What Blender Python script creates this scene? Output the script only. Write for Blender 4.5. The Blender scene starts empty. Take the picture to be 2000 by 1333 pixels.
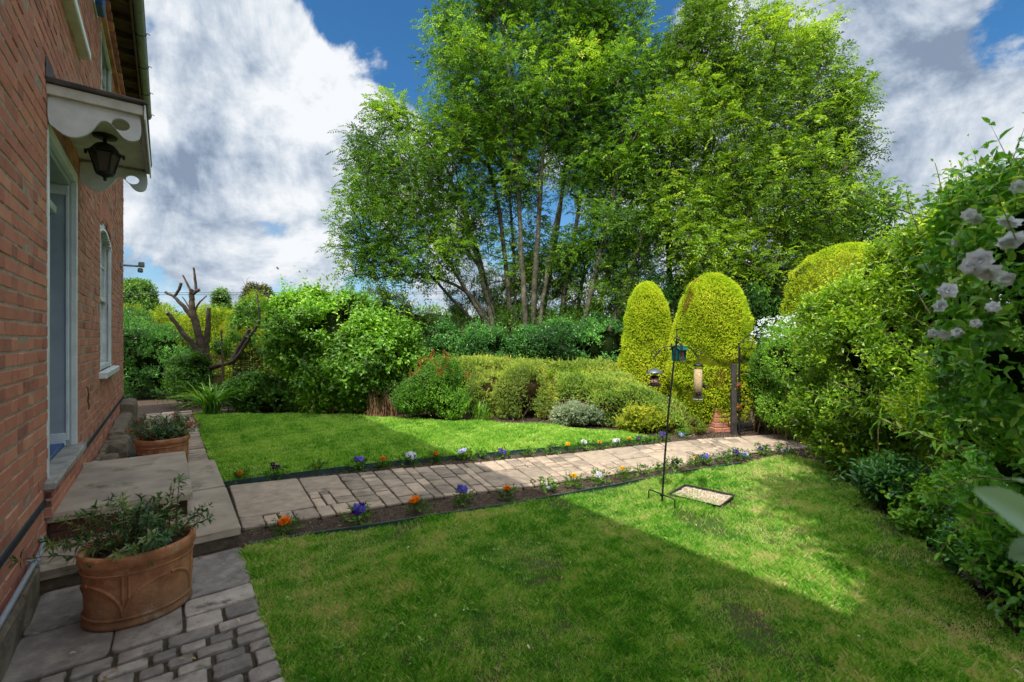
import bpy, math, random
import numpy as np
from mathutils import Vector, Matrix
random.seed(7)
R = np.random.default_rng(11)
PI = math.pi
S = bpy.context.scene
COL = S.collection

# ------------------------------------------------------------------ measured frame
F, CX, CY, H = 888.9, 1000.0, 662.0, 1.42          # survey constants of the photograph
HA = math.radians(37.21)                            # bearing of the house wall
WX = -0.59                                          # wall plane, in house coordinates

def g(px, py, z=0.0):
    d = F * (H - z) / (py - CY)
    return ((px - CX) / F * d, d)
def q(px, py, d):
    return np.array([(px - CX) / F * d, d, H - (py - CY) / F * d])
def hw(x, y, z=0.0):                                # house coordinates -> world
    return np.array([x * math.cos(HA) - y * math.sin(HA), x * math.sin(HA) + y * math.cos(HA), z])
def wh(X, Y):                                       # world -> house
    return (X * math.cos(HA) + Y * math.sin(HA), -X * math.sin(HA) + Y * math.cos(HA))

# ------------------------------------------------------------------ objects
def thing(name, label, cat, loc=(0, 0, 0), rotz=0.0, group=None):
    o = bpy.data.objects.new(name, None); COL.objects.link(o)
    o.empty_display_size = 0.1
    o.location = [float(a) for a in loc]; o.rotation_euler = (0, 0, rotz)
    o['label'] = label; o['category'] = cat
    if group: o['group'] = group
    return o
def tag(o, label=None, cat=None, group=None, kind=None):
    if label: o['label'] = label
    if cat: o['category'] = cat
    if group: o['group'] = group
    if kind: o['kind'] = kind
    return o
def link(name, me, parent=None):
    o = bpy.data.objects.new(name, me); COL.objects.link(o)
    if parent is not None: o.parent = parent
    return o
def copy_tree(o, parent=None):
    c = o.copy(); COL.objects.link(c); c.parent = parent
    for ch in list(o.children): copy_tree(ch, c)
    return c

class MB:
    """collects geometry for ONE mesh"""
    def __init__(s): s.v = []; s.f = {}; s.n = 0; s.a = []
    def add(s, verts, faces, slot=0, val=None, smooth=False):
        verts = np.asarray(verts, dtype=np.float64).reshape(-1, 3)
        if len(verts) == 0: return
        s.v.append(verts)
        if val is None: val = 0.5
        s.a.append(np.broadcast_to(np.asarray(val, dtype=np.float32), (len(verts),)).astype(np.float32))
        if isinstance(faces, np.ndarray): groups = [faces]
        else:
            by = {}
            for f in faces: by.setdefault(len(f), []).append(f)
            groups = [np.array(x, dtype=np.int64) for x in by.values()]
        for fa in groups:
            s.f.setdefault((fa.shape[1], slot, smooth), []).append(fa + s.n)
        s.n += len(verts)
    def mesh(s, name, mats, off=None):
        me = bpy.data.meshes.new(name)
        if not isinstance(mats, (list, tuple)): mats = [mats]
        for m in mats: me.materials.append(m)
        if s.n == 0: return me
        V = np.concatenate(s.v)
        if off is not None: V = V - np.asarray(off, dtype=np.float64)
        loops = []; starts = []; tot = []; mi = []; sm = []; c = 0
        for (k, slot, smooth), l in s.f.items():
            fa = np.concatenate(l); m = len(fa)
            loops.append(fa.reshape(-1)); starts.append(c + np.arange(m) * k); c += m * k
            tot.append(np.full(m, k)); mi.append(np.full(m, slot)); sm.append(np.full(m, smooth))
        loops = np.concatenate(loops).astype(np.int32); starts = np.concatenate(starts).astype(np.int32)
        mi = np.concatenate(mi).astype(np.int32); sm = np.concatenate(sm).astype(bool)
        me.vertices.add(len(V)); me.vertices.foreach_set('co', V.astype(np.float32).ravel())
        me.loops.add(len(loops)); me.loops.foreach_set('vertex_index', loops)
        me.polygons.add(len(starts)); me.polygons.foreach_set('loop_start', starts)
        me.polygons.foreach_set('material_index', mi); me.polygons.foreach_set('use_smooth', sm)
        at = me.attributes.new('v', 'FLOAT', 'POINT'); at.data.foreach_set('value', np.concatenate(s.a))
        me.update(calc_edges=True)
        return me
    def build(s, name, mats, parent=None, world=False):
        off = None
        if world and parent is not None: off = np.array(parent.location)
        return link(name, s.mesh(name, mats, off), parent)
    # ---- shapes
    def box(s, x0, x1, y0, y1, z0, z1, bev=0.0, slot=0, val=None, rot=None, jit=0.0):
        b = min(bev, abs(x1 - x0) * .45, abs(y1 - y0) * .45, abs(z1 - z0) * .45)
        if b <= 0:
            v = np.array([(x, y, z) for z in (z0, z1) for y in (y0, y1) for x in (x0, x1)], float)
            fs = [(0, 2, 3, 1), (4, 5, 7, 6), (0, 1, 5, 4), (2, 6, 7, 3), (0, 4, 6, 2), (1, 3, 7, 5)]
        else:
            v = []; idx = {}
            for sx in (0, 1):
                for sy in (0, 1):
                    for sz in (0, 1):
                        X, Y, Z = (x0, x1)[sx], (y0, y1)[sy], (z0, z1)[sz]
                        dx, dy, dz = (b, -b)[sx], (b, -b)[sy], (b, -b)[sz]
                        idx[sx, sy, sz, 0] = len(v); v.append((X, Y + dy, Z + dz))
                        idx[sx, sy, sz, 1] = len(v); v.append((X + dx, Y, Z + dz))
                        idx[sx, sy, sz, 2] = len(v); v.append((X + dx, Y + dy, Z))
            I = idx; fs = []
            for k in (0, 1):
                fs.append([I[k, 0, 0, 0], I[k, 1, 0, 0], I[k, 1, 1, 0], I[k, 0, 1, 0]][::(1 if k else -1)])
                fs.append([I[0, k, 0, 1], I[1, k, 0, 1], I[1, k, 1, 1], I[0, k, 1, 1]][::(-1 if k else 1)])
                fs.append([I[0, 0, k, 2], I[1, 0, k, 2], I[1, 1, k, 2], I[0, 1, k, 2]][::(1 if k else -1)])
            for p in (0, 1):
                for r in (0, 1):
                    fs.append([I[0, p, r, 1], I[1, p, r, 1], I[1, p, r, 2], I[0, p, r, 2]])
                    fs.append([I[p, 0, r, 0], I[p, 1, r, 0], I[p, 1, r, 2], I[p, 0, r, 2]])
                    fs.append([I[p, r, 0, 0], I[p, r, 1, 0], I[p, r, 1, 1], I[p, r, 0, 1]])
                    for t in (0, 1): fs.append([I[p, r, t, 0], I[p, r, t, 1], I[p, r, t, 2]])
            v = np.array(v, float)
        if jit: v = v + R.normal(0, jit, v.shape)
        if rot is not None:
            c = np.array([(x0 + x1) / 2, (y0 + y1) / 2, (z0 + z1) / 2])
            v = (v - c) @ np.array(rot).T + c
        s.add(v, fs, slot, val)
    def tube(s, pts, rad, n=8, slot=0, val=None, cap=True, capslot=None, smooth=True):
        P = np.asarray(pts, float); m = len(P)
        r = np.broadcast_to(np.asarray(rad, float), (m,))
        T = np.gradient(P, axis=0); T /= np.linalg.norm(T, axis=1)[:, None] + 1e-9
        ref = np.array([0, 0, 1.0]) if abs(T[0, 2]) < .9 else np.array([1.0, 0, 0])
        u = np.cross(T[0], ref); u /= np.linalg.norm(u); U = [u]
        for i in range(1, m):
            u = U[-1] - T[i] * np.dot(U[-1], T[i]); u /= np.linalg.norm(u) + 1e-9; U.append(u)
        U = np.array(U); W = np.cross(T, U)
        a = np.arange(n) / n * 2 * PI
        V = P[:, None, :] + r[:, None, None] * (np.cos(a)[None, :, None] * U[:, None, :] + np.sin(a)[None, :, None] * W[:, None, :])
        i = np.arange(m - 1)[:, None] * n; j = np.arange(n)[None, :]; k = (j + 1) % n
        fa = np.stack([i + j, i + k, i + n + k, i + n + j], -1).reshape(-1, 4)
        s.add(V.reshape(-1, 3), fa, slot, val, smooth)
        if cap and n > 2:
            cs = slot if capslot is None else capslot
            s.add(V[-1], [tuple(range(n))], cs, val); s.add(V[0], [tuple(range(n))[::-1]], slot, val)
    def lathe(s, prof, n=24, c=(0, 0, 0), sx=1., sy=1., slot=0, val=None, smooth=True):
        prof = np.asarray(prof, float); m = len(prof); a = np.arange(n) / n * 2 * PI
        V = np.stack([prof[:, 0][:, None] * np.cos(a) * sx + c[0], prof[:, 0][:, None] * np.sin(a) * sy + c[1],
                      np.repeat(prof[:, 1][:, None], n, 1) + c[2]], -1)
        i = np.arange(m - 1)[:, None] * n; j = np.arange(n)[None, :]; k = (j + 1) % n
        fa = np.stack([i + j, i + k, i + n + k, i + n + j], -1).reshape(-1, 4)
        s.add(V.reshape(-1, 3), fa, slot, val, smooth)
    def ball(s, c, r, n=10, slot=0, val=None, lump=0.0):
        rx, ry, rz = (r, r, r) if np.isscalar(r) else r
        th = np.linspace(0, PI, n); a = np.arange(2 * n) / (2 * n) * 2 * PI
        V = np.stack([np.sin(th)[:, None] * np.cos(a), np.sin(th)[:, None] * np.sin(a), np.repeat(np.cos(th)[:, None], 2 * n, 1)], -1)
        if lump: V = V * (1 + lump * snoise(V * 3 + np.array(c)[None, None, :], 5))[..., None]
        V = V * np.array([rx, ry, rz]) + np.array(c)
        m = 2 * n; i = np.arange(n - 1)[:, None] * m; j = np.arange(m)[None, :]; k = (j + 1) % m
        s.add(V.reshape(-1, 3), np.stack([i + j, i + m + j, i + m + k, i + k], -1).reshape(-1, 4), slot, val, True)

_nk = {}
def snoise(P, seed=1, oct=3):
    """smooth pseudo-noise about -1..1 of an array of points (...,3)"""
    if seed not in _nk:
        rr = np.random.default_rng(seed * 977 + 5)
        _nk[seed] = (rr.normal(0, 1, (oct * 4, 3)), rr.uniform(0, 6.28, oct * 4))
    K, ph = _nk[seed]
    out = 0
    for o in range(oct):
        for i in range(4):
            k = K[o * 4 + i] * (1.0, 2.1, 4.3, 8.8)[o]
            out = out + np.sin(P @ k + ph[o * 4 + i]) * (.5, .26, .14, .07)[o] * .7
    return out
def unit(v): return v / (np.linalg.norm(v, axis=-1, keepdims=True) + 1e-9)
def randdir(n): return unit(R.normal(0, 1, (n, 3)))

# ------------------------------------------------------------------ materials
def mat(name):
    m = bpy.data.materials.new(name); m.use_nodes = True
    nt = m.node_tree; nt.nodes.clear()
    return m, nt, nt.nodes, nt.links
def N(nt, t, **kw):
    n = nt.nodes.new(t)
    for k, v in kw.items():
        if k.startswith('i_'): n.inputs[k[2:].replace('_', ' ')].default_value = v
        elif k.startswith('n'): n.inputs[int(k[1:])].default_value = v
        else: setattr(n, k, v)
    return n
def ramp(nt, stops, interp='LINEAR'):
    r = nt.nodes.new('ShaderNodeValToRGB'); cr = r.color_ramp; cr.interpolation = interp
    while len(cr.elements) < len(stops): cr.elements.new(0.5)
    for e, (p, c) in zip(cr.elements, stops):
        e.position = p; e.color = (c[0], c[1], c[2], 1)
    return r
def noise(nt, scale, detail=4, rough=.6, coord='Object', vec=None, dist=0.0):
    n = N(nt, 'ShaderNodeTexNoise'); n.inputs['Scale'].default_value = scale
    n.inputs['Detail'].default_value = detail; n.inputs['Roughness'].default_value = rough
    n.inputs['Distortion'].default_value = dist
    if vec is None:
        t = N(nt, 'ShaderNodeTexCoord'); vec = t.outputs[coord]
    nt.links.new(vec, n.inputs['Vector'])
    return n
def mixc(nt, fac, a, b, mode='MIX'):
    m = nt.nodes.new('ShaderNodeMix'); m.data_type = 'RGBA'; m.blend_type = mode; m.clamp_factor = True
    for sock, val in ((m.inputs[0], fac), (m.inputs[6], a), (m.inputs[7], b)):
        if hasattr(val, 'is_linked') or isinstance(val, bpy.types.NodeSocket): nt.links.new(val, sock)
        elif isinstance(val, (int, float)): sock.default_value = val
        else: sock.default_value = (val[0], val[1], val[2], 1)
    return m.outputs[2]
def mth(nt, op, a, b=0.0, c=0.0, clamp=False):
    m = nt.nodes.new('ShaderNodeMath'); m.operation = op; m.use_clamp = clamp
    for i, val in enumerate((a, b, c)):
        if isinstance(val, bpy.types.NodeSocket): nt.links.new(val, m.inputs[i])
        else: m.inputs[i].default_value = val
    return m.outputs[0]
def attr(nt, name='v'):
    a = nt.nodes.new('ShaderNodeAttribute'); a.attribute_name = name; return a.outputs['Fac']

def surf(name, stops, nscale=6, rough=.8, bump=.3, bscale=None, usev=0.0, metal=0.0, spec=.35, detail=6, bdist=.01, grime=None, coat=0):
    """general surface: colour ramp driven by noise (+ per-piece value), noise bump"""
    m, nt, nd, lk = mat(name)
    out = N(nt, 'ShaderNodeOutputMaterial'); b = N(nt, 'ShaderNodeBsdfPrincipled')
    n = noise(nt, nscale, detail)
    f = n.outputs['Fac']
    if usev: f = mth(nt, 'ADD', mth(nt, 'MULTIPLY', f, 1 - usev), mth(nt, 'MULTIPLY', attr(nt), usev))
    r = ramp(nt, stops); lk.new(f, r.inputs[0]); c = r.outputs[0]
    if grime:
        gcol, gs, gt = grime
        g2 = noise(nt, gs, 5, .7); rr = ramp(nt, [(gt, (0, 0, 0)), (min(1, gt + .15), (1, 1, 1))]); lk.new(g2.outputs['Fac'], rr.inputs[0])
        c = mixc(nt, rr.outputs[0], c, gcol)
    lk.new(c, b.inputs['Base Color'])
    b.inputs['Roughness'].default_value = rough; b.inputs['Metallic'].default_value = metal
    b.inputs['Specular IOR Level'].default_value = spec
    if bump:
        n2 = noise(nt, bscale or nscale * 6, 6, .65)
        bp = N(nt, 'ShaderNodeBump'); bp.inputs['Strength'].default_value = bump; bp.inputs['Distance'].default_value = bdist
        lk.new(n2.outputs['Fac'], bp.inputs['Height']); lk.new(bp.outputs[0], b.inputs['Normal'])
    lk.new(b.outputs[0], out.inputs[0])
    return m

def leafmat(name, stops, transl=.3, rough=.45, spec=.4, patch=None, tboost=1.5):
    """leaf: colour by per-leaf value and a soft patch noise; partly translucent"""
    if max(stops[-1][1]) < .8 and tboost > 1.1 and 'variegated' not in name:        # deeper lows, warm highs
        n_ = len(stops); o_ = []
        for i, (p, c) in enumerate(stops):
            k_ = .60 + (1.62 - .60) * i / (n_ - 1)
            o_.append((p + (.06 if i < n_ - 1 else 0), (min(.8, c[0] * k_ * 1.12), min(.8, c[1] * k_), c[2] * k_ * .75)))
        stops = o_
    m, nt, nd, lk = mat(name)
    out = N(nt, 'ShaderNodeOutputMaterial'); b = N(nt, 'ShaderNodeBsdfPrincipled')
    f = attr(nt)
    n = noise(nt, patch or 1.6, 3, .6)
    f = mth(nt, 'ADD', mth(nt, 'MULTIPLY', f, .62), mth(nt, 'MULTIPLY', n.outputs['Fac'], .38))
    r = ramp(nt, stops); lk.new(f, r.inputs[0])
    lk.new(r.outputs[0], b.inputs['Base Color'])
    b.inputs['Roughness'].default_value = rough; b.inputs['Specular IOR Level'].default_value = spec
    t = N(nt, 'ShaderNodeBsdfTranslucent')
    tc = mixc(nt, 1.0, r.outputs[0], (tboost, tboost * .95, tboost * .35) if tboost > 1.1 else (1, 1, 1), 'MULTIPLY'); lk.new(tc, t.inputs['Color'])
    mx = N(nt, 'ShaderNodeMixShader'); mx.inputs[0].default_value = transl
    lk.new(b.outputs[0], mx.inputs[1]); lk.new(t.outputs[0], mx.inputs[2]); lk.new(mx.outputs[0], out.inputs[0])
    return m

M = {}
M['bark'] = surf('bark_brown', [(.3, (.035, .026, .018)), (.55, (.09, .068, .045)), (.8, (.17, .14, .10))], 9, .9, .8, 40, bdist=.02)
M['ash_bark'] = surf('ash_bark', [(.3, (.06, .055, .03)), (.5, (.17, .15, .10)), (.75, (.33, .30, .22))], 5, .9, .6, 30, bdist=.02)
M['twig'] = surf('twig_brown', [(.3, (.05, .035, .022)), (.7, (.16, .11, .07))], 14, .85, 0)
M['pale_twig'] = surf('pale_twig', [(.3, (.17, .14, .06)), (.7, (.34, .30, .14))], 14, .8, 0)
M['dead_twig'] = surf('dead_twig', [(.3, (.16, .08, .035)), (.7, (.34, .2, .1))], 14, .85, 0)
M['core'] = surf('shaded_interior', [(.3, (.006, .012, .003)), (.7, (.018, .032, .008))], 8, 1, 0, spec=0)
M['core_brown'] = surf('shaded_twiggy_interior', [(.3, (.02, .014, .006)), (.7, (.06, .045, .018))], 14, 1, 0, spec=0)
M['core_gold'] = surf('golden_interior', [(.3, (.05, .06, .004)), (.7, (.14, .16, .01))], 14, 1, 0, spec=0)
M['cut_wood'] = surf('cut_wood', [(.3, (.12, .06, .035)), (.7, (.25, .15, .09))], 12, .9, .2)

# ------------------------------------------------------------------ leaves
def leafset(mb, P, D, Nn, L, W, slot=0, val=None, rich=False, fold=.25, droop=.25, smooth=False):
    n = len(P)
    if n == 0: return
    D = unit(D); B = unit(np.cross(D, Nn)); Nn = np.cross(B, D)
    L = np.broadcast_to(np.asarray(L, float), (n,))[:, None]; W = np.broadcast_to(np.asarray(W, float), (n,))[:, None]
    if val is None: val = R.random(n)
    if not rich:
        mid = P + D * L * .45
        V = np.stack([P, mid + B * W * .5 + Nn * W * fold, P + D * L - Nn * L * droop * .5, mid - B * W * .5 + Nn * W * fold], 1)
        fa = np.arange(n)[:, None] * 4 + np.array([[0, 1, 2, 3]])
        mb.add(V.reshape(-1, 3), fa, slot, np.repeat(val, 4), smooth)
    else:
        def pt(t, s_, up=0): return P + D * L * t + B * W * s_ + Nn * (W * up - L * droop * t * t)
        V = np.stack([pt(0, 0), pt(.28, .40, fold * .8), pt(.62, .38, fold * .8), pt(1, 0), pt(.62, -.38, fold * .8), pt(.28, -.40, fold * .8), pt(.3, 0), pt(.64, 0)], 1)
        base = np.arange(n)[:, None] * 8
        mb.add(V.reshape(-1, 3), base + np.array([[6, 1, 2, 7]]), slot, np.repeat(val, 8), True)
        o = mb.n - 8 * n
        for quad in ([6, 7, 4, 5],): mb.f.setdefault((4, slot, True), []).append(base + np.array([quad]) + o)
        for tri in ([0, 1, 6], [0, 6, 5], [7, 2, 3], [7, 3, 4]): mb.f.setdefault((3, slot, True), []).append(base + np.array([tri]) + o)

def shoots(mb, P, D, Ls, m, L, W, ang=55, opp=True, slot=0, rich=False, val=None, droop=.25, grav=.15, fold=.25, stem=None, tipup=0.0, lv=.25):
    """leafy shoots: m leaves along each shoot"""
    n = len(P)
    if n == 0: return
    D = unit(D); Ls = np.broadcast_to(np.asarray(Ls, float), (n,))
    ref = np.where(np.abs(D[:, 2:3]) < .9, np.array([[0, 0, 1.]]), np.array([[1., 0, 0]]))
    A = unit(np.cross(D, ref)); B = np.cross(D, A)
    ph0 = R.uniform(0, 6.28, n)
    if val is None: val = R.random(n)
    for j in range(m):
        t = (j + .6) / m
        if opp: az = ph0 + (j // 2) * PI / 2 + (j % 2) * PI
        else: az = ph0 + j * 2.4
        if opp: t = (2 * (j // 2) + 1) / m
        perp = A * np.cos(az)[:, None] + B * np.sin(az)[:, None]
        a = np.radians(ang + R.normal(0, 12, n) - (30 * t if not opp else 22 * t))
        d = D * np.cos(a)[:, None] + perp * np.sin(a)[:, None]
        d[:, 2] -= grav * R.random(n)
        nn = unit(D * np.sin(a)[:, None] - perp * np.cos(a)[:, None] + np.array([0, 0, .5]) + R.normal(0, .25, (n, 3)))
        sz = (1 - .35 * t) * R.uniform(.7, 1.15, n)
        leafset(mb, P + D * (Ls * t)[:, None], d, nn, L * sz, W * sz, slot, np.clip(val + R.normal(0, lv * .5, n), 0, 1), rich, fold, droop)
    if stem is not None:
        w = stem[1]
        V = np.stack([P - A * w, P + A * w, P + D * Ls[:, None]], 1)
        mb.add(V.reshape(-1, 3), np.arange(n)[:, None] * 3 + np.array([[0, 1, 2]]), stem[0], .5)

def blob(px, py, d, rpx, rpy, rd, w=1.0):
    c = q(px, py, d); return (c[0], c[1], c[2], rpx / F * d, rd, rpy / F * d, w)
def sample(blobs, n, shell=.12, lump=.18, freq=2.5, seed=3, zmin=.04, inner=.75, half=None):
    B = np.array(blobs); area = (B[:, 3] * B[:, 5] + B[:, 3] * B[:, 4] + B[:, 4] * B[:, 5]) * B[:, 6]
    out = []; nor = []; got = 0
    while got < n:
        m = int((n - got) * 1.6) + 50
        k = R.choice(len(B), m, p=area / area.sum())
        u = randdir(m); 
        if half is not None: u[:, 2] = np.where(R.random(m) < half, np.abs(u[:, 2]), u[:, 2])
        rad = 1 - np.abs(R.normal(0, shell, m)); rad = np.clip(rad, .1, 1.05)
        C = B[k, :3]; rr = B[k, 3:6]
        p = C + u * rr * rad[:, None]
        lp = snoise(p * freq, seed) * lump
        p = C + (p - C) * (1 + lp)[:, None]
        ok = p[:, 2] > zmin
        for b in B:
            dd = np.linalg.norm((p - b[:3]) / b[3:6], axis=1)
            ok &= ~(dd < inner)
        nn = unit(u / rr)
        out.append(p[ok]); nor.append(nn[ok]); got += ok.sum()
        if m > 50 and ok.sum() == 0: break
    return np.concatenate(out)[:n], np.concatenate(nor)[:n]
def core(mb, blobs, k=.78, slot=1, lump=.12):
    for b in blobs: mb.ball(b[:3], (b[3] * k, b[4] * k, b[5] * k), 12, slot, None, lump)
def stems(mb, base, blobs, n, r=.012, spread=.15, slot=0, ns=5):
    P, Nn = sample(blobs, n, .2, inner=.3)
    for p in P:
        bl_ = np.array(blobs); k_ = np.linalg.norm((p - bl_[:, :3]) / bl_[:, 3:6], axis=1).argmin()
        p = bl_[k_, :3] + (p - bl_[k_, :3]) * .88
        b = np.array([*(bl_[k_, :2] * .65 + p[:2] * .35), 0.]) + np.array([R.normal(0, spread) * .5, R.normal(0, spread) * .5, 0]); b[2] = base[2]
        h = p[2] - b[2]
        mid = b * .5 + p * .5 + np.array([R.normal(0, .05), R.normal(0, .05), h * .12])
        t = np.linspace(0, 1, 7)[:, None]
        pts = (1 - t) ** 2 * b + 2 * t * (1 - t) * mid + t * t * p
        mb.tube(pts, np.linspace(r * R.uniform(.7, 1.2), r * .3, 7), ns, slot, None, False)

def breakup(blobs, k=5, lo_=.32, hi_=.55, out=.72, seed=0):
    rr = np.random.default_rng(int(seed) + 77); o = []
    for b in blobs:
        b = np.array(b, float); c = b.copy(); c[3:6] *= .90; o.append(tuple(c))
        for i in range(k):
            u = rr.normal(0, 1, 3); u[2] = abs(u[2]) * .9 if rr.random() < .75 else u[2]; u /= np.linalg.norm(u); s_ = rr.uniform(lo_, hi_)
            c = b.copy(); c[:3] = b[:3] + u * b[3:6] * out * rr.uniform(.8, 1.15); c[3:6] = (b[3:6] * .5 + b[3:6].mean() * .5) * s_ * rr.uniform(.8, 1.25, 3); o.append(tuple(c))
    return o
def shrub(name, label, cat, base, blobs, lm, n, m=6, L=.05, W=.025, Ls=.12, ang=50, opp=True, rich=False, shell=.12, lump=.18, freq=2.5,
          outw=.6, up=.5, nst=14, rst=.012, stemmat=None, corek=.62, coremat=None, seed=3, group=None, droop=.25, grav=.15, half=None,
          inner=.75, spread=.15, fold=.25, jitter=.45, twigs=True, zmin=.04, low=None, extra=None, bk=5, holes=.62):
    t = thing(name, label, cat, (base[0], base[1], base[2] if len(base) > 2 else 0), 0, group)
    mb = MB(); core_blobs = blobs; blobs = breakup(blobs, bk, seed=seed) if bk else blobs
    P, Nn = sample(blobs, n, shell, lump, freq, seed, inner=inner, half=half, zmin=zmin)
    hn = snoise(P * 5.5, seed % 7 + 300); kp = hn < holes; P, Nn = P[kp], Nn[kp]
    vb = np.clip(.48 + .30 * snoise(P * 2.6, seed % 7 + 310) + R.normal(0, .15, len(P)), 0, 1)
    D = Nn * outw + np.array([0, 0, up]) + R.normal(0, jitter, P.shape)
    ls = Ls * R.uniform(.6, 1.5, len(P)); wild = R.random(len(P)) < .06; ls = np.where(wild, ls * 1.9, ls); P = P + unit(D) * (ls * wild * .55)[:, None]
    shoots(mb, P - unit(D) * (ls * .5)[:, None], D, ls, m, L * R.uniform(.7, 1.25, len(P)), W * R.uniform(.8, 1.15, len(P)), ang, opp, 0, rich, vb, droop, grav, fold, (2, .0022) if twigs else None)
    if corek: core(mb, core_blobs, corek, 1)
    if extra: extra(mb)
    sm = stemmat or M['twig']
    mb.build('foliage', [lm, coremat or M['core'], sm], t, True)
    if nst:
        sb = MB(); stems(sb, (base[0], base[1], base[2] if len(base) > 2 else 0), blobs, nst, rst, spread)
        sb.build('stem', [sm], t, True)
    return t

# ================================================================== LIGHT + SKY
sun_dir = Vector((-.269, -.556, 1.0)).normalized()
el = math.asin(sun_dir.z); az = math.atan2(sun_dir.x, sun_dir.y)
ld = bpy.data.lights.new('sun', 'SUN'); ld.energy = 5.0; ld.angle = math.radians(.53); ld.color = (1.0, .955, .87)
lo = bpy.data.objects.new('sun', ld); COL.objects.link(lo)
lo.rotation_euler = sun_dir.to_track_quat('Z', 'Y').to_euler(); lo.location = (-6, -10, 18)

W = bpy.data.worlds.new('World'); S.world = W; W.use_nodes = True
nt = W.node_tree; nt.nodes.clear()
def build_world():
    out = N(nt, 'ShaderNodeOutputWorld'); bg = N(nt, 'ShaderNodeBackground'); bg.inputs[1].default_value = .1
    sky = N(nt, 'ShaderNodeTexSky'); sky.sky_type = 'NISHITA'; sky.sun_disc = False
    sky.sun_elevation = el; sky.sun_rotation = az % (2 * PI); sky.altitude = 100; sky.air_density = 1.0; sky.dust_density = .6; sky.ozone_density = 2.0
    tc = N(nt, 'ShaderNodeTexCoord'); dirv = tc.outputs['Generated']
    sep = N(nt, 'ShaderNodeSeparateXYZ'); nt.links.new(dirv, sep.inputs[0])
    # cloud-deck projection: direction / (height + c)
    zz = mth(nt, 'ADD', mth(nt, 'MAXIMUM', sep.outputs[2], 0.0), .22)
    cmb = N(nt, 'ShaderNodeCombineXYZ')
    nt.links.new(mth(nt, 'DIVIDE', sep.outputs[0], zz), cmb.inputs[0]); nt.links.new(mth(nt, 'DIVIDE', sep.outputs[1], zz), cmb.inputs[1])
    nt.links.new(mth(nt, 'MULTIPLY', sep.outputs[2], 2.0), cmb.inputs[2])
    big = noise(nt, .9, 9, .58, vec=cmb.outputs[0], dist=.25)
    fine = noise(nt, 4.2, 8, .62, vec=dirv, dist=.35)
    def lobe(px, py, r0, r1, amp):
        v = Vector(q(px, py, 1.0) - np.array([0, 0, H])).normalized()
        d = N(nt, 'ShaderNodeVectorMath', operation='DOT_PRODUCT'); nt.links.new(dirv, d.inputs[0]); d.inputs[1].default_value = v
        mr = N(nt, 'ShaderNodeMapRange', interpolation_type='SMOOTHERSTEP'); nt.links.new(d.outputs['Value'], mr.inputs[0])
        mr.inputs[1].default_value = math.cos(math.radians(r0)); mr.inputs[2].default_value = math.cos(math.radians(r1))
        mr.inputs[3].default_value = 0; mr.inputs[4].default_value = amp
        return mr.outputs[0]
    def total(base, lobes):
        v = base
        for l in lobes: v = mth(nt, 'ADD', v, lobe(*l))
        return v
    # coverage
    fsum = mth(nt, 'ADD', mth(nt, 'MULTIPLY_ADD', big.outputs['Fac'], 1.3, -.65), mth(nt, 'MULTIPLY_ADD', fine.outputs['Fac'], 2.3, -1.15))
    cov = total(mth(nt, 'ADD', fsum, .60), [
        (790, -10, 13, 3, -.75), (650, -30, 6, 1, -.3), (300, 80, 4, .5, -.42), (1300, -10, 12, 3, -.6), (1030, 60, 15, 4, -.5),
        (1050, 270, 14, 4, -.4), (1000, 420, 9, 3, -.2), (1990, 60, 4, 1, -.4),
        (500, 230, 22, 8, .32), (430, 60, 10, 4, .2), (430, 380, 16, 6, .3), (1750, 200, 26, 10, .45), (1500, 20, 12, 4, .2), (640, 530, 11, 2, -.42), (430, 560, 12, 3, -.22), (300, 490, 7, 2, -.12), (330, 600, 8, 2, .1), (960, 560, 10, 3, .15)])
    cm = N(nt, 'ShaderNodeMapRange', interpolation_type='SMOOTHSTEP'); nt.links.new(cov, cm.inputs[0])
    cm.inputs[1].default_value = .38; cm.inputs[2].default_value = .66
    # brightness
    sh = noise(nt, 2.2, 7, .6, vec=dirv, dist=.6)
    sh2 = noise(nt, 5.5, 6, .6, vec=cmb.outputs[0], dist=.3)
    off = N(nt, 'ShaderNodeVectorMath', operation='ADD'); nt.links.new(dirv, off.inputs[0]); off.inputs[1].default_value = (-.02, -.02, .035)
    fine2 = noise(nt, 4.2, 8, .62, vec=off.outputs[0], dist=.35)
    relief = mth(nt, 'MULTIPLY', mth(nt, 'SUBTRACT', fine.outputs['Fac'], fine2.outputs['Fac']), 3.0)
    ssum = mth(nt, 'ADD', relief, mth(nt, 'ADD', mth(nt, 'MULTIPLY_ADD', sh.outputs['Fac'], 1.25, -.625), mth(nt, 'MULTIPLY_ADD', sh2.outputs['Fac'], .8, -.4)))
    br = total(mth(nt, 'ADD', ssum, .60), [
        (560, 110, 11, 3, .14), (690, 200, 9, 3, .16), (440, 60, 8, 2, .02), (440, 400, 8, 2, -.26), (590, 370, 7, 2, -.12), (330, 390, 6, 2, -.12), (330, 250, 9, 2, .03), (560, 250, 8, 2, -.08),
        (330, 450, 5, 1, .12), (520, 450, 8, 2, .2), (1650, 180, 13, 4, -.12), (1800, 330, 12, 3, -.13), (1900, 130, 12, 3, -.05), (1930, 270, 6, 2, .3), (1500, 40, 8, 2, -.05), (280, 540, 6, 2, -.12)])
    cr = ramp(nt, [(0, (2.5, 3.2, 4.4)), (.16, (3.3, 4.1, 5.3)), (.32, (4.4, 5.2, 6.4)), (.58, (6.3, 7.0, 7.9)), (.78, (7.9, 8.4, 9.0)), (.98, (9.3, 9.55, 9.9))]); nt.links.new(br, cr.inputs[0])
    # blue sky: more saturated high up, milky near the horizon
    hs = N(nt, 'ShaderNodeHueSaturation'); hs.inputs['Saturation'].default_value = 1.22; hs.inputs['Value'].default_value = 1.25
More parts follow.
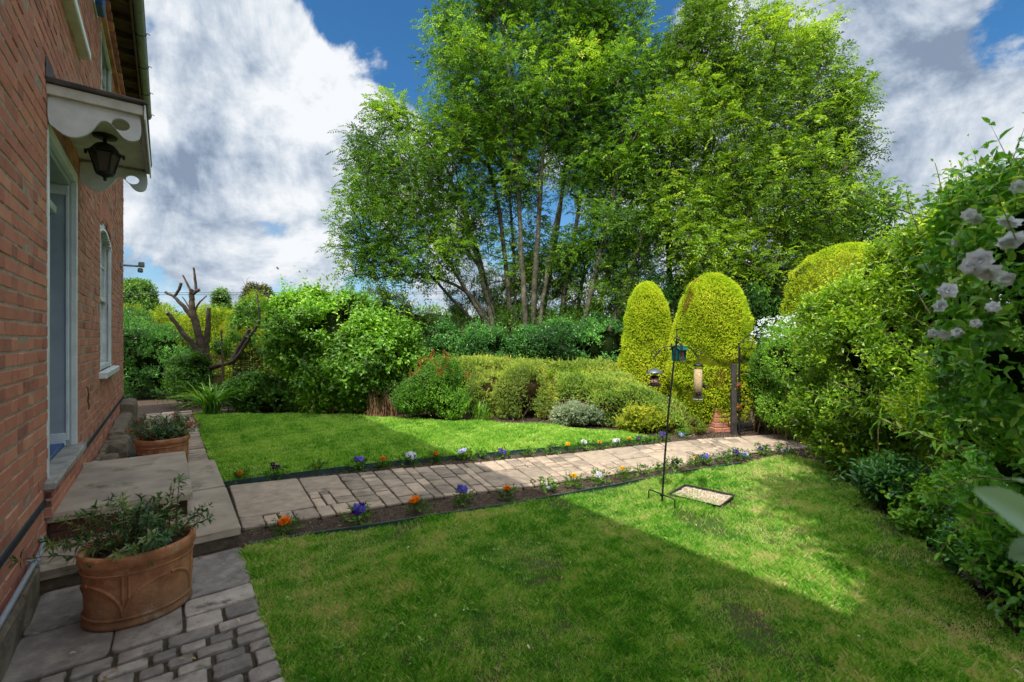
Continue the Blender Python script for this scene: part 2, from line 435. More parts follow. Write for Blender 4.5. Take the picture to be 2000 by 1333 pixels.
    nt.links.new(sky.outputs[0], hs.inputs['Color'])
    blue = mixc(nt, 1.0, hs.outputs[0], (.75, 1.12, 1.22), 'MULTIPLY')
    hz = N(nt, 'ShaderNodeMapRange'); nt.links.new(sep.outputs[2], hz.inputs[0]); hz.inputs[1].default_value = 0; hz.inputs[2].default_value = .3; hz.inputs[3].default_value = .55; hz.inputs[4].default_value = 0
    blue = mixc(nt, hz.outputs[0], blue, (4.6, 6.2, 8.6))
    col = mixc(nt, cm.outputs[0], blue, cr.outputs[0])
    # unseen bright sky patch around the sun, added as soft ambient fill
    gd = N(nt, 'ShaderNodeVectorMath', operation='DOT_PRODUCT'); nt.links.new(dirv, gd.inputs[0]); gd.inputs[1].default_value = sun_dir
    gm = N(nt, 'ShaderNodeMapRange', interpolation_type='SMOOTHSTEP'); nt.links.new(gd.outputs['Value'], gm.inputs[0]); gm.inputs[1].default_value = .30; gm.inputs[2].default_value = .95
    gm.inputs[3].default_value = 0; gm.inputs[4].default_value = 1
    col = mixc(nt, gm.outputs[0], col, (27, 28.5, 31))
    nt.links.new(col, bg.inputs[0]); nt.links.new(bg.outputs[0], out.inputs[0])
build_world()

# ================================================================== CAMERA
cd = bpy.data.cameras.new('camera'); cam = bpy.data.objects.new('camera', cd); COL.objects.link(cam); S.camera = cam
cd.sensor_width = 36; cd.lens = 16; cd.clip_start = .05; cd.clip_end = 3000; cd.shift_y = -4.5 / 2000
cam.location = (0, 0, H); cam.rotation_euler = (PI / 2, 0, 0)
cd.dof.use_dof = True; cd.dof.focus_distance = 5.5; cd.dof.aperture_fstop = 2.8
S.view_settings.view_transform = 'Standard'; S.view_settings.look = 'None'; S.view_settings.exposure = 0; S.view_settings.gamma = 1
S.cycles.max_bounces = 6; S.cycles.diffuse_bounces = 3; S.cycles.glossy_bounces = 2; S.cycles.transmission_bounces = 4; S.cycles.transparent_max_bounces = 4
S.cycles.caustics_reflective = False; S.cycles.caustics_refractive = False; S.cycles.sample_clamp_indirect = 4

# ================================================================== GROUND
from mathutils.geometry import tessellate_polygon
def sheet(mb, poly, z, slot=0, skirt=0.0):
    pts = [Vector((p[0], p[1], 0)) for p in poly]
    tr = tessellate_polygon([pts])
    V = [(p[0], p[1], z) for p in poly]
    fs = []
    for t in tr:
        a, b, c = [pts[i] for i in t]
        fs.append(tuple(t) if (b - a).cross(c - a).z > 0 else tuple(t)[::-1])
    mb.add(V, fs, slot)
    if skirt:
        n = len(V); mb.add(V + [(x, y, z - skirt) for x, y, _ in V], [(i, i + n, (i + 1) % n + n, (i + 1) % n) for i in range(n)], slot)
def inpoly(X, Y, poly):
    c = np.zeros(len(X), bool); n = len(poly)
    for i in range(n):
        x1, y1 = poly[i]; x2, y2 = poly[(i + 1) % n]
        if y1 == y2: continue
        t = ((y1 > Y) != (y2 > Y)) & (X < (x2 - x1) * (Y - y1) / (y2 - y1) + x1); c ^= t
    return c
def hp(x, y): p = hw(x, y); return (p[0], p[1])

M['field'] = surf('rough_grass_ground', [(.3, (.03, .05, .012)), (.7, (.09, .12, .03))], .8, 1, .3, 12)
M['soil'] = surf('dark_garden_soil', [(.25, (.035, .022, .014)), (.5, (.085, .055, .036)), (.75, (.17, .12, .085))], 22, .95, 1.0, 60, bdist=.03)
M['crumb'] = surf('soil_and_bark_crumbs', [(.1, (.03, .02, .013)), (.45, (.10, .065, .042)), (.75, (.2, .14, .10)), (.95, (.42, .36, .29))], 30, .95, .4, 90, usev=.8)

mb = MB(); mb.box(-900, 900, -600, 1600, -1.0, -.06); tag(mb.build('ground', M['field']), kind='structure')
# soil of the garden beds, gently uneven
gx = np.arange(-9, 9.01, .07); gy = np.arange(-3, 13.01, .07)
GX, GY = np.meshgrid(gx, gy); GP = np.stack([GX, GY, np.zeros_like(GX)], -1)
GZ = snoise(GP * 2.2, 21) * .006 + snoise(GP * 9, 22) * .004 - .004
nx = len(gx); ii = np.arange(len(gy) - 1)[:, None] * nx; jj = np.arange(nx - 1)[None, :]
mb = MB(); mb.add(np.stack([GX, GY, GZ], -1).reshape(-1, 3), np.stack([ii + jj, ii + jj + 1, ii + nx + jj + 1, ii + nx + jj], -1).reshape(-1, 4), 0, None, True)
tag(mb.build('garden_soil', M['soil']), kind='structure')

edge_far_px = [(433, 942), (560, 926), (700, 909), (800, 898.5), (899, 889.5), (1010, 880), (1110, 871.5), (1200, 864), (1286, 857)]
edge_near_px = [(486, 1063), (600, 1044), (700, 1029), (860, 1004), (1000, 982), (1090, 967), (1200, 948), (1330, 922), (1400, 911), (1452, 904)]
EF = [g(x, y, .045) for x, y in edge_far_px]; EN = [g(x, y, .04) for x, y in edge_near_px]
LAWN_F = [hp(.40, 10.35)] + [g(x, y, .03) for x, y in [(520, 811), (640, 812), (780, 817), (930, 824), (1080, 832), (1200, 844), (1286, 857.5)]] + EF[::-1][1:] + [hp(.40, 5.85)]
LAWN_N = [hp(.41, 3.42)] + EN + [g(x, y) for x, y in [(1500, 896), (1545, 893), (1590, 903), (1640, 935), (1720, 1000), (1850, 1108), (1985, 1245)]] + [(1.95, 1.3), (2.2, .3), (2.2, -2.4), hp(.41, -2.4)]
# ---- lawns: turf sheet + real blades
m, nt_, nd, lk = mat('turf')
out = N(nt_, 'ShaderNodeOutputMaterial'); b = N(nt_, 'ShaderNodeBsdfPrincipled'); b.inputs['Roughness'].default_value = .95; b.inputs['Specular IOR Level'].default_value = .1
n1 = noise(nt_, 2.3, 6, .65); n2 = noise(nt_, 45, 4, .6)
r1 = ramp(nt_, [(.36, (.11, .075, .045)), (.50, (.085, .085, .03)), (.66, (.06, .13, .02))]); lk.new(n1.outputs[0], r1.inputs[0])
lk.new(mixc(nt_, .35, r1.outputs[0], mixc(nt_, n2.outputs[0], (.02, .02, .01), (.12, .14, .05))), b.inputs['Base Color'])
bp = N(nt_, 'ShaderNodeBump'); bp.inputs['Distance'].default_value = .02; lk.new(n2.outputs[0], bp.inputs['Height']); lk.new(bp.outputs[0], b.inputs['Normal'])
lk.new(b.outputs[0], out.inputs[0]); M['turf'] = m
def blademat(name, lush):
    m, nt_, nd, lk = mat(name)
    out = N(nt_, 'ShaderNodeOutputMaterial'); b = N(nt_, 'ShaderNodeBsdfPrincipled'); b.inputs['Roughness'].default_value = .5; b.inputs['Specular IOR Level'].default_value = .3
    n1 = noise(nt_, 2.6, 6, .7); n3 = noise(nt_, 11, 3, .6)
    ka, kb = (.95, .8) if not lush else (.45, .6)
    f = mth(nt_, 'ADD', mth(nt_, 'MULTIPLY_ADD', attr(nt_), .75, .13), mth(nt_, 'ADD', mth(nt_, 'MULTIPLY_ADD', n1.outputs[0], ka, -ka / 2), mth(nt_, 'MULTIPLY_ADD', n3.outputs[0], kb, -kb / 2)))
    if lush: st = [(.15, (.08, .25, .018)), (.40, (.20, .47, .035)), (.66, (.34, .62, .07)), (.9, (.60, .70, .18))]
    else: st = [(.16, (.07, .26, .02)), (.42, (.185, .50, .04)), (.62, (.38, .62, .09)), (.78, (.62, .64, .22)), (.95, (.70, .60, .34))]
    r = ramp(nt_, st); lk.new(f, r.inputs[0]); lk.new(r.outputs[0], b.inputs['Base Color'])
    t = N(nt_, 'ShaderNodeBsdfTranslucent'); lk.new(mixc(nt_, 1, r.outputs[0], (1.4, 1.3, .5), 'MULTIPLY'), t.inputs[0])
    mx = N(nt_, 'ShaderNodeMixShader'); mx.inputs[0].default_value = .3
    lk.new(b.outputs[0], mx.inputs[1]); lk.new(t.outputs[0], mx.inputs[2]); lk.new(mx.outputs[0], out.inputs[0])
    return m
M['blade_lush'] = blademat('lush_grass', True); M['blade'] = blademat('worn_grass', False)
def blades(mb, poly, n, dens, z, h0, w0, patchy=0.0, seed=31):
    P = np.array(poly); x0, y0 = P.min(0); x1, y1 = P.max(0)
    X = R.uniform(x0, x1, n); Y = R.uniform(y0, y1, n)
    d = np.hypot(X, Y); keep = inpoly(X, Y, poly) & (R.random(n) < np.clip(dens(d), 0, 1)) & (Y > .8) & (np.abs(X) < Y * 1.3 + .4)
    X = X[keep]; Y = Y[keep]; d = d[keep]; m = len(X)
    PP = np.stack([X, Y, np.zeros(m)], -1)
    pn = snoise(PP * 2.2, seed) + .5 * snoise(PP * 7, seed + 1)
    if patchy:
        k = R.random(m) > np.clip((pn - .95) * patchy * 1.4, 0, .85); X, Y, d, PP, pn = X[k], Y[k], d[k], PP[k], pn[k]; m = len(X)
    sc = 1 + np.clip(d - 2, 0, 8) * .16
    tuft = 1 + .5 * snoise(PP * 9, seed + 2)
    h = h0 * R.uniform(.5, 1.35, m) * np.clip(tuft, .5, 1.6) * (1 + .05 * np.clip(d - 2, 0, 8)); w = w0 * sc * R.uniform(.7, 1.3, m)
    a = R.uniform(0, 2 * PI, m); lean = R.uniform(.15, 1.1, m); la = R.uniform(0, 2 * PI, m)
    bx, by = np.cos(a) * w / 2, np.sin(a) * w / 2
    lx, ly = np.cos(la) * lean * h, np.sin(la) * lean * h
    zz = np.full(m, z)
    V = np.stack([np.stack([X - bx, Y - by, zz], -1), np.stack([X + bx, Y + by, zz], -1),
                  np.stack([X + bx * .7 + lx * .4, Y + by * .7 + ly * .4, zz + h * .6], -1), np.stack([X + lx, Y + ly, zz + h], -1)], 1)
    v = np.clip(R.random(m) * .8 + .1 - .10 * pn + .22 * snoise(PP * 13, seed + 3) + (R.random(m) < .10) * .6, 0, 1)
    mb.add(V.reshape(-1, 3), np.arange(m)[:, None] * 4 + np.array([[0, 1, 2, 3]]), 0, np.repeat(v, 4))
mb = MB(); sheet(mb, LAWN_F, .03, 0, .05); tag(mb.build('rear_lawn', M['turf']), kind='structure')
mb = MB(); sheet(mb, LAWN_N, .012, 0, .04); tag(mb.build('front_lawn', M['turf']), kind='structure')
mb = MB(); blades(mb, LAWN_F, 900000, lambda d: .55 + 0 * d, .028, .026, .0042)
tag(mb.build('rear_lawn_grass', M['blade_lush']), 'lush evenly mown bright green grass of the rear lawn behind the flower path', 'grass', kind='stuff')
mb = MB(); LAWN_NB = list(LAWN_N); LAWN_NB[0] = hp(.385, 3.42); LAWN_NB[-1] = hp(.385, -2.4)
blades(mb, LAWN_NB, 2000000, lambda d: (2.6 / np.maximum(d, 1.6)) ** 1.5, .010, .026, .0031, 1.3)
tag(mb.build('front_lawn_grass', M['blade']), 'patchy worn grass of the front lawn with dry spots and bare soil', 'grass', kind='stuff')

# ---- paving
M['flag'] = surf('weathered_sandstone', [(.2, (.14, .115, .09)), (.40, (.27, .215, .16)), (.60, (.42, .325, .235)), (.85, (.56, .43, .31))], 11, .85, .9, 45, usev=.36, bdist=.006, grime=((.10, .10, .06), 5, .60))
M['flag_dark'] = surf('shade_toned_sandstone_setts', [(.2, (.10, .09, .08)), (.42, (.22, .19, .165)), (.60, (.36, .31, .26)), (.85, (.52, .44, .37))], 13, .75, 1.0, 38, usev=.36, bdist=.008, grime=((.06, .065, .035), 6, .56), spec=.45)  # darker copy of the flags: house shade put into the colour, plus mossy grime
M['grit'] = surf('dark_jointing', [(.3, (.03, .024, .016)), (.7, (.09, .07, .045))], 40, 1, .6, 120)
def stone(mb, quad, z, th, val, gap=.006, bev=.006, jit=.004, fn=None):
    """quad: 4 corners in (a,b) plan; rounded, dished and bevelled"""
    Q = np.array(quad, float); c = Q.mean(0); cyc = []
    k = .11
    for i in range(4):
        p, a, b_ = Q[i], Q[i - 1], Q[(i + 1) % 4]
        la, lb = np.linalg.norm(a - p), np.linalg.norm(b_ - p); cr = min(la, lb) * k * R.uniform(.5, 1.2); cr = min(cr, .035)
        ua, ub = (a - p) / la, (b_ - p) / lb
        p = p + (ua + ub) * gap
        cyc += [p + ua * cr, p + (ua + ub) * cr * .3, p + ub * cr]
        cyc.append(p + ub * (lb / 2 - gap) + R.normal(0, jit, 2) * (1 if lb > .12 else .4))
    O = np.array(cyc) + R.normal(0, jit * .35, (len(cyc), 2)); n = len(O)
    tilt = R.normal(0, .008, 2)
    def ring(inset, zz):
        d = O - c; L = np.linalg.norm(d, axis=1, keepdims=True); p = O - d / L * inset
        return np.concatenate([p, (zz + (p - c) @ tilt)[:, None]], 1)
    rs = [ring(0, z - th), ring(0, z - bev), ring(bev * .45, z - bev * .3), ring(bev * 1.5, z)]
    V = np.concatenate(rs + [np.array([[c[0], c[1], z + .001]])])
    fs = []
    for r in range(3):
        for i in range(n): fs.append((r * n + i, r * n + (i + 1) % n, (r + 1) * n + (i + 1) % n, (r + 1) * n + i))
    for i in range(n): fs.append((3 * n + i, 3 * n + (i + 1) % n, 4 * n))
    if fn is not None: V = fn(V)
    mb.add(V, [f for f in fs if len(f) == 4], 0, val, True); 
    # top fan shares the same vertices
    base = mb.n - len(V)
    mb.f.setdefault((3, 0, True), []).append(np.array([f for f in fs if len(f) == 3]) + base)
def course(mb, a0, a1, b0, b1, lo_, hi_, z, fn=None, th=.05, gap=.007):
    a = a0
    while a < a1 - 1e-6:
        w = R.uniform(lo_, hi_)
        if a1 - (a + w) < lo_ * .75: w = a1 - a
        w = min(w, a1 - a)
        stone(mb, [(a, b0), (a + w, b0), (a + w, b1), (a, b1)], z + R.normal(0, .003), th, R.random(), gap, fn=fn)
        a += w
def tohouse(V):
    o = V.copy(); p = hw(V[:, 0], V[:, 1]) if False else None
    o[:, 0] = V[:, 0] * math.cos(HA) - V[:, 1] * math.sin(HA); o[:, 1] = V[:, 0] * math.sin(HA) + V[:, 1] * math.cos(HA)
    return o
mb = MB()
sheet(mb, [hp(-.60, -2.4), hp(.40, -2.4), hp(.40, 3.60), hp(-.60, 3.60)], .012, 1)
stone(mb, [(.07, 2.98), (.395, 2.98), (.395, 3.54), (.07, 3.54)], .028, .05, .25, fn=tohouse)
stone(mb, [(-.55, 3.08), (.07, 3.08), (.07, 3.54), (-.55, 3.54)], .026, .05, .2, fn=tohouse)
stone(mb, [(-.55, 2.68), (-.20, 2.68), (-.20, 3.08), (-.55, 3.08)], .025, .05, .3, fn=tohouse); stone(mb, [(-.20, 2.68), (.07, 2.68), (.07, 3.08), (-.20, 3.08)], .027, .05, .45, fn=tohouse)
course(mb, .07, .395, 2.80, 2.98, .2, .33, .028, tohouse)
y = 2.68; course(mb, .07, .395, 2.66, 2.80, .13, .2, .028, tohouse)
y = 2.66
while y > -2.3:
    h = R.choice([.09, .11, .13, .15], p=[.25, .35, .25, .15]) * .9
    course(mb, -.54, .395, y - h, y, .085, .20, .028, tohouse, gap=.009); y -= h
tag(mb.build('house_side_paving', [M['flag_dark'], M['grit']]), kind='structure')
mb = MB()
sheet(mb, [hp(-.60, 5.72), hp(.40, 5.72), hp(.40, 10.9), hp(-.60, 10.9)], .012, 1)
y = 10.85
while y > 5.74:
    h = R.choice([.07, .075, .19], p=[.47, .45, .08]); h = min(h, y - 5.73)
    course(mb, .17, .395, y - h, y, .23, .3, .026, tohouse, gap=.006); y -= h
    if y - 5.73 < .03: break
y = 10.85
while y > 5.8:
    h = R.uniform(.1, .3); h = min(h, y - 5.73)
    course(mb, -.3, .17, y - h, y, .14, .3, .026, tohouse); y -= h
course(mb, .395, 1.0, 10.5, 10.62, .2, .3, .02, tohouse)
tag(mb.build('brick_edged_path', [M['flag'], M['grit']]), kind='structure')

# ---- garden path (tapers slightly away from the steps)
PF = np.array([g(x, y, .03) for x, y in [(446, 947), (616, 931), (796, 914), (899, 906), (1098, 887), (1263, 868), (1395, 855), (1461, 852), (1600, 845)]])
PN = np.array([g(x, y, .03) for x, y in [(472, 1033), (686, 998), (860, 969), (916, 962), (1032, 949), (1197, 925), (1329, 907), (1461, 884), (1640, 868)]])
def along(poly, L):
    d = np.concatenate([[0], np.cumsum(np.linalg.norm(np.diff(poly, axis=0), axis=1))]); s_ = d / d[-1]
    return lambda t: np.stack([np.interp(t, s_, poly[:, 0]), np.interp(t, s_, poly[:, 1])], -1)
fF, fN = along(PF, 0), along(PN, 0); PL = 7.9
def topath(V):
    t = V[:, 0] / PL; a, b_ = fN(t), fF(t); u = V[:, 1][:, None]
    o = V.copy(); o[:, :2] = a * (1 - u) + b_ * u; return o
def pstone(mb, a0, a1, u0, u1, val, z=.03):
    # build in metres then map: width about 1.1 m
    stone(mb, [(a0, u0 * 1.1), (a1, u0 * 1.1), (a1, u1 * 1.1), (a0, u1 * 1.1)], z + R.normal(0, .0025), .045, val, .007, .006, .004, fn=lambda V: topath(V * np.array([1, 1 / 1.1, 1])))
mb = MB(); tt = np.linspace(0, 1, 30)
sheet(mb, [tuple(p) for p in fN(tt)] + [tuple(p) for p in fF(tt)[::-1]], .014, 1)
def setts(mb, s0, s1, u0=0, u1=1):
    s_ = s0
    while s_ < s1 - 1e-6:
        w = R.uniform(.085, .2)
        if s1 - s_ - w < .08: w = s1 - s_
        u = u0
        while u < u1 - 1e-6:
            h = R.choice([.075, .1, .15, .2, .26]) * R.uniform(.9, 1.1)
            if u1 - u - h < .07: h = u1 - u
            pstone(mb, s_, s_ + w, u, u + h, R.random()); u += h
        s_ += w
setts(mb, 0, .30, 0, .2); setts(mb, .30, .75, 0, .2)
pstone(mb, 0, .62, .2, 1, .55); pstone(mb, .62, 1.0, .55, 1, .45)
setts(mb, .62, 1.0, .2, .55); setts(mb, .75, 1.0, 0, .2)
setts(mb, 1.0, 2.35); setts(mb, 2.35, 3.1, .6, 1)
pstone(mb, 2.35, 2.85, .08, .6, .35); setts(mb, 2.35, 3.1, 0, .08); pstone(mb, 2.85, 3.1, .08, .6, .3)
setts(mb, 3.1, 3.75)
for a in range(9):
    s0 = 3.75 + a * .46
    if a in (0, 1, 3, 6): pstone(mb, s0, s0 + .46, .45, 1, .5 + .3 * R.random()); setts(mb, s0, s0 + .46, 0, .45) if a != 1 else pstone(mb, s0, s0 + .46, 0, .45, .7)
    elif a in (2, 5): pstone(mb, s0, s0 + .46, 0, .6, .6 + .3 * R.random()); setts(mb, s0, s0 + .46, .6, 1)
    else: setts(mb, s0, s0 + .46)
tag(mb.build('garden_path', [M['flag'], M['grit']]), kind='structure')

# crumbs on the beds
def crumbs(poly, n, z, s0, s1, mb, zn=True):
    P = np.array(poly); x0, y0 = P.min(0); x1, y1 = P.max(0)
    X = R.uniform(x0, x1, n); Y = R.uniform(y0, y1, n); k = inpoly(X, Y, poly); X, Y = X[k], Y[k]; m = len(X)
    C = np.stack([X, Y, np.full(m, z)], -1); s_ = R.uniform(s0, s1, m)[:, None] ** 1
    a, b_, c = randdir(m) * s_, randdir(m) * s_, randdir(m) * s_ * .7
    V = np.stack([C + a, C + b_, C - a * .6 - b_ * .5, C + c + np.array([0, 0, .3]) * s_], 1)
    mb.add(V.reshape(-1, 3), np.concatenate([np.arange(m)[:, None] * 4 + np.array([[x]]) for x in ([0, 1, 2], [0, 1, 3], [1, 2, 3], [2, 0, 3])]).reshape(-1, 3), 0, np.repeat(R.random(m) ** 1.6, 4))
mb = MB()
near_bed = [tuple(p) for p in fN(np.linspace(0, .9, 20))] + [g(1500, 896)] + EN[::-1]
far_bed = [tuple(p) for p in fF(np.linspace(0, .8, 20))] + [g(1330, 850)] + EF[::-1]
crumbs(near_bed, 26000, .004, .003, .009, mb); crumbs(far_bed, 18000, .004, .004, .011, mb)
crumbs([g(1290, 857), g(1461, 855), g(1440, 826), g(1300, 838)], 4000, .004, .006, .014, mb)
crumbs([g(600, 812), g(1290, 857), g(1250, 836), g(600, 800)], 12000, .006, .006, .016, mb)
crumbs([g(1540, 893), g(1985, 1248), (2.4, 1.8), (3.4, 3), (4.2, 4.6), g(1560, 870)], 20000, .006, .005, .014, mb)
crumbs([hp(.40, 3.3), hp(.55, 3.3), hp(.52, 3.62), hp(.40, 3.62)], 1500, .008, .004, .01, mb)
tag(mb.build('soil_crumbs', M['crumb']), 'loose crumbs of soil and bark mulch on the flower beds', 'soil', kind='stuff')

# ---- lawn edging strips
M['edging'] = surf('green_metal_edging', [(.3, (.03, .06, .055)), (.7, (.07, .13, .115))], 12, .5, .2, 60, metal=.3)
def edging(name, poly, z0, z1, label):
    d = np.concatenate([[0], np.cumsum(np.linalg.norm(np.diff(poly, axis=0), axis=1))]); t = np.arange(0, d[-1], .07)
    x = np.interp(t, d, [p[0] for p in poly]); y = np.interp(t, d, [p[1] for p in poly])
    wob = snoise(np.stack([x * 3, y * 3, 0 * x], -1), 41) * .004
    P = np.stack([x, y + wob], -1); T = np.gradient(P, axis=0); T /= np.linalg.norm(T, axis=1)[:, None]; Np = np.stack([-T[:, 1], T[:, 0]], -1)
    n = len(P); zt = z1 + snoise(np.stack([x * 2, y * 2, x * 0], -1), 42) * .004
    V = []
    for off, zz in ((-.002, np.full(n, z0)), (-.002, zt), (-.006, zt), (-.006, zt + .006), (.006, zt + .006), (.006, zt), (.002, zt), (.002, np.full(n, z0))):
        V.append(np.concatenate([P + Np * off, zz[:, None]], 1))
    V = np.stack(V, 1); k = 8; i = np.arange(n - 1)[:, None] * k; j = np.arange(k)[None, :]; jn = (j + 1) % k
    mb = MB(); mb.add(V.reshape(-1, 3), np.stack([i + j, i + jn, i + k + jn, i + k + j], -1).reshape(-1, 4))
    tag(mb.build(name, M['edging']), label, 'lawn edging')
edging('lawn_edging', EF, -.02, .046, 'dark green metal edging strip holding back the rear lawn')
edging('lawn_edging', EN, -.03, .040, 'thin green metal edging strip along the front lawn beside the path')

# small broad-leaved weeds, clover and a few fallen leaves in the turf and in the joints
M['weed'] = leafmat('lawn_weed_leaf', [(.1, (.05, .16, .02)), (.6, (.14, .34, .05)), (.95, (.24, .42, .09))], .2, .5, .3, 9)
def weeds(poly, n, z, sz, seedv):
    P = np.array(poly); x0, y0 = P.min(0); x1, y1 = P.max(0); X = R.uniform(x0, x1, n * 3); Y = R.uniform(max(y0, 1.2), y1, n * 3); PP = np.stack([X, Y, 0 * X], -1)
    k = inpoly(X, Y, poly) & (snoise(PP * 2.6, seedv) > .25); X, Y = X[k][:n], Y[k][:n]
    for x_, y_ in zip(X, Y):
        m_ = R.integers(4, 9); a = R.uniform(0, 6.28, m_); C = np.stack([x_ + R.normal(0, .006, m_), y_ + R.normal(0, .006, m_), np.full(m_, z)], -1)
        D = np.stack([np.cos(a), np.sin(a), R.uniform(.2, .7, m_)], -1); leafset(mb, C, D, np.tile([0, 0, 1.], (m_, 1)), sz * R.uniform(.7, 1.3, m_), sz * .55, 0, R.random(m_), True, .1, .3)
mb = MB(); weeds(LAWN_N, 420, .026, .022, 601); weeds(near_bed, 60, .004, .018, 602); weeds(far_bed, 50, .004, .018, 603)
weeds([hp(.36, -1), hp(.44, -1), hp(.44, 3.4), hp(.36, 3.4)], 40, .016, .018, 604)
tag(mb.build('lawn_weeds', M['weed']), 'small rosettes of clover and broad-leaved weeds scattered in the front lawn and soil', 'weeds', kind='stuff')
mb = MB()
for poly, n in ((LAWN_N, 46), (near_bed, 26), ([hp(-.5, 0), hp(.39, 0), hp(.39, 3.5), hp(-.5, 3.5)], 26), (LAWN_F, 14)):
    P = np.array(poly); X = R.uniform(P[:, 0].min(), P[:, 0].max(), n * 3); Y = R.uniform(max(1.2, P[:, 1].min()), P[:, 1].max(), n * 3); k = inpoly(X, Y, poly); X, Y = X[k][:n], Y[k][:n]; m_ = len(X)
    leafset(mb, np.stack([X, Y, np.full(m_, .042)], -1), np.concatenate([randdir(m_)[:, :2], np.full((m_, 1), .05)], 1), np.tile([0, 0, 1.], (m_, 1)), R.uniform(.015, .035, m_), R.uniform(.008, .016, m_), 0, R.random(m_), True, .3, .4)
M['fallen'] = surf('fallen_leaf', [(.2, (.20, .12, .05)), (.5, (.40, .28, .12)), (.8, (.55, .48, .28))], 12, .8, .1, usev=.7)
tag(mb.build('fallen_leaves', M['fallen']), 'scattered dry fallen leaves on the lawn, soil and cobbles', 'fallen leaves', kind='stuff')

# ================================================================== HOUSE
M['brick'] = surf('red_brick', [(.12, (.19, .09, .075)), (.3, (.42, .16, .11)), (.55, (.56, .215, .14)), (.75, (.63, .275, .175)), (.95, (.62, .40, .30))], 9, .9, .8, 70, usev=.5, bdist=.006, grime=((.50, .36, .28), 16, .66))
M['mortar'] = surf('pale_mortar', [(.3, (.28, .21, .165)), (.7, (.48, .37, .29))], 30, .95, .6, 120, bdist=.004)
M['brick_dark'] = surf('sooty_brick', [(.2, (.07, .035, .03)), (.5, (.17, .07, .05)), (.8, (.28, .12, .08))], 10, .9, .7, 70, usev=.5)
M['slate_course'] = surf('black_damp_course', [(.3, (.012, .015, .02)), (.7, (.04, .05, .06))], 16, .7, .4)
M['paint'] = surf('white_gloss_paint', [(.2, (.50, .54, .54)), (.6, (.74, .77, .76)), (.9, (.84, .85, .83))], 6, .4, .15, 30, bdist=.003)
M['paint_old'] = surf('old_cream_paint', [(.2, (.42, .42, .36)), (.6, (.62, .62, .54)), (.9, (.72, .72, .66))], 9, .6, .35, 40, bdist=.004)
M['grey_paint'] = surf('grey_blue_paint', [(.3, (.30, .35, .38)), (.7, (.38, .44, .47))], 5, .45, .1, 30)
M['blue_paint'] = surf('deep_blue_paint', [(.3, (.010, .06, .20)), (.7, (.02, .10, .30))], 5, .35, .1, 30)
M['stone_sill'] = surf('weathered_stone', [(.2, (.17, .16, .14)), (.5, (.34, .32, .28)), (.8, (.50, .47, .43))], 9, .85, .5, 50, grime=((.12, .12, .08), 7, .6))
M['step'] = surf('worn_sandstone_step', [(.25, (.22, .18, .14)), (.5, (.34, .28, .21)), (.75, (.44, .36, .27))], 4, .85, .6, 35, bdist=.006, grime=((.10, .105, .06), 3.5, .56))
M['rough_stone'] = surf('mossy_rough_stone', [(.2, (.07, .06, .04)), (.5, (.18, .145, .10)), (.8, (.32, .26, .19))], 7, .95, 1, 25, bdist=.02, grime=((.05, .07, .02), 6, .6))
M['lead'] = surf('dark_lead', [(.3, (.06, .055, .05)), (.7, (.14, .12, .11))], 12, .7, .6)
M['black_iron'] = surf('black_painted_iron', [(.3, (.008, .008, .009)), (.7, (.022, .022, .024))], 30, .4, .3, 90)
M['gutter'] = surf('grey_metal_gutter', [(.3, (.16, .17, .16)), (.7, (.28, .29, .28))], 10, .5, .2)
M['wood_dark'] = surf('weathered_brown_timber', [(.3, (.05, .035, .022)), (.7, (.16, .10, .055))], 8, .85, .5)
M['rooftile'] = surf('brown_roof_tile', [(.3, (.07, .04, .03)), (.7, (.18, .10, .07))], 5, .9, .5)
M['pipe_grey'] = surf('grey_plastic_pipe', [(.3, (.22, .25, .28)), (.7, (.34, .37, .40))], 10, .5, .15)
M['white_plastic'] = surf('white_plastic', [(.3, (.65, .66, .66)), (.7, (.78, .79, .79))], 10, .4, 0)
def glassmat(name, col, rough, alpha):
    m, nt_, nd, lk = mat(name); out = N(nt_, 'ShaderNodeOutputMaterial')
    gl = N(nt_, 'ShaderNodeBsdfGlossy'); gl.inputs['Roughness'].default_value = rough; gl.inputs[0].default_value = (1, 1, 1, 1)
    tr = N(nt_, 'ShaderNodeBsdfTransparent'); tr.inputs[0].default_value = (*col, 1)
    fr = N(nt_, 'ShaderNodeLayerWeight'); fr.inputs[0].default_value = .5
    mx = N(nt_, 'ShaderNodeMixShader'); lk.new(mth(nt_, 'ADD', mth(nt_, 'MULTIPLY', mth(nt_, 'POWER', fr.outputs['Facing'], 4.0), .8), alpha, clamp=True), mx.inputs[0]); lk.new(tr.outputs[0], mx.inputs[1]); lk.new(gl.outputs[0], mx.inputs[2]); lk.new(mx.outputs[0], out.inputs[0])
    return m
M['glass'] = glassmat('window_glass', (.8, .85, .85), .01, .05)
M['room'] = surf('dim_room', [(.3, (.02, .02, .025)), (.7, (.06, .06, .06))], 2, 1, 0)

house = thing('brick_house', 'old red brick house with a white door canopy, along the left side of the garden', 'house', (0, 0, 0), HA)
Y0, Y1, ZT = -4.0, 10.3, 5.42
OPEN = [(4.02, 5.16, .55, 2.73, 'door'), (6.85, 8.25, 1.05, 2.72, 'win'), (6.95, 8.25, 3.86, 5.12, 'up'), (4.10, 5.30, 3.90, 5.12, 'up'), (-3, -1.4, 1.0, 2.7, 'win')]
def arch(y, o):
    """extra height of the segmental head of a lower window"""
    if o[4] != 'win': return 0
    c = (o[0] + o[1]) / 2; h = (o[1] - o[0]) / 2; return .13 * (1 - ((y - c) / h) ** 2) if abs(y - c) < h else 0
mb = MB()
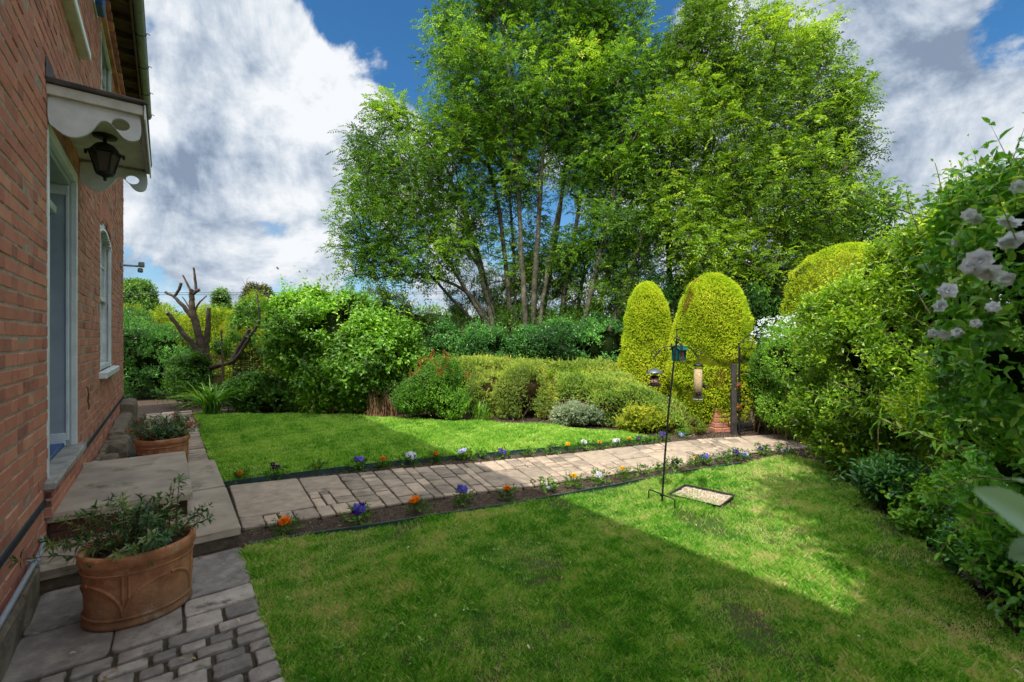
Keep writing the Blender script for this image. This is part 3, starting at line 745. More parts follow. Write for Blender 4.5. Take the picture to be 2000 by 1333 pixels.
# mortar backing, in vertical strips so that it stops at the openings
xs = WX - .0035
ycuts = sorted(set([Y0, Y1] + [v for o in OPEN for v in (o[0], o[1])] + [o[0] + (o[1] - o[0]) * k / 16 for o in OPEN if o[4] == 'win' for k in range(1, 16)]))
for a, b_ in zip(ycuts[:-1], ycuts[1:]):
    mid = (a + b_) / 2; spans = [(-.05, ZT)]
    for o in OPEN:
        if o[0] < mid < o[1]:
            top = o[3] + arch(mid, o); ns = []
            for (s0, s1) in spans:
                if s1 <= o[2] or s0 >= top: ns.append((s0, s1)); continue
                if s0 < o[2]: ns.append((s0, o[2]))
                if s1 > top: ns.append((top, s1))
            spans = ns
    for s0, s1 in spans: mb.add([(xs, a, s0), (xs, b_, s0), (xs, b_, s1), (xs, a, s1)], [(0, 1, 2, 3)], 1)
# reveals, gable, back
for o in OPEN:
    dp = .26
    for yy in (o[0], o[1]): mb.box(xs - dp, xs, yy - .002, yy + .002, o[2], o[3], slot=1)
    mb.box(xs - dp, xs, o[0], o[1], o[2] - .02, o[2] - .002, slot=1)
    if o[4] != 'win': mb.box(xs - dp, xs, o[0], o[1], o[3], o[3] + .01, slot=1)
    else:
        k = np.linspace(o[0], o[1], 17)
        for a, b_ in zip(k[:-1], k[1:]): za, zb = o[3] + arch(a, o), o[3] + arch(b_, o); mb.add([(xs, a, za), (xs, b_, zb), (xs - dp, b_, zb), (xs - dp, a, za)], [(0, 1, 2, 3)], 1)
mb.add([(xs, Y1, -.05), (-6, Y1, -.05), (-6, Y1, ZT), (-3.3, Y1, 7.9), (xs, Y1, ZT)], [(0, 1, 2, 3, 4)], 0)
mb.add([(xs, Y0, -.05), (-6, Y0, -.05), (-6, Y0, ZT), (-3.3, Y0, 7.9), (xs, Y0, ZT)], [(0, 1, 2, 3, 4)], 0)
mb.box(-6.01, -6, Y0, Y1, -.05, ZT, slot=0)
# individual bricks, Flemish bond, 75 mm courses
CH, BH = .0755, .064
def clip(a, b_, z0, z1):
    segs = [(a, b_)]
    for o in OPEN:
        zc = (z0 + z1) / 2
        if o[4] == 'win' and zc > o[3]:
            c = (o[0] + o[1]) / 2; h = (o[1] - o[0]) / 2; t = 1 - (zc - o[3] + .02) / .13
            if t <= 0: continue
            lo_, hi_ = c - h * math.sqrt(t), c + h * math.sqrt(t)
        elif z0 < o[3] - .02 and z1 > o[2] + .02: lo_, hi_ = o[0], o[1]
        else: continue
        ns = []
        for s0, s1 in segs:
            if s1 <= lo_ or s0 >= hi_: ns.append((s0, s1)); continue
            if s0 < lo_: ns.append((s0, lo_))
            if s1 > hi_: ns.append((hi_, s1))
        segs = ns
    return [s_ for s_ in segs if s_[1] - s_[0] > .025]
row = 0; z = .02
while z < ZT - .01:
    if .415 < z + BH / 2 < .47:
        row += 1
        for s0, s1 in clip(Y0, Y1, z, z + BH):
            mb.box(xs, WX + .006, s0, s1, z + .004, z + .046, .002, slot=2)
        z += .055; continue
    y = Y0 - (.06 if row % 2 else .17); k = 0
    while y < Y1:
        w = .215 if (k % 2 == 0) else .103
        a, b_ = max(y, Y0), min(y + w, Y1)
        if b_ > a:
            for s0, s1 in clip(a, b_, z, z + BH):
                off = R.normal(0, .0015); zz = R.normal(0, .0012)
                if s0 > -1.6: mb.box(xs - .01, WX + off, s0 + R.normal(0, .001), s1 + R.normal(0, .001), z + zz, z + BH + zz, .0045, val=np.clip(R.normal(.5, .24), 0, 1), jit=.0011)
                else: mb.box(xs - .01, WX + off, s0, s1, z + zz, z + BH + zz, 0, val=np.clip(R.normal(.5, .24), 0, 1))
        y += w + .011; k += 1
    # closers lining the door reveal
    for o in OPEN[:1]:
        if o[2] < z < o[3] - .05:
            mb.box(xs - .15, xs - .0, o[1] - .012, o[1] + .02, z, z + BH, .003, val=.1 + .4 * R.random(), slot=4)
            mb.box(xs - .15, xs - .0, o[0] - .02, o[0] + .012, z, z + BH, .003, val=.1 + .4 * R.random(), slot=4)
    z += CH; row += 1
# brick arch over the lower window and eaves corbels
for o in OPEN:
    if o[4] == 'win' and o[0] > 0:
        for i in range(22):
            t = (i + .5) / 22; yy = o[0] - .06 + (o[1] - o[0] + .12) * t; zz = o[3] + arch(min(max(yy, o[0] + .01), o[1] - .01), o) + .005
            an = (t - .5) * .6; rot = [(1, 0, 0), (0, math.cos(an), math.sin(an)), (0, -math.sin(an), math.cos(an))]
            mb.box(xs - .03, WX + .004, yy - .03, yy + .03, zz, zz + .2, .004, val=.3 + .5 * R.random(), rot=rot)
y = Y0
while y < Y1:
    mb.box(xs, WX + .09, y, y + .10, ZT - .30, ZT - .235, .004, val=R.random()); mb.box(xs, WX + .045, y, y + .21, ZT - .375, ZT - .31, .004, val=R.random()); y += .215
mb.build('wall', [M['brick'], M['mortar'], M['slate_course'], M['room'], M['brick_dark']], house)
# rough plinth
mb = MB(); y = Y0; split_ = False
while y < Y1:
    w = R.uniform(.25, .5)
    if y > 4.5 and not split_: mb.build('plinth', M['rough_stone'], house); mb = MB(); split_ = True
    if not (3.5 < y + w / 2 < 5.75):
        h = .20 + R.normal(0, .012); mb.box(xs, WX + .055 + R.normal(0, .006), y, y + w - .01, -.03, h, .02, jit=.006)
    y += w
mb.build('plinth', M['rough_stone'], house)
# roof + soffit + rafters + gutter
mb = MB(); mb.add([(-.30, Y0 - .2, 5.46), (-.30, Y1 + .12, 5.46), (-3.3, Y1 + .12, 8.05), (-3.3, Y0 - .2, 8.05), (-6.3, Y1 + .12, 5.46), (-6.3, Y0 - .2, 5.46)], [(0, 1, 2, 3), (3, 2, 4, 5)], 0)
mb.add([(-.30, Y0 - .2, 5.40), (-.30, Y1 + .12, 5.40), (-3.3, Y1 + .12, 7.99), (-3.3, Y0 - .2, 7.99), (-6.3, Y1 + .12, 5.40), (-6.3, Y0 - .2, 5.40)], [(0, 1, 2, 3), (3, 2, 4, 5)], 0)
y = Y0
while y < Y1 + .1: mb.box(-.325, -.27, y, y + .16, 5.44, 5.475, .006, jit=.003); y += .166
roof = mb.build('roof', M['rooftile'], house)
mb = MB(); mb.box(-.345, -.325, Y0 - .2, Y1 + .12, 5.30, 5.42, .003); y = Y0
while y < Y1: mb.box(WX, -.345, y, y + .05, 5.33, 5.40, .003); y += .42
mb.box(WX + .002, -.345, Y0, Y1, 5.405, 5.412)
mb.build('eaves_board', M['wood_dark'], house)
mb = MB(); a = np.linspace(PI, 2 * PI, 9)
for r_, f_ in ((.058, 1), (.053, -1)):
    pr = np.stack([-.272 + r_ * np.cos(a), 5.40 + r_ * np.sin(a)], -1)
    V = np.array([(p[0], yy, p[1]) for yy in (Y0 - .2, Y1 + .15) for p in pr])
    mb.add(V, [(i, i + 1, i + 10, i + 9)[::f_] for i in range(8)], 0, None, True)
mb.box(-.334, -.322, Y0, Y1 + .15, 5.395, 5.405); mb.box(-.222, -.210, Y0, Y1 + .15, 5.395, 5.405)
gut = mb.build('gutter', M['gutter'], house)
mb = MB()
for y in np.arange(3.1, 10.3, .9):
    mb = MB(); mb.tube([(-.34, y, 5.39), (-.325, y, 5.35), (-.272, y, 5.335), (-.215, y, 5.355), (-.20, y, 5.40), (-.17, y + .02, 5.395)], .006, 5); mb.build('gutter_bracket', M['black_iron'], gut)
# threshold and door
mb = MB(); mb.box(-.80, -.535, 3.90, 5.22, .495, .549, .008, jit=.002); mb.build('door_sill', M['stone_sill'], house)
mb = MB()
for k in range(3):
    y = 3.92
    while y < 5.20: mb.box(-.62, -.555, y, min(y + .215, 5.21), .335 + k * .053, .335 + k * .053 + .047, .004, val=R.random()); y += .225
mb.box(-.62, -.560, 3.92, 5.20, .33, .495, slot=1); mb.build('sill_brickwork', [M['brick'], M['mortar']], house)
mb = MB(); mb.box(-.80, -.655, 4.06, 5.12, .55, .58, .004); mb.build('threshold', M['blue_paint'], house)
mb = MB()
for ya, yb, sgn in ((4.02, 4.07, 1), (5.11, 5.158, -1)):
    mb.box(-.79, -.622, ya, yb, .55, 2.73, .003, slot=0)
mb.box(-.79, -.622, 4.07, 5.11, 2.66, 2.728, .003)
for ya, yb in ((5.098, 5.11), (4.07, 4.082)):      # panel mouldings on the linings
    mb.box(-.648, -.628, ya, yb, .60, 2.66, .003, slot=1); mb.box(-.775, -.745, ya, yb, .60, 2.66, .003, slot=1)
    mb.box(-.745, -.648, ya, yb, .56, .66, .003, slot=1); mb.box(-.745, -.648, ya, yb, 2.58, 2.66, .003, slot=1)
for zz in (2.42,): mb.box(-.80, -.70, 4.07, 5.11, zz, zz + .06, .004, slot=1)
mb.box(-.622, -.585, 4.0, 4.045, .55, 2.76, .004, slot=1); mb.box(-.622, -.585, 5.135, 5.175, .55, 2.76, .004, slot=1); mb.box(-.622, -.583, 4.045, 5.135, 2.70, 2.77, .004, slot=1)
mb.build('door_frame', [M['grey_paint'], M['paint']], house)
mb = MB(); mb.box(-.845, -.80, 4.07, 5.11, .58, 2.42, .003)
for y0_, y1_, z0_, z1_ in ((4.17, 4.52, .75, 1.35), (4.66, 5.01, .75, 1.35), (4.17, 4.52, 1.5, 2.3), (4.66, 5.01, 1.5, 2.3)):
    mb.box(-.80, -.79, y0_, y1_, z0_, z1_, .004)
door = mb.build('door', M['blue_paint'], house)
mb = MB(); mb.ball((-.76, 4.15, 1.45), .03, 8); mb.tube([(-.80, 4.15, 1.45), (-.77, 4.15, 1.45)], .01, 8); mb.build('door_knob', M['lead'], door)
mb = MB(); mb.box(-.84, -.83, 4.07, 5.11, 2.48, 2.66); mb.build('fanlight', M['glass'], house)
# sash windows
def sash(o, arched):
    mb = MB(); y0_, y1_, z0_, z1_, _ = o; x = WX - .025
    f = .055
    mb.box(x - .10, x, y0_, y0_ + f, z0_, z1_, .003); mb.box(x - .10, x, y1_ - f, y1_, z0_, z1_, .003); mb.box(x - .10, x + .003, y0_, y1_, z0_, z0_ + .06, .003)
    mb.box(x - .012, x + .02, y1_ - f - .03, y1_ - f, z0_, z1_, .003); mb.box(x - .012, x + .02, y0_ + f, y0_ + f + .03, z0_, z1_, .003)
    if arched:
        k = np.linspace(y0_, y1_, 17)
        for a, b_ in zip(k[:-1], k[1:]):
            m_ = (a + b_) / 2; t = arch(m_, o); mb.box(x - .10, x, a, b_, z1_ + t - .09, z1_ + t); mb.box(x - .09, x + .02, a, b_, z1_ + t - .12, z1_ + t - .09)
        zt = z1_ + .06
    else: mb.box(x - .10, x, y0_, y1_, z1_ - .06, z1_, .003); mb.box(x - .01, x + .025, y0_, y1_, z1_ - .09, z1_ - .06, .003); zt = z1_ - .05
    win = mb.build('sash_window', M['paint'], house)
    zm = (z0_ + z1_) / 2 + .03
    for (a, b_, xo) in ((zm - .02, zt, x - .035), (z0_ + .06, zm + .02, x - .075)):
        mb = MB(); ya, yb = y0_ + f + .004, y1_ - f - .004
        mb.box(xo - .035, xo, ya, ya + .045, a, b_, .003); mb.box(xo - .035, xo, yb - .045, yb, a, b_, .003)
        mb.box(xo - .034, xo + (.004 if a > z0_ + .1 else .0), ya + .045, yb - .045, a, a + .05, .003)
        if b_ < zt: mb.box(xo - .034, xo, ya + .045, yb - .045, b_ - .04, b_, .003)
        for kk in (1, 2): yy = ya + (yb - ya) * kk / 3; mb.box(xo - .03, xo - .004, yy - .01, yy + .01, a + .05, b_ - .01)
        zz = (a + b_) / 2; mb.box(xo - .029, xo - .005, ya + .045, yb - .045, zz - .01, zz + .01)
        mb.build('sash', M['paint'], win)
        mb = MB(); mb.box(xo - .02, xo - .016, ya + .04, yb - .04, a + .04, b_ - .03 if b_ < zt else b_ + .1); mb.build('pane', M['glass'], win)
    mb = MB(); mb.box(x - .60, x - .25, y0_ - .1, y1_ + .1, z0_ - .2, z1_ + .4, slot=0); mb.build('dark_interior', M['room'], win)
    return win
w1 = sash(OPEN[1], True); w2 = sash(OPEN[2], False); w3 = sash(OPEN[3], False); sash(OPEN[4], True)
for (w_, y0_, y1_, z_) in ((w1, 6.72, 8.36, 1.05), (w2, 6.88, 8.34, 3.86), (w3, 4.02, 5.36, 3.90)):
    mb = MB(); mb.box(WX - .12, WX + .07, y0_, y1_, z_ - .075, z_ - .002, .008); mb.build('window_sill', M['paint'], w_)
# canopy
can = MB(); can.box(WX, -.15, 3.985, 5.33, 2.955, 3.0, .003); can.box(WX, -.125, 3.96, 3.985, 2.93, 2.995, .003); can.box(WX, -.125, 5.33, 5.355, 2.93, 2.995, .003); can.box(-.15, -.125, 3.985, 5.33, 2.93, 2.995, .003)
canopy = can.build('door_canopy', M['paint_old'], house)
mb = MB(); mb.box(WX, -.105, 3.94, 5.375, 3.0, 3.028, .006, jit=.003); mb.add([(WX + .004, 3.94, 3.028), (WX + .004, 5.375, 3.028), (WX + .004, 5.375, 3.12), (WX + .004, 3.94, 3.16)], [(0, 1, 2, 3)]); mb.build('canopy_roof', M['lead'], canopy)
mb = MB(); mb.box(-.122, -.112, 3.95, 5.365, 2.90, 2.998, .002); mb.build('canopy_fascia', M['paint'], canopy)
cu = bpy.data.curves.new('bracket_outline', 'CURVE'); cu.dimensions = '2D'; cu.fill_mode = 'BOTH'; cu.extrude = .014; cu.resolution_u = 6
outl = [(0, 0), (.44, 0), (.45, -.05), (.45, -.12), (.435, -.165), (.395, -.185), (.355, -.17), (.32, -.12), (.29, -.085), (.26, -.08), (.235, -.10), (.21, -.15), (.175, -.20), (.12, -.235), (.07, -.225), (.03, -.19), (0, -.17)]
def smoothpoly(pts, keep, it=2):
    for _ in range(it):
        n_ = []
        for i, p in enumerate(pts):
            nx_ = pts[(i + 1) % len(pts)]
            if i in keep and _ == 0: n_.append(p)
            n_ += [(p[0] * .75 + nx_[0] * .25, p[1] * .75 + nx_[1] * .25), (p[0] * .25 + nx_[0] * .75, p[1] * .25 + nx_[1] * .75)]
        pts = n_
    return pts
for pts in (smoothpoly(outl, (0, 1)), [(.345 + .047 * math.cos(a), -.085 + .04 * math.sin(a)) for a in np.linspace(0, 2 * PI, 24, endpoint=False)]):
    sp = cu.splines.new('POLY'); sp.points.add(len(pts) - 1)
    for p, c in zip(sp.points, pts): p.co = (c[0], c[1], 0, 1)
    sp.use_cyclic_u = True
tmp = bpy.data.objects.new('tmp', cu); COL.objects.link(tmp)
bpy.context.view_layer.update()
brm = bpy.data.meshes.new_from_object(tmp); bpy.data.objects.remove(tmp); brm.materials.clear(); brm.materials.append(M['paint'])
brm.transform(Matrix(((1, 0, 0, 0), (0, 0, 1, 0), (0, 1, 0, 0), (0, 0, 0, 1))))   # x out, y up -> z
for yy in (4.0, 5.315):
    br_ = link('canopy_bracket', brm, canopy); br_.location = (WX + .003, yy, 2.93)

# ---- things fixed to or beside the house (house frame)
def hthing(name, label, cat, x, y, z=0, group=None, rot=0.0): return thing(name, label, cat, hw(x, y, z), HA + rot, group)
lan = hthing('porch_lantern', 'black hanging lantern with amber glass under the white door canopy', 'lantern', -.37, 4.60, 2.955)
mb = MB(); mb.lathe([(0.001, -.022), (.07, -.018), (.075, -.006), (.07, 0), (0.001, 0)], 20); mb.tube([(0, 0, -.02), (0, 0, -.06)], .012, 8); mb.build('ceiling_rose', M['black_iron'], lan)
mb = MB(); mb.lathe([(.001, -.055), (.03, -.06), (.06, -.075), (.08, -.10), (.085, -.125)], 8, smooth=True)
mb.lathe([(.075, -.12), (.112, -.128), (.112, -.138), (.08, -.14)], 6, smooth=False); mb.build('lantern_roof', M['black_iron'], lan)
mb = MB()
for i in range(6):
    a = i * PI / 3; c, s_ = math.cos(a), math.sin(a); mb.tube([(c * .09, s_ * .09, -.135), (c * .052, s_ * .052, -.285)], .006, 6)
    mb.box(c * .108 - .008, c * .108 + .008, s_ * .108 - .008, s_ * .108 + .008, -.16, -.125, .003)
mb.lathe([(.001, -.345), (.012, -.335), (.008, -.325), (.02, -.312), (.05, -.30), (.058, -.285), (.05, -.28), (.001, -.28)], 12)
mb.build('lantern_cage', M['black_iron'], lan)
amb = surf('amber_lantern_glass', [(.3, (.05, .035, .03)), (.7, (.12, .085, .065))], 3, .25, 0)
mb = MB(); mb.lathe([(.082, -.138), (.048, -.283)], 6, smooth=False); mb.build('lantern_glass', amb, lan)

fl = hthing('security_light', 'small grey twin-head security light on the brick wall near the house corner', 'security light', WX, 9.75, 2.62)
mb = MB(); mb.box(0, .025, -.04, .04, -.04, .04, .005); mb.tube([(.02, 0, 0), (.22, 0, 0)], .016, 8); mb.build('arm', M['pipe_grey'], fl)
mb = MB(); mb.box(.22, .30, -.06, .06, -.01, .07, .012); mb.build('lamp_head', M['gutter'], fl)
mb = MB(); mb.box(.21, .28, -.045, .045, -.10, -.03, .012); mb.build('motion_sensor', M['gutter'], fl)

al = hthing('alarm_box', 'dark blue alarm box high on the brick wall under the eaves', 'alarm box', WX, 6.36, 4.83)
mb = MB(); mb.box(.004, .075, -.13, .13, 0, .30, .012); mb.build('cover', M['blue_paint'], al)
mb = MB(); mb.box(0, .012, -.14, .145, -.01, .31, .004); mb.build('back_plate', M['white_plastic'], al)

pp = hthing('waste_pipe', 'grey plastic pipe running along the foot of the house wall', 'pipe', -.575, 0, 0)
mb = MB(); mb.tube([(0.025, -3, .20), (.022, 0, .215), (.02, 2.0, .225), (.02, 3.55, .235), (.012, 3.72, .24), (-.01, 3.80, .25), (-.06, 3.84, .255)], .0125, 10); mb.build('pipe', M['pipe_grey'], pp)
for yy in (1.6, 3.45):
    mb = MB(); mb.tube([(-.01, yy, .23), (.036, yy, .215), (.036, yy, .245), (-.01, yy, .25)], .005, 6); mb.box(.0, .04, yy - .012, yy + .012, .212, .25, .004); mb.build('pipe_clip', M['pipe_grey'], pp)
cb = hthing('telephone_cable', 'short stub of dark cable sticking out of the brick wall right of the door', 'cable', WX, 5.72, 0)
mb = MB(); mb.tube([(0, 0, .98), (.012, .0, .965), (.016, .01, .90), (.012, .0, .84), (.016, .04, .80), (.014, .05, .76)], .005, 6); mb.build('cable', M['wood_dark'], cb)

st = hthing('entrance_steps', 'two broad worn sandstone steps up to the front door', 'steps', 0, 0, 0)
mb = MB(); mb.box(-.60, .405, 3.57, 4.62, .085, .15, .012, jit=.003); mb.box(-.60, .405, 4.63, 5.72, .085, .149, .012, jit=.003); mb.build('lower_tread', M['step'], st)
mb = MB(); mb.box(-.59, .375, 3.61, 5.69, -.02, .084, .01, jit=.004); mb.build('lower_riser', M['rough_stone'], st)
mb = MB(); mb.box(-.60, .15, 3.96, 5.44, .272, .33, .012, jit=.003); mb.build('upper_tread', M['step'], st)
mb = MB(); y = 4.0
for k in range(2):
    x = -.58
    while x < .11: mb.box(x, min(x + .2, .12), 4.0, 4.1, .152 + k * .06, .152 + k * .06 + .052, .005, val=R.random() * .4); x += .21
    y = 4.0
    while y < 5.4: mb.box(.02, .12, y, min(y + .2, 5.4), .152 + k * .06, .152 + k * .06 + .052, .005, val=R.random() * .4); y += .21
mb.box(-.59, .115, 4.005, 5.395, .150, .271, slot=1); mb.build('upper_riser', [M['brick_dark'], M['grit']], st)

# rough stones and drain along the wall beyond the steps
def rock(name, label, x0, x1, y0_, y1_, h, rough=.02, group=None):
    t = hthing(name, label, 'stone', (x0 + x1) / 2, (y0_ + y1_) / 2, 0, group)
    mb = MB(); n_ = 8; L = y1_ - y0_; wv = x1 - x0
    V = []; a = np.linspace(0, 2 * PI, 12, endpoint=False)
    for i in range(n_ + 1):
        tt_ = i / n_; ex = .96 if 0 < i < n_ else .86
        for aa in a:
            c, s_ = math.cos(aa), math.sin(aa); sq = lambda v: math.copysign(abs(v) ** .45, v)
            V.append((sq(c) * wv / 2 * ex, -L / 2 + L * tt_, h / 2 + sq(s_) * h / 2 * ex))
    V = np.array(V); V += (snoise(V * 9 + x0 * 3 + y0_, 51)[:, None]) * rough * unit(V - np.array([0, 0, h / 2]))
    V[:, 2] = np.maximum(V[:, 2], -.02)
    fs = [(i * 12 + j, i * 12 + (j + 1) % 12, (i + 1) * 12 + (j + 1) % 12, (i + 1) * 12 + j) for i in range(n_) for j in range(12)]
    mb.add(V, fs); mb.add(V[:12], [tuple(range(12))[::-1]]); mb.add(V[-12:], [tuple(range(12))])
    mb.build('rock_body', M['rough_stone'], t); return t
rock('stone_block', 'square pale stone block standing at the far corner of the house', -.62, -.39, 9.5, 10.3, .41, .01)
rock('kerb_stone', 'long rough mossy kerb stone along the wall in front of the corner block', -.60, -.42, 7.55, 9.48, .27, .03)
rock('kerb_stone', 'shorter broken kerb stone with a hollow end beyond the rear pot', -.58, -.36, 6.98, 7.5, .22, .035)
rock('kerb_stone', 'small squared stone by the wall just beyond the door steps', -.56, -.40, 5.95, 6.55, .19, .02)
pp2 = hthing('drain_pipe', 'short pale pipe lying at the wall foot just beyond the steps', 'pipe', -.565, 5.9, .22)
mb = MB(); mb.tube([(0, -.2, .03), (0, .05, .0), (.02, .2, -.03)], .014, 10); mb.build('pipe', M['white_plastic'], pp2)
mb = MB(); crumbs([hp(-.38, 6.2), hp(-.1, 6.2), hp(-.1, 7.2), hp(-.38, 7.2)], 5000, .03, .006, .014, mb)
slate = surf('blue_grey_slate_chips', [(.2, (.03, .035, .045)), (.8, (.12, .13, .15))], 20, .8, 0, usev=.8)
tag(mb.build('slate_chippings', slate), 'blue grey slate chippings in the gap between the wall and the rear pot', 'gravel', kind='stuff')

# ---- terracotta pots
def terra():
    m, nt_, nd, lk = mat('aged_terracotta'); out = N(nt_, 'ShaderNodeOutputMaterial'); b = N(nt_, 'ShaderNodeBsdfPrincipled'); b.inputs['Roughness'].default_value = .85
    n1 = noise(nt_, 9, 6, .65); n2 = noise(nt_, 3.5, 5, .7)
    r = ramp(nt_, [(.25, (.22, .08, .035)), (.45, (.42, .165, .07)), (.62, (.58, .26, .12)), (.85, (.62, .38, .22))]); lk.new(n1.outputs[0], r.inputs[0])
    tc = N(nt_, 'ShaderNodeTexCoord'); sp = N(nt_, 'ShaderNodeSeparateXYZ'); lk.new(tc.outputs['Object'], sp.inputs[0])
    low = mth(nt_, 'MULTIPLY', mth(nt_, 'SUBTRACT', .30, sp.outputs[2], clamp=True), 2.6)
    gr = mth(nt_, 'MULTIPLY', low, mth(nt_, 'MULTIPLY', n2.outputs[0], 1.5), clamp=True)
    tcol = mixc(nt_, gr, r.outputs[0], (.075, .06, .028))
    n4 = noise(nt_, 14, 6, .75); rr4 = ramp(nt_, [(.55, (0, 0, 0)), (.72, (.55, .55, .55))]); lk.new(n4.outputs[0], rr4.inputs[0])
    n3 = noise(nt_, 45, 8, .75); bp = N(nt_, 'ShaderNodeBump'); lk.new(mixc(nt_, rr4.outputs[0], tcol, (.50, .40, .31)), b.inputs['Base Color']); bp.inputs['Strength'].default_value = .8; bp.inputs['Distance'].default_value = .008; lk.new(n3.outputs[0], bp.inputs['Height']); lk.new(bp.outputs[0], b.inputs['Normal'])
    lk.new(b.outputs[0], out.inputs[0]); return m
M['terracotta'] = terra()
AX, AY = .24, .215
def pot(x, y, label):
    t = hthing('terracotta_pot', label, 'plant pot', x, y, .028)
    prof = [(.86, 0), (.93, .002), (.935, .018), (.90, .032), (.885, .05), (.90, .12), (.915, .20), (.925, .27), (.935, .285), (.975, .295), (1.0, .305), (1.0, .335), (.985, .348), (.90, .348), (.88, .335), (.875, .29)]
    mb = MB(); mb.lathe([(r_, z_) for r_, z_ in prof], 56, sx=AX, sy=AY); mb.lathe([(.001, .002), (.86, 0)], 56, sx=AX, sy=AY); mb.build('bowl', M['terracotta'], t)
    mb = MB()
    def pt(a, z_, o=.0): k = np.interp(z_, [0, .05, .12, .2, .27], [.9, .887, .902, .917, .927]) ; return ((AX * k + o) * math.cos(a), (AY * k + o) * math.sin(a), z_)
    for i in range(4):
        a0 = i * PI / 2 + PI / 4 - 1.05
        mb.tube([pt(a0 + d, .275) if False else pt(a0 + d, z_) for d, z_ in ((0, .27), (0, .2), (0, .13), (0, .055))], .007, 6)
        mb.tube([pt(a0 + .11, z_) for z_ in (.27, .2, .12)], .006, 6)
        ar = [pt(a0 + .02 + .95 * (1 - math.cos(u)) * .8, .06 + .15 * math.sin(u)) for u in np.linspace(0, PI / 2, 10)]
        mb.tube(ar, .009, 6)
        mb.tube([pt(a0 - .0 - .95 * (1 - math.cos(u)) * .72, .06 + .15 * math.sin(u)) for u in np.linspace(0, PI / 2, 10)], .009, 6)
    a = np.linspace(0, 2 * PI, 60); mb.tube([pt(u, .262, .004) for u in a], .005, 6, cap=False); mb.tube([pt(u, .048, .004) for u in a], .007, 6, cap=False)
    mb.build('swag_moulding', M['terracotta'], t)
    mb = MB(); mb.lathe([(.001, .30), (.5, .302), (.87, .288)], 40, sx=AX, sy=AY)
    n_ = 900; rr = np.sqrt(R.random(n_)) * .84; aa = R.uniform(0, 6.28, n_); C = np.stack([rr * AX * np.cos(aa), rr * AY * np.sin(aa), np.full(n_, .297)], -1); s_ = R.uniform(.003, .009, n_)[:, None]
    A_, B_ = randdir(n_) * s_, randdir(n_) * s_; V = np.stack([C + A_, C + B_, C - A_ - B_ + [0, 0, .003]], 1); mb.add(V.reshape(-1, 3), np.arange(n_)[:, None] * 3 + np.array([[0, 1, 2]]), 0, .3)
    mb.build('potting_soil', M['soil'], t)
    return t
pot(-.11, 3.05, 'large oval terracotta pot with swag moulding in the foreground on the cobbles')
pot(-.03, 6.12, 'oval terracotta pot standing behind the door steps')
M['pieris'] = leafmat('variegated_pot_leaf', [(.05, (.02, .06, .015)), (.35, (.05, .13, .03)), (.6, (.14, .24, .06)), (.82, (.34, .38, .14)), (.97, (.60, .60, .38))], .2, .3, .5, 6)
M['red_leaf'] = leafmat('bronze_new_leaf', [(.1, (.12, .02, .02)), (.5, (.28, .06, .05)), (.9, (.45, .20, .12))], .3, .4, .4, 6)
def potplant(x, y, label, dense):
    t = hthing('potted_shrub', label, 'potted plant', x, y, .33)
    mb = MB(); sb = MB()
    n_ = 70 if dense else 44
    for i in range(n_):
        a = R.uniform(0, 6.28); rr = R.uniform(.0, .13); b0 = np.array([rr * math.cos(a) * 1.2, rr * math.sin(a) * .8, -.03])
        sp_ = R.uniform(.15, 1.15) if dense else R.uniform(.1, 1.5); hgt = R.uniform(.07, .23) if not dense else R.uniform(.10, .27)
        if not dense and i < 6: hgt = .30 - i * .012; sp_ *= .5
        tip = b0 + np.array([math.cos(a) * sp_ * .20, math.sin(a) * sp_ * .17, hgt * (1.1 - .3 * sp_) + .03])
        mid = (b0 + tip) / 2 + np.array([0, 0, .05])
        u = np.linspace(0, 1, 6)[:, None]; pts = (1 - u) ** 2 * b0 + 2 * u * (1 - u) * mid + u * u * tip
        sb.tube(pts, np.linspace(.0035, .0015, 6), 5, 0, None, False)
        d = unit(pts[-1] - pts[-2])
        red = R.random() < (.05 if not dense else .14)
        k = 5
        P = pts[[2, 3, 4, 5, 5]] ; shoots(mb, P, np.repeat(d[None], k, 0) + R.normal(0, .35, (k, 3)), .035, 6, .05, .017, 62, False, 1 if red else 0, True, np.full(k, np.clip(R.normal(.45, .3), 0, 1)), .35, .2)
    # small inner leaves
    P = np.stack([R.normal(0, .10, 260), R.normal(0, .075, 260), R.uniform(-.01, .15, 260)], -1); shoots(mb, P, randdir(260) + [0, 0, .6], .03, 5, .026, .012, 60, False, 0, False, np.clip(R.normal(.3, .25, 260), 0, 1))
    mb.build('foliage', [M['pieris'], M['red_leaf']], t); sb.build('stem', [M['twig']], t)
potplant(-.11, 3.05, 'sparse evergreen with cream tipped and red young leaves in the foreground pot', False)
potplant(-.03, 6.12, 'bushy evergreen with bronze and pink tips in the pot behind the steps', True)

# ================================================================== BIRD FEEDERS
bx, by = g(1292, 991); D0 = by
M['steel'] = surf('galvanised_grey', [(.3, (.10, .12, .15)), (.7, (.22, .25, .30))], 20, .35, .1, metal=.6)
def local(px, py, d=D0): p = q(px, py, d); return (p[0] - bx, p[1] - by, p[2])
pole = thing('bird_feeding_station', 'tall black metal bird feeding pole with scrolled arms standing on the front lawn', 'bird feeding station', (bx, by, 0))
mb = MB(); mb.tube([(0, 0, -.02), local(1298, 900), local(1306, 800), local(1316, 710), local(1321, 668)], [.0085] * 5, 8); mb.build('pole', M['black_iron'], pole)
mb = MB()
c = np.array(local(1322, 662))
for k in range(4):
    t_ = np.linspace(0, 1, 12); a = k * PI / 2 + t_ * 2.6; r_ = np.sin(t_ * PI) * .024
    mb.tube(np.stack([c[0] + r_ * np.cos(a), c[1] + r_ * np.sin(a), c[2] - .045 + t_ * .075], -1), .0035, 5)
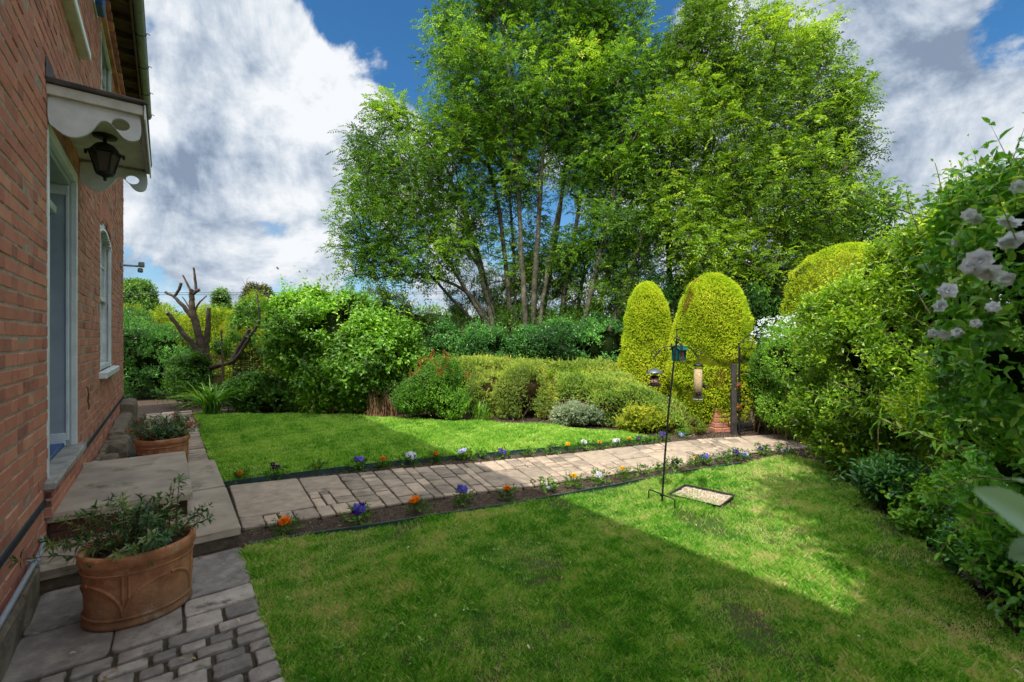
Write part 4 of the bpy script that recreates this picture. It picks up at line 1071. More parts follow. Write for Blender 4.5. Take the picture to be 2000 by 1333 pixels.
mb.tube([c + [0, 0, -.06], c + [0, 0, .07]], .0035, 6); mb.ball(tuple(c + [0, 0, .078]), .010, 7); mb.ball(tuple(c + [0, 0, .035]), .007, 6); mb.build('finial', M['black_iron'], pole)
def arm(pts, scr):
    mb = MB(); P = np.array(pts); u = np.linspace(0, len(P) - 1, 26)
    from_ = [np.interp(u, np.arange(len(P)), P[:, i]) for i in range(3)]; Q = np.stack(from_, -1)
    for _ in range(6): Q[1:-1] = (Q[:-2] + 2 * Q[1:-1] + Q[2:]) / 4
    mb.tube(Q, .0045, 6)
    e = Q[-1]; d = Q[-1] - P[0]; d[2] = 0; d = d / (np.linalg.norm(d) + 1e-6)
    a = np.linspace(-PI / 2, 1.35 * PI, 18); rr = np.linspace(.032, .016, 18)
    mb.tube([e + d * (math.cos(x) * r0) + np.array([0, 0, .032 + math.sin(x) * r0]) for x, r0 in zip(a, rr)], .004, 6)
    mb.build('arm', M['black_iron'], pole); return e
T0 = local(1320, 677)
arm([T0, local(1310, 677.5), local(1298, 677), local(1289, 684), local(1283, 694), local(1278.5, 698)], 1)
arm([T0, local(1330, 678), local(1344, 678), local(1353, 683), local(1358, 693), local(1363, 698)], 1)
arm([T0, (T0[0] + .01, T0[1] + .07, T0[2]), (T0[0] + .022, T0[1] + .14, T0[2] - .005), (T0[0] + .03, T0[1] + .19, T0[2] - .03)], 1)
arm([T0, (T0[0] - .01, T0[1] - .07, T0[2]), (T0[0] - .015, T0[1] - .13, T0[2] - .005), (T0[0] - .02, T0[1] - .18, T0[2] - .03)], 1)
mb = MB(); a = local(1268, 953); b_ = local(1322, 966); z_ = .115
A0 = g(1267, 983); B0 = g(1318, 1002); A0 = (A0[0] - bx, A0[1] - by); B0 = (B0[0] - bx, B0[1] - by)
mb.tube([(A0[0], A0[1], -.02), (A0[0], A0[1], z_ - .01), (A0[0] + .012, A0[1], z_), (B0[0] - .012, B0[1], z_), (B0[0], B0[1], z_ - .01), (B0[0], B0[1], -.02)], .0055, 6)
mb.tube([(-.01, 0, z_ - .012), (.02, 0, z_ - .012)], .011, 8); mb.build('ground_fork', M['black_iron'], pole)

def hook(mb, x, y, z0, z1): mb.tube([(x, y, z0), (x + .006, y, (z0 + z1) / 2), (x, y, z1)], .0018, 5)
M['husk'] = surf('peanuts_and_seed', [(.2, (.16, .08, .07)), (.5, (.40, .24, .18)), (.8, (.65, .45, .36))], 60, .8, .8, 120)
M['seed'] = surf('sunflower_hearts', [(.25, (.35, .22, .10)), (.5, (.62, .43, .24)), (.8, (.80, .62, .40))], 70, .8, 1.0, 130, bdist=.006)
M['clear'] = glassmat('clear_plastic', (.95, .97, .95), .08, .02)
M['green_plastic'] = surf('dark_green_plastic', [(.3, (.0, .07, .06)), (.7, (.005, .13, .10))], 10, .4, 0)
p = q(1278.5, 722, D0)
f1 = thing('domed_seed_feeder', 'small feeder under a wide grey dome hanging from the left arm of the pole', 'bird feeder', (p[0], p[1], q(0, 757, D0)[2]))
mb = MB(); mb.lathe([(.002, .158), (.02, .155), (.045, .145), (.068, .128), (.070, .122), (.045, .135), (.002, .142)], 24); mb.build('dome', M['steel'], f1)
mb = MB(); hook(mb, 0, 0, .155, .27); mb.tube([(0, 0, .05), (0, 0, .15)], .004, 6); mb.lathe([(.001, .10), (.028, .098), (.036, .085), (.036, .078)], 16); mb.build('cap', M['black_iron'], f1)
mb = MB(); mb.lathe([(.001, .078), (.036, .078), (.036, .028), (.001, .028)], 20); mb.build('seed', M['husk'], f1)
mb = MB(); mb.lathe([(.001, .010), (.03, .008), (.052, .018), (.056, .026), (.052, .028), (.036, .02), (.001, .02)], 20)
for i in range(3): a = i * 2.1; mb.tube([(.036 * math.cos(a), .036 * math.sin(a), .025), (.036 * math.cos(a), .036 * math.sin(a), .085)], .003, 5)
mb.build('perch_ring', M['black_iron'], f1)
p = q(1363.5, 782, D0)
f2 = thing('tube_seed_feeder', 'long clear tube feeder full of pale seed hanging from the right arm of the pole', 'bird feeder', (p[0], p[1], p[2]))
mb = MB(); mb.lathe([(.001, .012), (.034, .012), (.034, .262), (.001, .262)], 24); mb.build('seed', M['seed'], f2)
mb = MB(); mb.lathe([(.037, .0), (.037, .292)], 24); mb.build('tube', M['clear'], f2)
mb = MB(); mb.lathe([(.001, .312), (.02, .31), (.038, .300), (.040, .285), (.037, .283)], 24); hook(mb, 0, 0, .31, .365); mb.build('lid', M['black_iron'], f2)
mb = MB(); mb.lathe([(.001, -.006), (.03, -.004), (.038, .004), (.038, .012), (.001, .012)], 24); mb.build('base', M['pipe_grey'], f2)
for (a, z_) in ((-1.9, .055), (-.1, .125)):
    mb = MB(); cx_, cy_ = math.cos(a) * .037, math.sin(a) * .037; ox, oy = math.cos(a), math.sin(a)
    u = np.linspace(0, 2 * PI, 14); mb.tube([(cx_ + ox * .008 - oy * .015 * math.cos(x), cy_ + oy * .008 + ox * .015 * math.cos(x), z_ + .018 * math.sin(x)) for x in u], .006, 6)
    mb.tube([(cx_, cy_, z_ - .014), (cx_ + ox * .045, cy_ + oy * .045, z_ - .016)], .004, 6); mb.ball((cx_ + ox * .002, cy_ + oy * .002, z_), (.012, .012, .014), 7)
    mb.build('feeding_port', M['black_iron'], f2)
p = q(1326, 704, D0 + .17)
f3 = thing('fat_ball_feeder', 'small dark green roofed peanut feeder hanging right beside the top of the pole', 'bird feeder', (p[0], p[1], p[2]), .5)
mb = MB(); mb.box(-.036, .036, -.03, .03, .004, .09, .004); mb.build('peanuts', M['husk'], f3)
mb = MB()
for x_ in np.linspace(-.04, .04, 7): mb.tube([(x_, -.034, 0), (x_, -.034, .095)], .0012, 4); mb.tube([(x_, .034, 0), (x_, .034, .095)], .0012, 4)
for z_ in np.linspace(.01, .09, 7): mb.tube([(-.04, -.034, z_), (.04, -.034, z_)], .0012, 4)
mb.build('wire_mesh', M['steel'], f3)
mb = MB(); mb.box(-.048, -.042, -.04, .04, 0, .105, .002); mb.box(.042, .048, -.04, .04, 0, .105, .002); mb.box(-.048, .048, -.04, .04, -.006, 0, .002)
for s_ in (-1, 1): mb.add([(-.058, s_ * .058, .088), (.058, s_ * .058, .088), (.058, 0, .128), (-.058, 0, .128), (-.058, s_ * .058, .093), (.058, s_ * .058, .093), (.058, 0, .133), (-.058, 0, .133)], [(0, 1, 2, 3), (4, 5, 6, 7), (0, 1, 5, 4), (0, 3, 7, 4), (1, 2, 6, 5)])
hook(mb, 0, 0, .13, .155); mb.build('roofed_frame', M['green_plastic'], f3)

# ground tray
cs = [np.array(g(x, y, .03)) for x, y in ((1303, 967), (1340, 952.5), (1443, 971), (1401, 996))]
tc_ = sum(cs) / 4
tray = thing('seed_tray', 'shallow black rectangular tray of pale bird seed lying on the lawn', 'seed tray', (tc_[0], tc_[1], .012))
ex = (cs[2] - cs[1] + cs[3] - cs[0]) / 2; ey = (cs[1] - cs[0] + cs[2] - cs[3]) / 2
tray.rotation_euler = (0, 0, math.atan2(ex[1], ex[0])); lx, ly = np.linalg.norm(ex) / 2, np.linalg.norm(ey) / 2
M['black_plastic'] = surf('dusty_black_plastic', [(.3, (.012, .012, .013)), (.7, (.035, .035, .035))], 20, .6, .1)
mb = MB()
def rr_(sx, sy, r_, z_): return [(math.copysign(sx - r_, math.cos(a)) + r_ * math.cos(a), math.copysign(sy - r_, math.sin(a)) + r_ * math.sin(a), z_) for a in np.linspace(.05, 2 * PI + .05, 32, endpoint=False)]
rings = [rr_(lx - .02, ly - .02, .02, .0), rr_(lx - .006, ly - .006, .025, .034), rr_(lx, ly, .03, .036), rr_(lx, ly, .03, .041), rr_(lx - .012, ly - .012, .025, .041), rr_(lx - .02, ly - .02, .02, .006)]
V = [v for r_ in rings for v in r_]; mb.add(V, [(k * 32 + i, k * 32 + (i + 1) % 32, (k + 1) * 32 + (i + 1) % 32, (k + 1) * 32 + i) for k in range(5) for i in range(32)] + [tuple(range(32))[::-1], tuple(range(160, 192))])
mb.build('tray_body', M['black_plastic'], tray)
M['pale_seed'] = surf('pale_bird_seed', [(.1, (.36, .28, .18)), (.5, (.66, .56, .42)), (.9, (.86, .78, .64))], 40, .9, .3, 90, usev=.7)
mb = MB(); n_ = 5200; X = R.uniform(-lx + .02, lx - .02, n_); Y = R.uniform(-ly + .02, ly - .02, n_); C = np.stack([X, Y, .024 + .006 * snoise(np.stack([X * 14, Y * 14, X * 0], -1), 61) + R.normal(0, .002, n_)], -1)
s_ = R.uniform(.004, .008, n_)[:, None]; A_ = randdir(n_) * s_ * 1.3; B_ = randdir(n_) * s_ * .6
V = np.stack([C + A_, C + B_, C - A_, C - B_], 1); V[:, :, 2] = np.maximum(V[:, :, 2], .01); mb.add(V.reshape(-1, 3), np.arange(n_)[:, None] * 4 + np.array([[0, 1, 2, 3]]), 0, np.repeat(R.random(n_), 4))
mb.box(-lx + .022, lx - .022, -ly + .022, ly - .022, .008, .018); tag(mb.build('bird_seed', M['pale_seed'], tray), kind='stuff')

# ================================================================== GATE, PIER, FENCES
gx_, gy_ = g(1444, 851)
M['gate_wood'] = surf('dark_weathered_post', [(.3, (.025, .022, .02)), (.7, (.085, .075, .07))], 9, .8, .4)
pt_ = thing('gate_post', 'dark square timber post beside the open iron gate', 'post', (gx_ - .055, gy_ + .06, 0))
mb = MB(); mb.box(-.035, .035, -.035, .035, -.1, 1.05, .006, jit=.002); mb.build('post_shaft', M['gate_wood'], pt_)
dz = np.array(q(1502, 860, 7.15)) - np.array([gx_, gy_, 0]); ga = math.atan2(dz[1], dz[0])
gate = thing('iron_gate', 'open black iron garden gate with a curved top rail at the end of the path', 'gate', (gx_, gy_, 0), ga)
gw = math.hypot(dz[0], dz[1]); gh = 1.30
mb = MB(); mb.tube([(0, 0, 0), (0, 0, gh)], .016, 8)
for z_ in (.06, .50, .92, gh - .03): mb.tube([(0, 0, z_), (gw, 0, z_)], .011 if z_ < 1.2 else .008, 6)
mb.tube([(gw, 0, .04), (gw, 0, .92)], .012, 6); mb.tube([(0, 0, .06), (gw, 0, .5)], .006, 6); mb.build('gate_frame', M['black_iron'], gate)
mb = MB(); a = np.linspace(PI, PI / 2, 14)
mb.tube([(gw + gw * math.cos(x), 0, gh - .02 + .26 * math.sin(x)) for x in a], .007, 6); mb.tube([(gw + gw * .6 * math.cos(x), 0, gh - .02 + .22 * math.sin(x)) for x in a], .006, 6)
mb.tube([(.1 + .06 * math.cos(x), 0, 1.10 + .06 * math.sin(x)) for x in np.linspace(0, 1.7 * PI, 14)], .005, 5); mb.build('curved_top_rail', M['black_iron'], gate)
rust = surf('rusty_iron', [(.3, (.12, .03, .012)), (.7, (.30, .09, .03))], 30, .9, .5)
for z_ in (.40, .72):
    mb = MB(); mb.box(-.05, .03, -.02, .02, z_, z_ + .03, .006); mb.tube([(0, 0, z_ - .03), (0, 0, z_ + .06)], .02, 8); mb.build('hinge', rust, gate)
px_, py_ = g(1416, 846)
pier = thing('brick_pier', 'low crumbling orange brick pier under the golden conifer beside the gate post', 'brick pier', (px_, py_ + .15, 0), .2)
mb = MB()
for k in range(5):
    z_ = k * .075
    for xx in ((-.17, .05), (.06, .17)) if k % 2 else ((-.17, -.06), (-.05, .17)):
        mb.box(xx[0], xx[1], -.12, .12, z_ + .004, z_ + .068, .006, val=.5 + .5 * R.random(), jit=.002)
mb.box(-.165, .165, -.114, .114, -.02, .372, slot=1); mb.build('brickwork', [M['brick'], M['mortar']], pier)

# wattle fence behind the pruned tree
M['wattle'] = surf('woven_hazel', [(.2, (.05, .032, .022)), (.5, (.14, .095, .065)), (.85, (.26, .19, .13))], 12, .9, .3, usev=.6)
fd = 10.3
a_ = q(455, 0, fd); b2 = q(640, 0, fd)
wf = thing('wattle_fence', 'woven hazel wattle fence panel behind the pruned tree and shrubs', 'fence', (a_[0], fd, 0))
L_ = b2[0] - a_[0]
mb = MB(); xsn = np.linspace(0, L_, 60)
for k in range(46):
    z_ = .03 + k * .0235; ph = (k % 2) * PI + R.normal(0, .1)
    mb.tube(np.stack([xsn, .025 * np.sin(xsn / .2 * PI + ph), z_ + .006 * np.sin(xsn * 3 + k) + R.normal(0, .002, 60)], -1), R.uniform(.007, .012), 5, 0, R.random(), False)
mb.build('woven_rods', M['wattle'], wf)
mb = MB()
for x_ in np.arange(0, L_ + .01, .2): mb.tube([(x_, 0, -.05), (x_ + R.normal(0, .01), 0, 1.18 + R.normal(0, .03))], .016, 6)
mb.build('upright_stake', M['wattle'], wf)
tr_ = thing('trellis_panel', 'small yellow timber trellis gate seen behind the pruned tree trunk', 'trellis', (q(408, 0, 10.0)[0], 10.0, 0), .0)
M['yellow_wood'] = surf('yellow_green_timber', [(.3, (.20, .17, .05)), (.7, (.36, .31, .11))], 8, .8, .3)
tw = q(438, 0, 10)[0] - q(408, 0, 10)[0]
mb = MB(); mb.box(0, .05, -.02, .02, 0, 1.08, .004); mb.box(tw - .05, tw, -.02, .02, 0, 1.12, .004); mb.box(.05, tw - .05, -.018, .018, 1.0, 1.05, .003); mb.box(.05, tw - .05, -.018, .018, .60, .65, .003)
mb.box(.05, tw - .05, -.008, .008, .05, .60, .002); mb.build('frame', M['yellow_wood'], tr_)
mb = MB()
for k in range(-6, 8):
    for s_ in (1, -1):
        x0_ = k * .085; pts = []
        for t_ in np.linspace(0, 1, 20):
            z_ = .65 + .35 * t_; x_ = x0_ + s_ * (.35 * t_) + (0 if s_ > 0 else .3)
            if .05 < x_ < tw - .05: pts.append((x_, s_ * .006, z_))
        if len(pts) > 1: mb.tube([pts[0], pts[-1]], .010, 4, smooth=False)
mb.build('lattice', M['yellow_wood'], tr_)

# overhead wires, far off
for yy, k, lb in ((567.5, 0, 'upper'), (571.5, 1, 'lower')):
    mb = MB(); A_ = q(-300, yy + 2, 42); B_ = q(1500, yy - 4, 42); t_ = np.linspace(0, 1, 40)[:, None]
    P = A_ * (1 - t_) + B_ * t_; P[:, 2] -= .25 * np.sin(t_[:, 0] * PI); mb.tube(P, .022, 5)
    tag(mb.build('overhead_wire', M['black_iron']), lb + ' of the two overhead wires crossing the sky above the far hedge', 'wire', 'overhead wires')

# ================================================================== BEDDING FLOWERS
def petalmat(name, a, b_, tr=.25):
    return leafmat(name, [(.1, a), (.9, b_)], tr, .6, .2, 30, 1.1)
PM = {'orange': petalmat('orange_petals', (.75, .12, .0), (.95, .27, .005)), 'yellow': petalmat('yellow_petals', (.85, .38, .0), (.95, .60, .02)),
      'purple': petalmat('purple_petals', (.045, .012, .22), (.10, .03, .42)), 'blue': petalmat('blue_petals', (.08, .07, .50), (.24, .22, .75)),
      'white': petalmat('white_petals', (.62, .62, .72), (.85, .85, .90)), 'dark': petalmat('dark_purple_petals', (.02, .005, .05), (.06, .015, .14)), 'lilac': petalmat('lilac_petals', (.35, .35, .70), (.6, .6, .88))}
M['bedding'] = leafmat('bedding_leaf', [(.1, (.03, .10, .012)), (.5, (.07, .20, .025)), (.9, (.16, .30, .05))], .3, .5, .3, 12)
M['eye'] = surf('dark_flower_eye', [(.3, (.02, .005, .03)), (.7, (.05, .02, .06))], 30, .8, 0)
def foliage_part(t, kind, s_):
    mb = MB()
    n_ = 46 if kind == 'marigold' else 36
    P = np.stack([R.normal(0, .022, n_), R.normal(0, .022, n_), R.uniform(.0, .055, n_)], -1) * s_
    D = P * [1, 1, .2] / .03 + [0, 0, .7] + R.normal(0, .3, P.shape)
    if kind == 'marigold': shoots(mb, P, D, .035 * s_, 8, .022 * s_, .006 * s_, 50, True, 0, False, np.clip(R.normal(.4, .22, n_), 0, 1))
    else: shoots(mb, P, D, .025 * s_, 4, .026 * s_, .013 * s_, 55, False, 0, False, np.clip(R.normal(.5, .25, n_), 0, 1))
    mb.build('leaves', [M['bedding'], M['bedding'], M['bedding']], t)
def marigold(name, label, px, py, col, dia, hz, group, heads=1):
    X, Y = g(px, py); t = thing(name, label, 'flower', (X, Y, .004), R.uniform(0, 6), group); t.scale = (1.05, 1.05, 1.05); foliage_part(t, 'marigold', 1.5)
    for h in range(heads):
        ox, oy = (0, 0) if h == 0 else (.035, .012)
        mb = MB(); mb.tube([(0, 0, 0), (ox + .004, oy, hz * .6), (ox + .006, oy + .003, hz - dia * .3)], .0022, 6)
        mb.lathe([(.001, -.006), (dia * .2, 0), (dia * .26, dia * .16)], 10, c=(ox + .006, oy + .003, hz - dia * .35)); mb.build('stalk', M['bedding'], t)
        mb = MB(); c = np.array([ox + .006, oy + .003, hz - dia * .15])
        for k, (el_, n_) in enumerate(((-.1, 22), (.15, 24), (.4, 22), (.65, 18), (.9, 14), (1.15, 9), (1.4, 4))):
            a = np.arange(n_) / n_ * 2 * PI + R.random() * 2 + R.normal(0, .08, n_); e_ = el_ + R.normal(0, .08, n_)
            D = np.stack([np.cos(a) * np.cos(e_), np.sin(a) * np.cos(e_), np.sin(e_)], -1); Nn = np.stack([-np.cos(a) * np.sin(e_), -np.sin(a) * np.sin(e_), np.cos(e_)], -1)
            leafset(mb, c + D * dia * .12 * [1, 1, .5], D * [1, 1, .62], Nn, dia * .42 * R.uniform(.85, 1.1, n_), dia * .24, 0, np.clip(R.normal(.2 + k * .1, .15, n_), 0, 1), True, -.15, .45)
        mb.build('flower_head', PM[col], t)
def pansy(name, label, px, py, col, blooms, hz, group, col2=None, sz=.024):
    X, Y = g(px, py); t = thing(name, label, 'flower', (X, Y, .004), 0, group); t.scale = (1.1, 1.1, 1.1); blooms += 1 + int(blooms > 2); foliage_part(t, 'pansy', 1.4 + .2 * R.random())
    for k in range(blooms):
        a = R.uniform(0, 6.28); r_ = (.0 if blooms == 1 else .03) * R.uniform(.6, 1.2); ox, oy, oz = r_ * math.cos(a), r_ * math.sin(a) * .6, hz * R.uniform(.75, 1.05)
        mb = MB(); mb.tube([(ox * .3, oy * .3, 0), (ox, oy + .003, oz - .006), (ox, oy - .004, oz)], .0013, 5)
        f_ = unit(np.array([[R.normal(0, .45), -1, R.uniform(.1, .6)]]))[0]; up = unit(np.cross(np.cross(f_, [0, 0, 1.]), f_)); sd = np.cross(f_, up)
        c = np.array([ox, oy - .006, oz]); mb2 = MB(); cc = PM[col2 if (col2 and k % 2) else col]
        for an, w_, l_ in ((-2.05, .95, 1.0), (2.05, .95, 1.0), (-.95, 1.05, 1.0), (.95, 1.05, 1.0), (PI, 1.35, 1.05)):
            an2 = an if abs(an) < 3 else PI
            d = up * math.cos(an2) + sd * math.sin(an2)
            leafset(mb2, (c + f_ * .001 * an)[None], d[None] + R.normal(0, .06, (1, 3)), f_[None], sz * l_, sz * w_, 0, np.array([R.random()]), True, .12, .2)
        fp = mb2.build('bloom', cc, t)
        mb.build('stalk', M['bedding'], t)
        mb3 = MB(); mb3.ball(tuple(c + f_ * .003), (.004, .003, .004), 5); mb3.build('flower_eye', M['eye'] if col in ('white', 'lilac', 'blue') else PM['yellow'], fp)
def leafy(name, label, px, py, group):
    X, Y = g(px, py); t = thing(name, label, 'plant', (X, Y, .004), 0, group); foliage_part(t, 'pansy', 1.5)
GN, GF = 'bedding plants in the near flower strip', 'bedding plants in the far flower strip'
marigold('marigold', 'largest orange marigold nearest the steps in the near flower strip', 557, 1043, 'orange', .085, .10, GN)
pansy('pansy', 'bushy violet blue pansy clump just after the nearest big orange marigold', 702, 1022, 'blue', 6, .11, GN, 'purple', .030)
marigold('marigold', 'orange marigold with a double head between the two violet blue pansy clumps', 813, 1003, 'orange', .062, .12, GN, 2)
pansy('pansy', 'tall blue pansy with three open blooms in the shaded part of the near strip', 902, 985, 'blue', 4, .13, GN, None, .028)
marigold('marigold', 'orange marigold right at the edge of the house shadow in the near strip', 991, 977, 'orange', .062, .11, GN)
pansy('pansy', 'white pansy with violet eyes just past the shadow edge in the near strip', 1068, 960, 'white', 3, .06, GN, 'lilac', .027)
marigold('marigold', 'round golden marigold between the two white flowered plants in the near strip', 1120, 951, 'yellow', .062, .11, GN)
pansy('pansy', 'white flowered plant right of the round golden marigold in the near strip', 1168, 944, 'white', 4, .08, GN, None, .026)
marigold('marigold', 'flat yellow marigold left of the feeding pole in the near strip', 1217, 937, 'yellow', .050, .11, GN)
leafy('bedding_plant', 'leafy plant without flowers just left of the feeding pole', 1256, 930, GN)
leafy('bedding_plant', 'low leafy plant without flowers directly behind the feeding pole', 1288, 924, GN)
pansy('pansy', 'dark purple pansy just right of the feeding pole in the near strip', 1318, 918, 'dark', 3, .09, GN)
marigold('marigold', 'small pale yellow marigold bud above the seed tray in the near strip', 1358, 910, 'yellow', .035, .09, GN)
pansy('pansy', 'lilac blue upright pansy beside the small yellow bud in the near strip', 1376, 908, 'blue', 3, .10, GN)
leafy('bedding_plant', 'green leafy plant before the purple pansies at the far end of the near strip', 1410, 905, GN)
pansy('pansy', 'rich purple pansy near the far end of the near strip', 1436, 899, 'purple', 2, .09, GN, None, .03)
pansy('pansy', 'pale blue pansy clump beside the rich purple pansy at the strip end', 1454, 898, 'blue', 4, .06, GN, 'lilac', .027)
pansy('pansy', 'single purple pansy in bare soil near the gate shadow', 1490, 888, 'purple', 2, .07, 'pansies near the gate')
pansy('pansy', 'tiny pale blue pansy in the soil under the right hand shrubs', 1533, 889, 'lilac', 2, .05, 'pansies near the gate')
marigold('marigold', 'orange marigold beside the steps at the start of the far flower strip', 470, 942, 'orange', .055, .09, GF)
pansy('pansy', 'tall dark purple pansy second from the steps in the far strip', 537, 936, 'dark', 3, .13, GF)
marigold('marigold', 'small yellow marigold in the shaded start of the far strip', 620, 924, 'yellow', .032, .07, GF)
pansy('pansy', 'violet blue pansy with three blooms in the shaded far strip', 700, 920, 'blue', 3, .12, GF, None, .030)
marigold('marigold', 'bright orange marigold in shade right of the violet blue pansy in the far strip', 749, 915, 'orange', .062, .11, GF)
pansy('pansy', 'white pansy in shade between two orange marigolds of the far strip', 803, 909, 'white', 4, .11, GF, None, .034)
marigold('marigold', 'orange marigold at the shadow edge of the far strip', 851, 905, 'orange', .058, .11, GF)
pansy('pansy', 'pale lilac pansy just past the shadow edge of the far strip', 903, 898, 'lilac', 3, .10, GF, 'white', .03)
marigold('marigold', 'very small yellow bloom low beside the pale lilac pansy', 914, 900, 'yellow', .03, .05, GF)
leafy('bedding_plant', 'leafy green plant right of the pale lilac pansy in the far strip', 939, 898, GF)
pansy('pansy', 'deep purple pansy standing against the far edging', 981, 895, 'purple', 2, .08, GF, None, .03)
leafy('bedding_plant', 'leafy plant with no open flower between two purple pansies of the far strip', 1032, 891, GF)
pansy('pansy', 'dark purple pansy bud left of the wide golden marigold in the far strip', 1074, 887, 'dark', 1, .08, GF)
marigold('marigold', 'wide golden marigold with a double head in the far strip', 1110, 886, 'yellow', .055, .11, GF, 2)
pansy('pansy', 'white pansy between the wide golden marigold and the next one', 1144, 881, 'white', 3, .11, GF, None, .028)
marigold('marigold', 'golden marigold between two white pansies of the far strip', 1171, 879, 'yellow', .055, .10, GF)
pansy('pansy', 'white pansy farther along the far strip before the last marigold', 1205, 876, 'white', 3, .10, GF, None, .030)
marigold('marigold', 'last golden marigold of the far strip in front of the yellow shrub', 1229, 873, 'yellow', .055, .11, GF)
pansy('pansy', 'pair of small dark purple blooms after the last golden marigold', 1247, 869, 'purple', 2, .09, GF)
leafy('bedding_plant', 'small leafy plant at the very end of the far edging strip', 1271, 867, GF)
pansy('pansy', 'purple pansy clump at the end of the far edging behind the feeding pole', 1296, 863, 'purple', 4, .10, GF, None, .03)
pansy('pansy', 'pale blue pansies in open soil right of the feeding pole below the yellow shrub', 1333, 856, 'lilac', 4, .05, GF, 'blue', .028)

# ================================================================== VEGETATION
M['gold'] = leafmat('golden_conifer', [(.10, (.10, .17, .006)), (.34, (.28, .46, .012)), (.62, (.60, .74, .02)), (.88, (.82, .80, .08))], .15, .6, .2, 5, 1.2)
M['lilac'] = leafmat('lilac_leaf', [(.1, (0.068, 0.203, 0.020)), (.5, (0.162, 0.405, 0.041)), (.85, (0.297, 0.567, 0.081))], .35, .4, .4, 2)
M['mid'] = leafmat('mid_green_leaf', [(.1, (0.054, 0.171, 0.023)), (.5, (0.124, 0.341, 0.039)), (.9, (0.279, 0.527, 0.078))], .3, .4, .4, 2)
M['lime'] = leafmat('lime_green_leaf', [(.1, (0.081, 0.203, 0.014)), (.45, (0.216, 0.405, 0.024)), (.85, (0.459, 0.608, 0.054))], .4, .4, .4, 2)
M['dark'] = leafmat('dark_glossy_leaf', [(.1, (0.021, 0.095, 0.025)), (.5, (0.063, 0.231, 0.053)), (.9, (0.168, 0.420, 0.105))], .15, .3, .5, 2)
M['coton'] = leafmat('cotoneaster_leaf', [(.05, (0.098, 0.217, 0.043)), (.45, (0.260, 0.434, 0.076)), (.75, (0.521, 0.608, 0.130)), (.95, (0.750, 0.651, 0.174))], .2, .5, .3, 3)
M['yew'] = leafmat('low_hedge_leaf', [(.05, (0.064, 0.174, 0.032)), (.5, (0.195, 0.391, 0.064)), (.9, (0.477, 0.608, 0.130))], .15, .5, .3, 3)
M['var_w'] = leafmat('white_variegated_leaf', [(.1, (.10, .18, .07)), (.4, (.30, .38, .22)), (.75, (.62, .66, .50)), (1, (.78, .80, .66))], .2, .4, .4, 8)
M['var_y'] = leafmat('yellow_variegated_leaf', [(.1, (.10, .24, .02)), (.4, (.38, .45, .03)), (.8, (.75, .68, .08)), (1, (.85, .78, .18))], .25, .4, .4, 8)
M['ash'] = leafmat('ash_leaf', [(.15, (0.039, 0.128, 0.011)), (.42, (0.111, 0.281, 0.024)), (.68, (0.260, 0.464, 0.044)), (.93, (0.546, 0.610, 0.077))], .38, .4, .4, .7)
M['ash2'] = leafmat('ash_leaf_yellowish', [(.15, (0.046, 0.134, 0.011)), (.42, (0.143, 0.305, 0.024)), (.68, (0.312, 0.488, 0.044)), (.93, (0.598, 0.610, 0.077))], .38, .4, .4, .7)
M['grey'] = leafmat('grey_green_leaf', [(.1, (0.078, 0.186, 0.062)), (.5, (0.202, 0.341, 0.139)), (.9, (0.403, 0.527, 0.248))], .3, .5, .3, 2)
M['goldhedge'] = leafmat('golden_hedge_leaf', [(.0, (0.031, 0.094, 0.008)), (.1, (0.09, 0.21, 0.010)), (.45, (0.22, 0.36, 0.018)), (.75, (0.38, 0.47, 0.03)), (.97, (0.46, 0.36, 0.07))], .3, .5, .3, 1)
M['far'] = leafmat('distant_leaf', [(.1, (0.045, 0.135, 0.030)), (.5, (0.105, 0.240, 0.060)), (.9, (0.210, 0.360, 0.105))], .2, .6, .2, .5)
M['far_dark'] = leafmat('distant_dark_leaf', [(.1, (0.046, 0.078, 0.046)), (.5, (0.093, 0.124, 0.078)), (.9, (0.217, 0.171, 0.109))], .2, .6, .2, .5)
M['strap'] = leafmat('strap_leaf', [(.1, (0.062, 0.202, 0.031)), (.5, (0.139, 0.388, 0.046)), (.9, (0.310, 0.589, 0.093))], .3, .35, .5, 4)
M['near'] = leafmat('pale_blue_green_leaf', [(.1, (.10, .26, .12)), (.5, (.22, .42, .26)), (.9, (.35, .52, .36))], .3, .35, .5, 3)
M['under'] = leafmat('shaded_undergrowth_leaf', [(.1, (.03, .10, .015)), (.5, (.09, .22, .03)), (.9, (.22, .38, .06))], .3, .45, .3, 2)
M['white_fl'] = leafmat('white_blossom', [(.1, (.80, .86, .90)), (.9, (.90, .92, .93))], .3, .6, .2, 10, 1.0)
M['rust_fl'] = leafmat('rusty_flower_spike', [(.1, (.30, .07, .02)), (.9, (.60, .22, .06))], .2, .7, .1, 10, 1.0)
M['bank'] = leafmat('sunlit_shrub_leaf', [(.1, (0.065, 0.183, 0.017)), (.45, (0.195, 0.415, 0.033)), (.72, (0.390, 0.573, 0.061)), (.95, (0.598, 0.683, 0.099))], .38, .38, .45, 3)
M['big'] = leafmat('large_shrub_leaf', [(.1, (0.055, 0.21, 0.04)), (.5, (0.15, 0.45, 0.07)), (.9, (0.36, 0.74, 0.14))], .35, .3, .5, 3)
M['bud'] = leafmat('buddleja_leaf', [(.1, (0.087, 0.304, 0.043)), (.5, (0.260, 0.587, 0.087)), (.9, (0.608, 0.750, 0.217))], .4, .4, .4, 4)

M['ash_stem'] = surf('shaded_ash_bark', [(.3, (.035, .032, .018)), (.5, (.10, .09, .055)), (.75, (.22, .20, .14))], 6, .9, .8, 26, bdist=.03)
def gb(px, py): p = g(px, py); return (p[0], p[1], 0)

M['dead_leaf'] = leafmat('browned_sprays', [(.1, (.16, .09, .02)), (.5, (.30, .20, .05)), (.9, (.45, .34, .08))], .1, .7, .2, 5)
